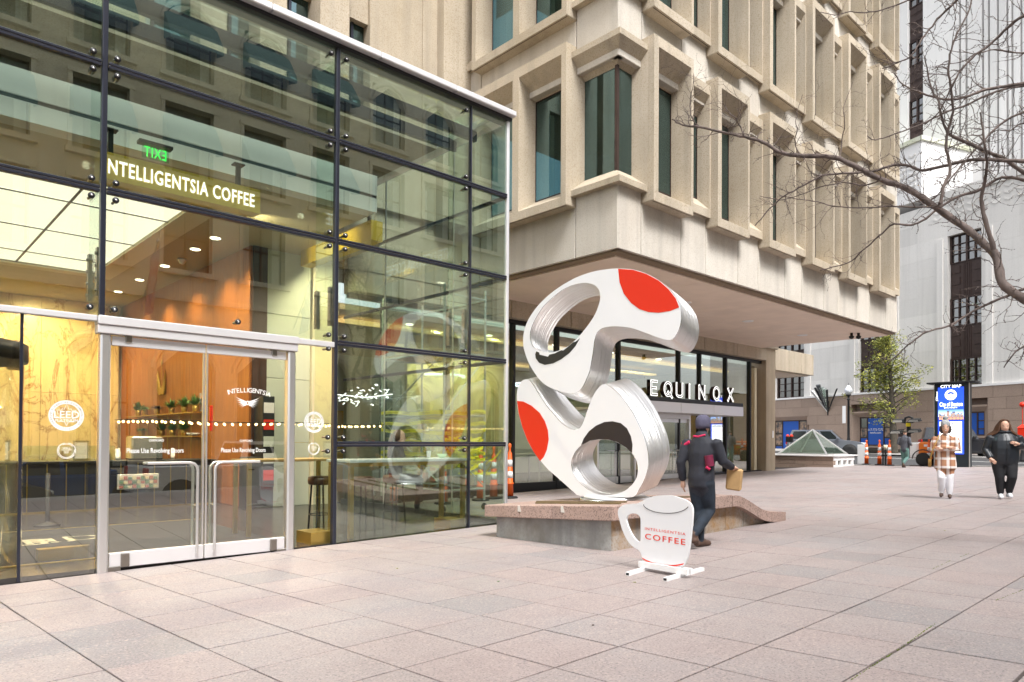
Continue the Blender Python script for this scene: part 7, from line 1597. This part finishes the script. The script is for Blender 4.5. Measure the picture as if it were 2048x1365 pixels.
mb = MB(); mb.bbox((X_-.03, yc+.05, zt_-.20), (X_-.021, yb-.25, zt_-.10), .004); tr_.part(mb, 'maker_plate', WHITE); mb = MB(); mb.box((X_-.026, yc+.4, zt_-.36), (X_-.021, yb-.5, zt_-.30)); tr_.part(mb, 'green_sticker', mat('lime_sticker', (.45, .7, .03), .5))
for k in range(4): mb = MB(); mb.box((X_-.026, yc+.25, zt_-.52-.04*k), (X_-.021, yb-.35+.1*(k % 2), zt_-.535-.04*k)); tr_.part(mb, 'vent_slot', BLACKMET)
mb = MB().tube([(X_+.7, ya+.1, tlz+.45), (X_+.7, ya+1.7, tlz+.45)], .04, 6); mb.tube([(X_+.7, ya+1.5, tlz), (X_+.7, ya+1.5, tlz+.75)], .035, 6); tr_.part(mb, 'drawbar', BLACKMET)
my = onX(1818, 860, X_+.3).y; mzt = onX(1818, 834, X_+.3).z; mb = MB(); mb.box((X_+.2, my-.07, tlz+.4), (X_+.34, my+.07, mzt-.25)); tr_.part(mb, 'mast', BLACKMET)
mb = MB().tube([(X_+.27, my+.18, mzt-.3), (X_+.27, my+.15, mzt-.05), (X_+.27, my, mzt), (X_+.27, my-.15, mzt-.05), (X_+.27, my-.15, mzt-.3)], .05, 6); tr_.part(mb, 'mast_hook', BLACKMET)
for (px, py) in ((1797, 843), (1829, 842), (1793, 865), (1829, 863)):
    q = onX(px, py, X_+.2); mb = MB(); mb.hexa([(q.x-.2, q.y-.26, q.z-.06), (q.x+.2, q.y-.26, q.z+.0), (q.x+.2, q.y+.26, q.z+.0), (q.x-.2, q.y+.26, q.z-.06), (q.x-.12, q.y-.2, q.z+.06), (q.x+.2, q.y-.2, q.z+.12), (q.x+.2, q.y+.2, q.z+.12), (q.x-.12, q.y+.2, q.z+.06)]); o = tr_.part(mb, 'floodlight', BLACKMET)
    mb = MB(); mb.hexa([(q.x-.21, q.y-.22, q.z-.06), (q.x-.205, q.y+.22, q.z-.06), (q.x-.15, q.y+.18, q.z+.045), (q.x-.15, q.y-.18, q.z+.045), (q.x-.19, q.y-.22, q.z-.06), (q.x-.19, q.y+.22, q.z-.06), (q.x-.13, q.y+.18, q.z+.045), (q.x-.13, q.y-.18, q.z+.045)]); tr_.part(mb, 'lamp_lens', mat('lens', (.20, .19, .17), .2), o)
    mb = MB().tube([(q.x+.1, q.y, q.z-.02), (X_+.27, my, q.z-.12)], .03, 6); tr_.part(mb, 'lamp_arm', BLACKMET)
mb = MB(); mb.box((X_+.19, my-.10, onX(1813, 850, X_+.2).z-.08), (X_+.198, my+.10, onX(1813, 850, X_+.2).z+.08)); tr_.part(mb, 'warning_plate', TAPE)
q = onF(1806, 866, 51.5); pq = MB(); s_, z_ = onT(1806, 866); pq = tbox(s_-.25, s_+.25, -.16, -.112, z_-.3, z_+.25); tag(pq.build('wall_plaque', BRONZE), 'small dark plaque on the granite wall right of the leafy tree', 'plaque')

# ------------------------------------------------------------------ leafy street tree
def leafcloud(mb, c, r_, n, q, size):
    for _ in range(n):
        d = V((q.gauss(0, 1), q.gauss(0, 1), q.gauss(0, .8))); d = d.normalized()*r_*(q.random()**.45); p = c+d; a = V((q.uniform(-1, 1), q.uniform(-1, 1), q.uniform(-.7, .5))).normalized(); b = a.cross(V((q.uniform(-1, 1), q.uniform(-1, 1), q.uniform(-1, 1)))).normalized(); s_ = size*q.uniform(.6, 1.2)
        mb.add([p-a*s_, p+b*s_*.45, p+a*s_, p-b*s_*.45], [(0, 1, 2, 3)])
tb_ = atF(1787, 47.6, lambda x, y: zs(x)+.1); lt = Wp('leafy_tree', 'slender leafy tree with yellow green leaves in front of the stone tower', 'tree', tuple(tb_)); FT = 47.6
q_ = random.Random(11); ptT = lambda px, py, df=0: onF(px, py, FT+df)
trunk_pts = [tb_+V((0, 0, -.3)), ptT(1787, 880), ptT(1785, 820), ptT(1782, 770), ptT(1779, 720), ptT(1776, 680), ptT(1775, 662)]
mb = MB().tube(trunk_pts, [.30, .24, .18, .14, .09, .05, .02], 10); lt.part(mb, 'trunk', BARKG)
bm2, lf2 = MB(), [MB(), MB()]
for k in range(64):
    u = q_.uniform(.12, .98); i = min(5, int(u*6)); py = 850-u*190; base = ptT(1785-8*u, min(872, py+25)); wid = 92*(1-abs(u-.22)*.95) if u > .22 else 92*(.55+u*2); wid = max(14, wid*q_.uniform(.45, 1)); a = q_.uniform(0, 6.28)
    tip = base+RT*(wid/1401*FT*math.cos(a))+V((FW.x, FW.y, 0))*(wid/1401*FT*math.sin(a))+V((0, 0, q_.uniform(.1, 1.1)*(.8+wid/120)))
    mid = base.lerp(tip, .5)+V((0, 0, .18)); bm2.tube([base, mid, tip], [.045*(1-u*.5), .028, .008], 5, caps=False)
    for j in range(7):
        c = base.lerp(tip, q_.uniform(.30, 1.08))+V((q_.uniform(-.3, .3), q_.uniform(-.3, .3), q_.uniform(-.15, .35))); leafcloud(lf2[j % 2], c, q_.uniform(.2, .5), 13, q_, .085)
lt.part(bm2, 'limb', BARKG); lt.part(lf2[0], 'crown', LEAF)['kind'] = 'stuff'; lt.part(lf2[1], 'crown', mat('dull_leaf', (.26, .28, .06), .7, nscale=2, col2=(.13, .17, .04)))['kind'] = 'stuff'
bed = tbox(onT(1840, 900)[0], onT(1745, 900)[0], -4.0, -1.2, zs(50)+.2, zs(50)+.42); tag(bed.build('planting_bed', mat('soil', (.045, .035, .025), .95, nscale=8, namt=.2)), 'dark planting bed at the foot of the leafy tree', 'planting bed')

# ------------------------------------------------------------------ bare tree whose limbs reach in from the right
TB = V((10.45, 1.05, 0)); TB.z = gz(TB.x, TB.y); bt = Wp('bare_tree', 'bare tree reaching long thin limbs across the right side', 'tree', tuple(TB))
fork = TB+V((-.05, .1, 2.7)); mb = MB().tube([TB+V((0, 0, -.2)), TB+V((.02, .03, .9)), TB+V((0, .05, 1.8)), fork, fork+V((.12, .05, 1.4)), fork+V((.05, .2, 3.0)), fork+V((.2, .2, 5.0))], [.19, .15, .14, .13, .10, .08, .04], 12); bt.part(mb, 'trunk', BARK)
limbs = [
 ('A', [(2140, 650), (2048, 598), (2004, 566), (1993, 515), (1960, 480), (1924, 452), (1856, 404), (1816, 379), (1762, 359), (1708, 332), (1667, 315), (1600, 311), (1565, 307), (1525, 285), (1490, 274), (1455, 267), (1400, 255), (1365, 250), (1345, 240)], (7.9, 9.6), (30, 4)),
 ('B', [(1988, 500), (1970, 440), (1963, 400), (1969, 365), (1974, 331), (1970, 295), (1964, 249), (1960, 226)], (8.1, 7.6), (15, 4)),
 ('C', [(2120, 330), (2048, 324), (1981, 320), (1930, 322), (1850, 341), (1820, 333), (1789, 330), (1745, 344), (1701, 347), (1645, 352), (1597, 377), (1562, 397), (1535, 424), (1510, 452)], (8.2, 9.2), (13, 3)),
 ('D', [(2130, 362), (2048, 360), (2004, 356), (1954, 383), (1903, 399), (1836, 447), (1789, 449), (1758, 472), (1725, 502), (1694, 527), (1640, 540)], (8.6, 10), (11, 3)),
 ('E', [(1880, 416), (1886, 377), (1900, 342), (1893, 300), (1895, 264), (1906, 223), (1902, 176), (1897, 141), (1902, 100), (1914, 67), (1934, 29), (1950, -20)], (8.35, 8.0), (11, 4)),
 ('E2', [(1895, 264), (1882, 231), (1876, 202), (1863, 179), (1855, 143), (1849, 111)], (8.3, 8.5), (8, 3)),
 ('F', [(2120, 380), (2048, 346), (2010, 319), (1975, 305), (1943, 290), (1902, 272), (1895, 264)], (8.6, 8.3), (13, 9)),
 ('G', [(2130, 150), (2048, 167), (2010, 173), (1964, 182), (1926, 196), (1887, 200), (1846, 187), (1817, 176), (1800, 164), (1789, 146)], (8.8, 9.2), (12, 3)),
 ('G2', [(2130, 165), (2048, 172), (1990, 184), (1940, 208), (1890, 226), (1840, 250), (1790, 268), (1750, 280), (1734, 272)], (9.3, 9.9), (9, 2.5)),
 ('H', [(2130, 0), (2048, 32), (2016, 56), (1981, 88), (1943, 117), (1917, 149), (1902, 176), (1880, 222), (1850, 250)], (7.6, 8.2), (11, 3)),
 ('I', [(1960, -60), (1914, 0), (1887, 26), (1864, 53), (1844, 79), (1823, 111), (1797, 126), (1764, 138)], (8.0, 8.4), (9, 3)),
 ('J', [(2110, 560), (2048, 578), (2004, 597), (1961, 615), (1924, 637), (1893, 654), (1849, 666), (1816, 691), (1789, 715), (1768, 735)], (8.0, 8.6), (10, 3)),
 ('K', [(2130, 660), (2048, 694), (2028, 708), (2008, 735)], (7.6, 7.8), (8, 3)),
 ('L', [(1880, 404), (1866, 415), (1789, 413), (1735, 416), (1667, 412), (1634, 404), (1600, 399), (1560, 392)], (8.3, 9.1), (7, 2)),
 ('M', [(1762, 359), (1730, 372), (1690, 366), (1640, 375), (1600, 390), (1560, 400), (1520, 392)], (8.7, 9.4), (5, 2)),
 ('N', [(1840, -10), (1790, 12), (1740, 25), (1700, 24), (1670, 30), (1640, 24)], (8.6, 9.0), (5, 2)),
 ('O', [(2130, 210), (2048, 225), (2000, 250), (1960, 290), (1925, 330), (1895, 365), (1870, 395), (1840, 410)], (8.4, 8.5), (8, 3)),
 ('P', [(1490, 274), (1478, 250), (1470, 236), (1455, 222), (1446, 208)], (9.3, 9.2), (5, 2)), ('P2', [(1397, 254), (1384, 238), (1380, 205), (1386, 172), (1388, 150)], (9.5, 9.3), (5, 1.6)),
 ('Q', [(1600, 311), (1590, 285), (1594, 262), (1592, 235), (1605, 190)], (9.1, 8.9), (4, 1.4)), ('R', [(1680, 315), (1684, 280), (1690, 250), (1688, 215), (1705, 165)], (8.9, 8.7), (4, 1.4)),
 ('S', [(2130, 95), (2048, 107), (1990, 100), (1950, 110), (1920, 125), (1880, 130)], (8.9, 9.2), (6, 2)), ('T', [(2130, 260), (2048, 248), (2020, 262), (1990, 262), (1960, 290)], (8.4, 8.5), (6, 2))]
q_ = random.Random(21); tw2, nb = MB(), MB()
def twig(p, d, L_, r_, lvl):
    pts = [p]; n = 5; rs = [r_]
    for k in range(n):
        d = (d+V((q_.gauss(0, .30), q_.gauss(0, .30), q_.gauss(.03, .30)))).normalized(); pts.append(pts[-1]+d*L_/n); rs.append(max(.0011, r_*(1-.8*(k+1)/n)))
        if q_.random() < .75: nb.ball(pts[-1], r_*.75+.0022, 5)
        if lvl > 0 and q_.random() < .5: twig(pts[-1], (d+V((q_.gauss(0, .8), q_.gauss(0, .8), q_.gauss(0, .8)))).normalized(), L_*q_.uniform(.3, .6), r_*.6, lvl-1)
    tw2.tube(pts, rs, 5, caps=False)
for (nm, pts, (f0, f1), (w0, w1_)) in limbs:
    n = len(pts); P3 = []; cp = crom(pts, 4, False); N_ = len(cp)
    for i, p in enumerate(cp):
        u = i/(N_-1); P3.append(onF(p[0]+q_.uniform(-1, 1), p[1]+q_.uniform(-1, 1), f0+(f1-f0)*u+.06*math.sin(u*9+len(nm)*3+f0)))
    rs = [.66*(w0+(w1_-w0)*(i/(N_-1))**.8)/2*(f0+(f1-f0)*i/(N_-1))/1401*(1+.10*math.sin(i*2.1)) for i in range(N_)]
    if cp[0][0] > 2100 and nm not in 'A': P3.insert(0, fork+V((q_.uniform(-.05, .2), .1, max(0, min(4.6, P3[0].z-fork.z-.6))))); rs.insert(0, rs[0]*1.25)
    elif nm == 'A': P3.insert(0, fork); rs.insert(0, rs[0]*1.3)
    mb = MB().tube(P3, rs, 9 if w0 > 9 else 6); bt.part(mb, 'branch', BARK)
    for i in range(3, len(P3)-1):
        d = (P3[i+1]-P3[i-1]).normalized()
        for _ in range(2):
            if q_.random() < .42:
                side = V((q_.gauss(0, 1), q_.gauss(0, 1), q_.gauss(.1, 1))); side = (side-d*side.dot(d)).normalized(); twig(P3[i], (d*.55+side).normalized(), q_.uniform(.12, .50), min(.0058, rs[i]*.5), 1)
        if q_.random() < .7: nb.ball(P3[i]+V((0, 0, rs[i]*.6)), rs[i]*.55+.002, 5)
o = bt.part(tw2, 'twigs', BARK); o['kind'] = 'stuff'; o = bt.part(nb, 'buds', BARK); o['kind'] = 'stuff'

# ------------------------------------------------------------------ hotel on the far side of the side street (seen mirrored in the glass)
HY = -14.7; ho = Wp('stone_hotel', 'buff stone hotel with arched windows and green awnings mirrored in the glass', 'building', (12, HY, ZR))
cols = [10.8+3.52*k for k in range(-8, 9)]; rowsH = [(.1, 5.6, 'big'), (8.9, 12.0, 'rect'), (13.2, 16.3, 'rect'), (17.6, 20.9, 'arch')]
mb = MB(); mb.box((-24, HY-1.2, -1), (46, HY-.5, 25)); ho.part(mb, 'core_wall', HOTEL)
HP = cols[0]-1.76
ww = 1.05
for r_, (z0, z1, kd) in enumerate(rowsH):
    w_ = ww if kd != 'big' else 1.25; zn = rowsH[r_+1][0] if r_ < 3 else 23.2
    for i, c in enumerate(cols):
        l, rgt = c-1.76, c+1.76
        mb = MB(); mb.box((l, HY-.5, z0), (c-w_, HY, z1)); mb.box((c+w_, HY-.5, z0), (rgt, HY, z1)); mb.box((l, HY-.5, z1), (rgt, HY, zn))
        if r_ == 0: mb.box((l, HY-.5, -1), (rgt, HY, z0))
        ho.part(mb, 'facade_bay', HOTEL)
        fr = MB()
        if kd in ('arch', 'big'):
            zs_ = z1-w_*.95; arcp = [(c+w_*math.cos(a), zs_+w_*.95*math.sin(a)) for a in [math.pi*k/12 for k in range(13)]]
            for sg_ in (-1, 1):
                half = [p for p in arcp if (p[0]-c)*sg_ >= -1e-6]; poly = half+[(c, z1+.001), (c+sg_*w_, z1+.001)]
                fr.slab(poly, [], lambda p: V((p[0], HY-.002, p[1])), (0, -.4, 0))
            fr.tube([(p[0]*1.0+(p[0]-c)*.14, HY+.03, p[1]+(p[1]-zs_)*.14) for p in arcp], .11, 6)
        fr.box((c-w_-.16, HY-.1, z0), (c-w_, HY+.09, z1-(.9 if kd != 'rect' else 0))); fr.box((c+w_, HY-.1, z0), (c+w_+.16, HY+.09, z1-(.9 if kd != 'rect' else 0)))
        if kd == 'rect': fr.box((c-w_-.2, HY-.1, z1), (c+w_+.2, HY+.14, z1+.2))
        fr.box((c-w_-.25, HY-.1, z0-.22), (c+w_+.25, HY+.24, z0)); wi = ho.part(fr, 'window_surround', HOTEL)
        g = MB(); g.box((c-w_, HY-.42, z0), (c+w_, HY-.40, z1)); ho.part(g, 'pane', HOTGLASS, wi)
        g = MB()
        for x in (c-w_, c-.035, c+w_-.07): g.box((x, HY-.40, z0), (x+.07, HY-.34, z1))
        for z in (z0, (z0+z1)/2, z1-.1): g.box((c-w_, HY-.398, z), (c+w_, HY-.342, z+.08))
        ho.part(g, 'sash', BLACKMET, wi)
        if rnd.random() < .75: g = MB(); g.box((c-w_+.03, HY-.398, z0+.05), (c-w_*.55, HY-.392, z1-.3)); g.box((c+w_*.55, HY-.398, z0+.05), (c+w_-.03, HY-.392, z1-.3)); ho.part(g, 'curtain', CURTAIN, wi)
        if c < 19.5 and r_ in (2, 3):
            za, zb_2 = z1-.55, z1-1.9; g = MB(); g.add([(c-w_-.1, HY+.02, za), (c+w_+.1, HY+.02, za), (c+w_+.1, HY+1.0, zb_2), (c-w_-.1, HY+1.0, zb_2), (c-w_-.1, HY+.02, zb_2), (c+w_+.1, HY+.02, zb_2), (c+w_+.1, HY+1.0, zb_2-.28), (c-w_-.1, HY+1.0, zb_2-.28)], [(0, 1, 2, 3), (3, 2, 6, 7), (0, 3, 4), (1, 2, 5), (4, 3, 7), (5, 2, 6)]); ho.part(g, 'awning', AWNING, wi)
for (z0, z1, d) in ((6.3, 6.75, .35), (7.5, 7.75, .2), (16.9, 17.1, .15), (23.2, 23.6, .3), (23.6, 24.2, .8), (24.2, 25, .5)):
    mb = MB(); mb.box((-22, HY-.49, z0), (44, HY+d, z1)); ho.part(mb, 'cornice', HOTEL)
mb = MB()
for k in range(110): mb.box((-21+k*.58, HY+.31, 22.85), (-20.75+k*.58, HY+.6, 23.19))
ho.part(mb, 'dentil_course', HOTEL)
for (c, m_, lab) in ((8.9, mat('pale_flag', (.65, .55, .58), .8, nscale=2, col2=(.6, .25, .25)), 'pale flag hanging from a pole on the hotel front'), (15.9, mat('blue_flag', (.12, .2, .5), .8), 'blue flag hanging from a pole on the hotel front')):
    t = Wp('flag', lab, 'flag', (c, HY, 7), 'hotel flags'); mb = MB().tube([(c, HY, 6.9), (c, HY+2.2, 9.4)], .04, 6); mb.ball((c, HY+2.25, 9.45), .09, 8); t.part(mb, 'pole', ALU)
    mb = MB(); n = 8; vs = []
    for k in range(n+1):
        u = k/n; y, z = HY+.7+1.4*u, 7.7+1.6*u
        for j in range(5): vs.append((c+.12*math.sin(u*7+j), y-.18*j*u*.4, z-.62*j*(.5+.5*u)))
    mb.add(vs, [(k*5+j, k*5+j+1, (k+1)*5+j+1, (k+1)*5+j) for k in range(n) for j in range(4)]); t.part(mb, 'cloth', m_)
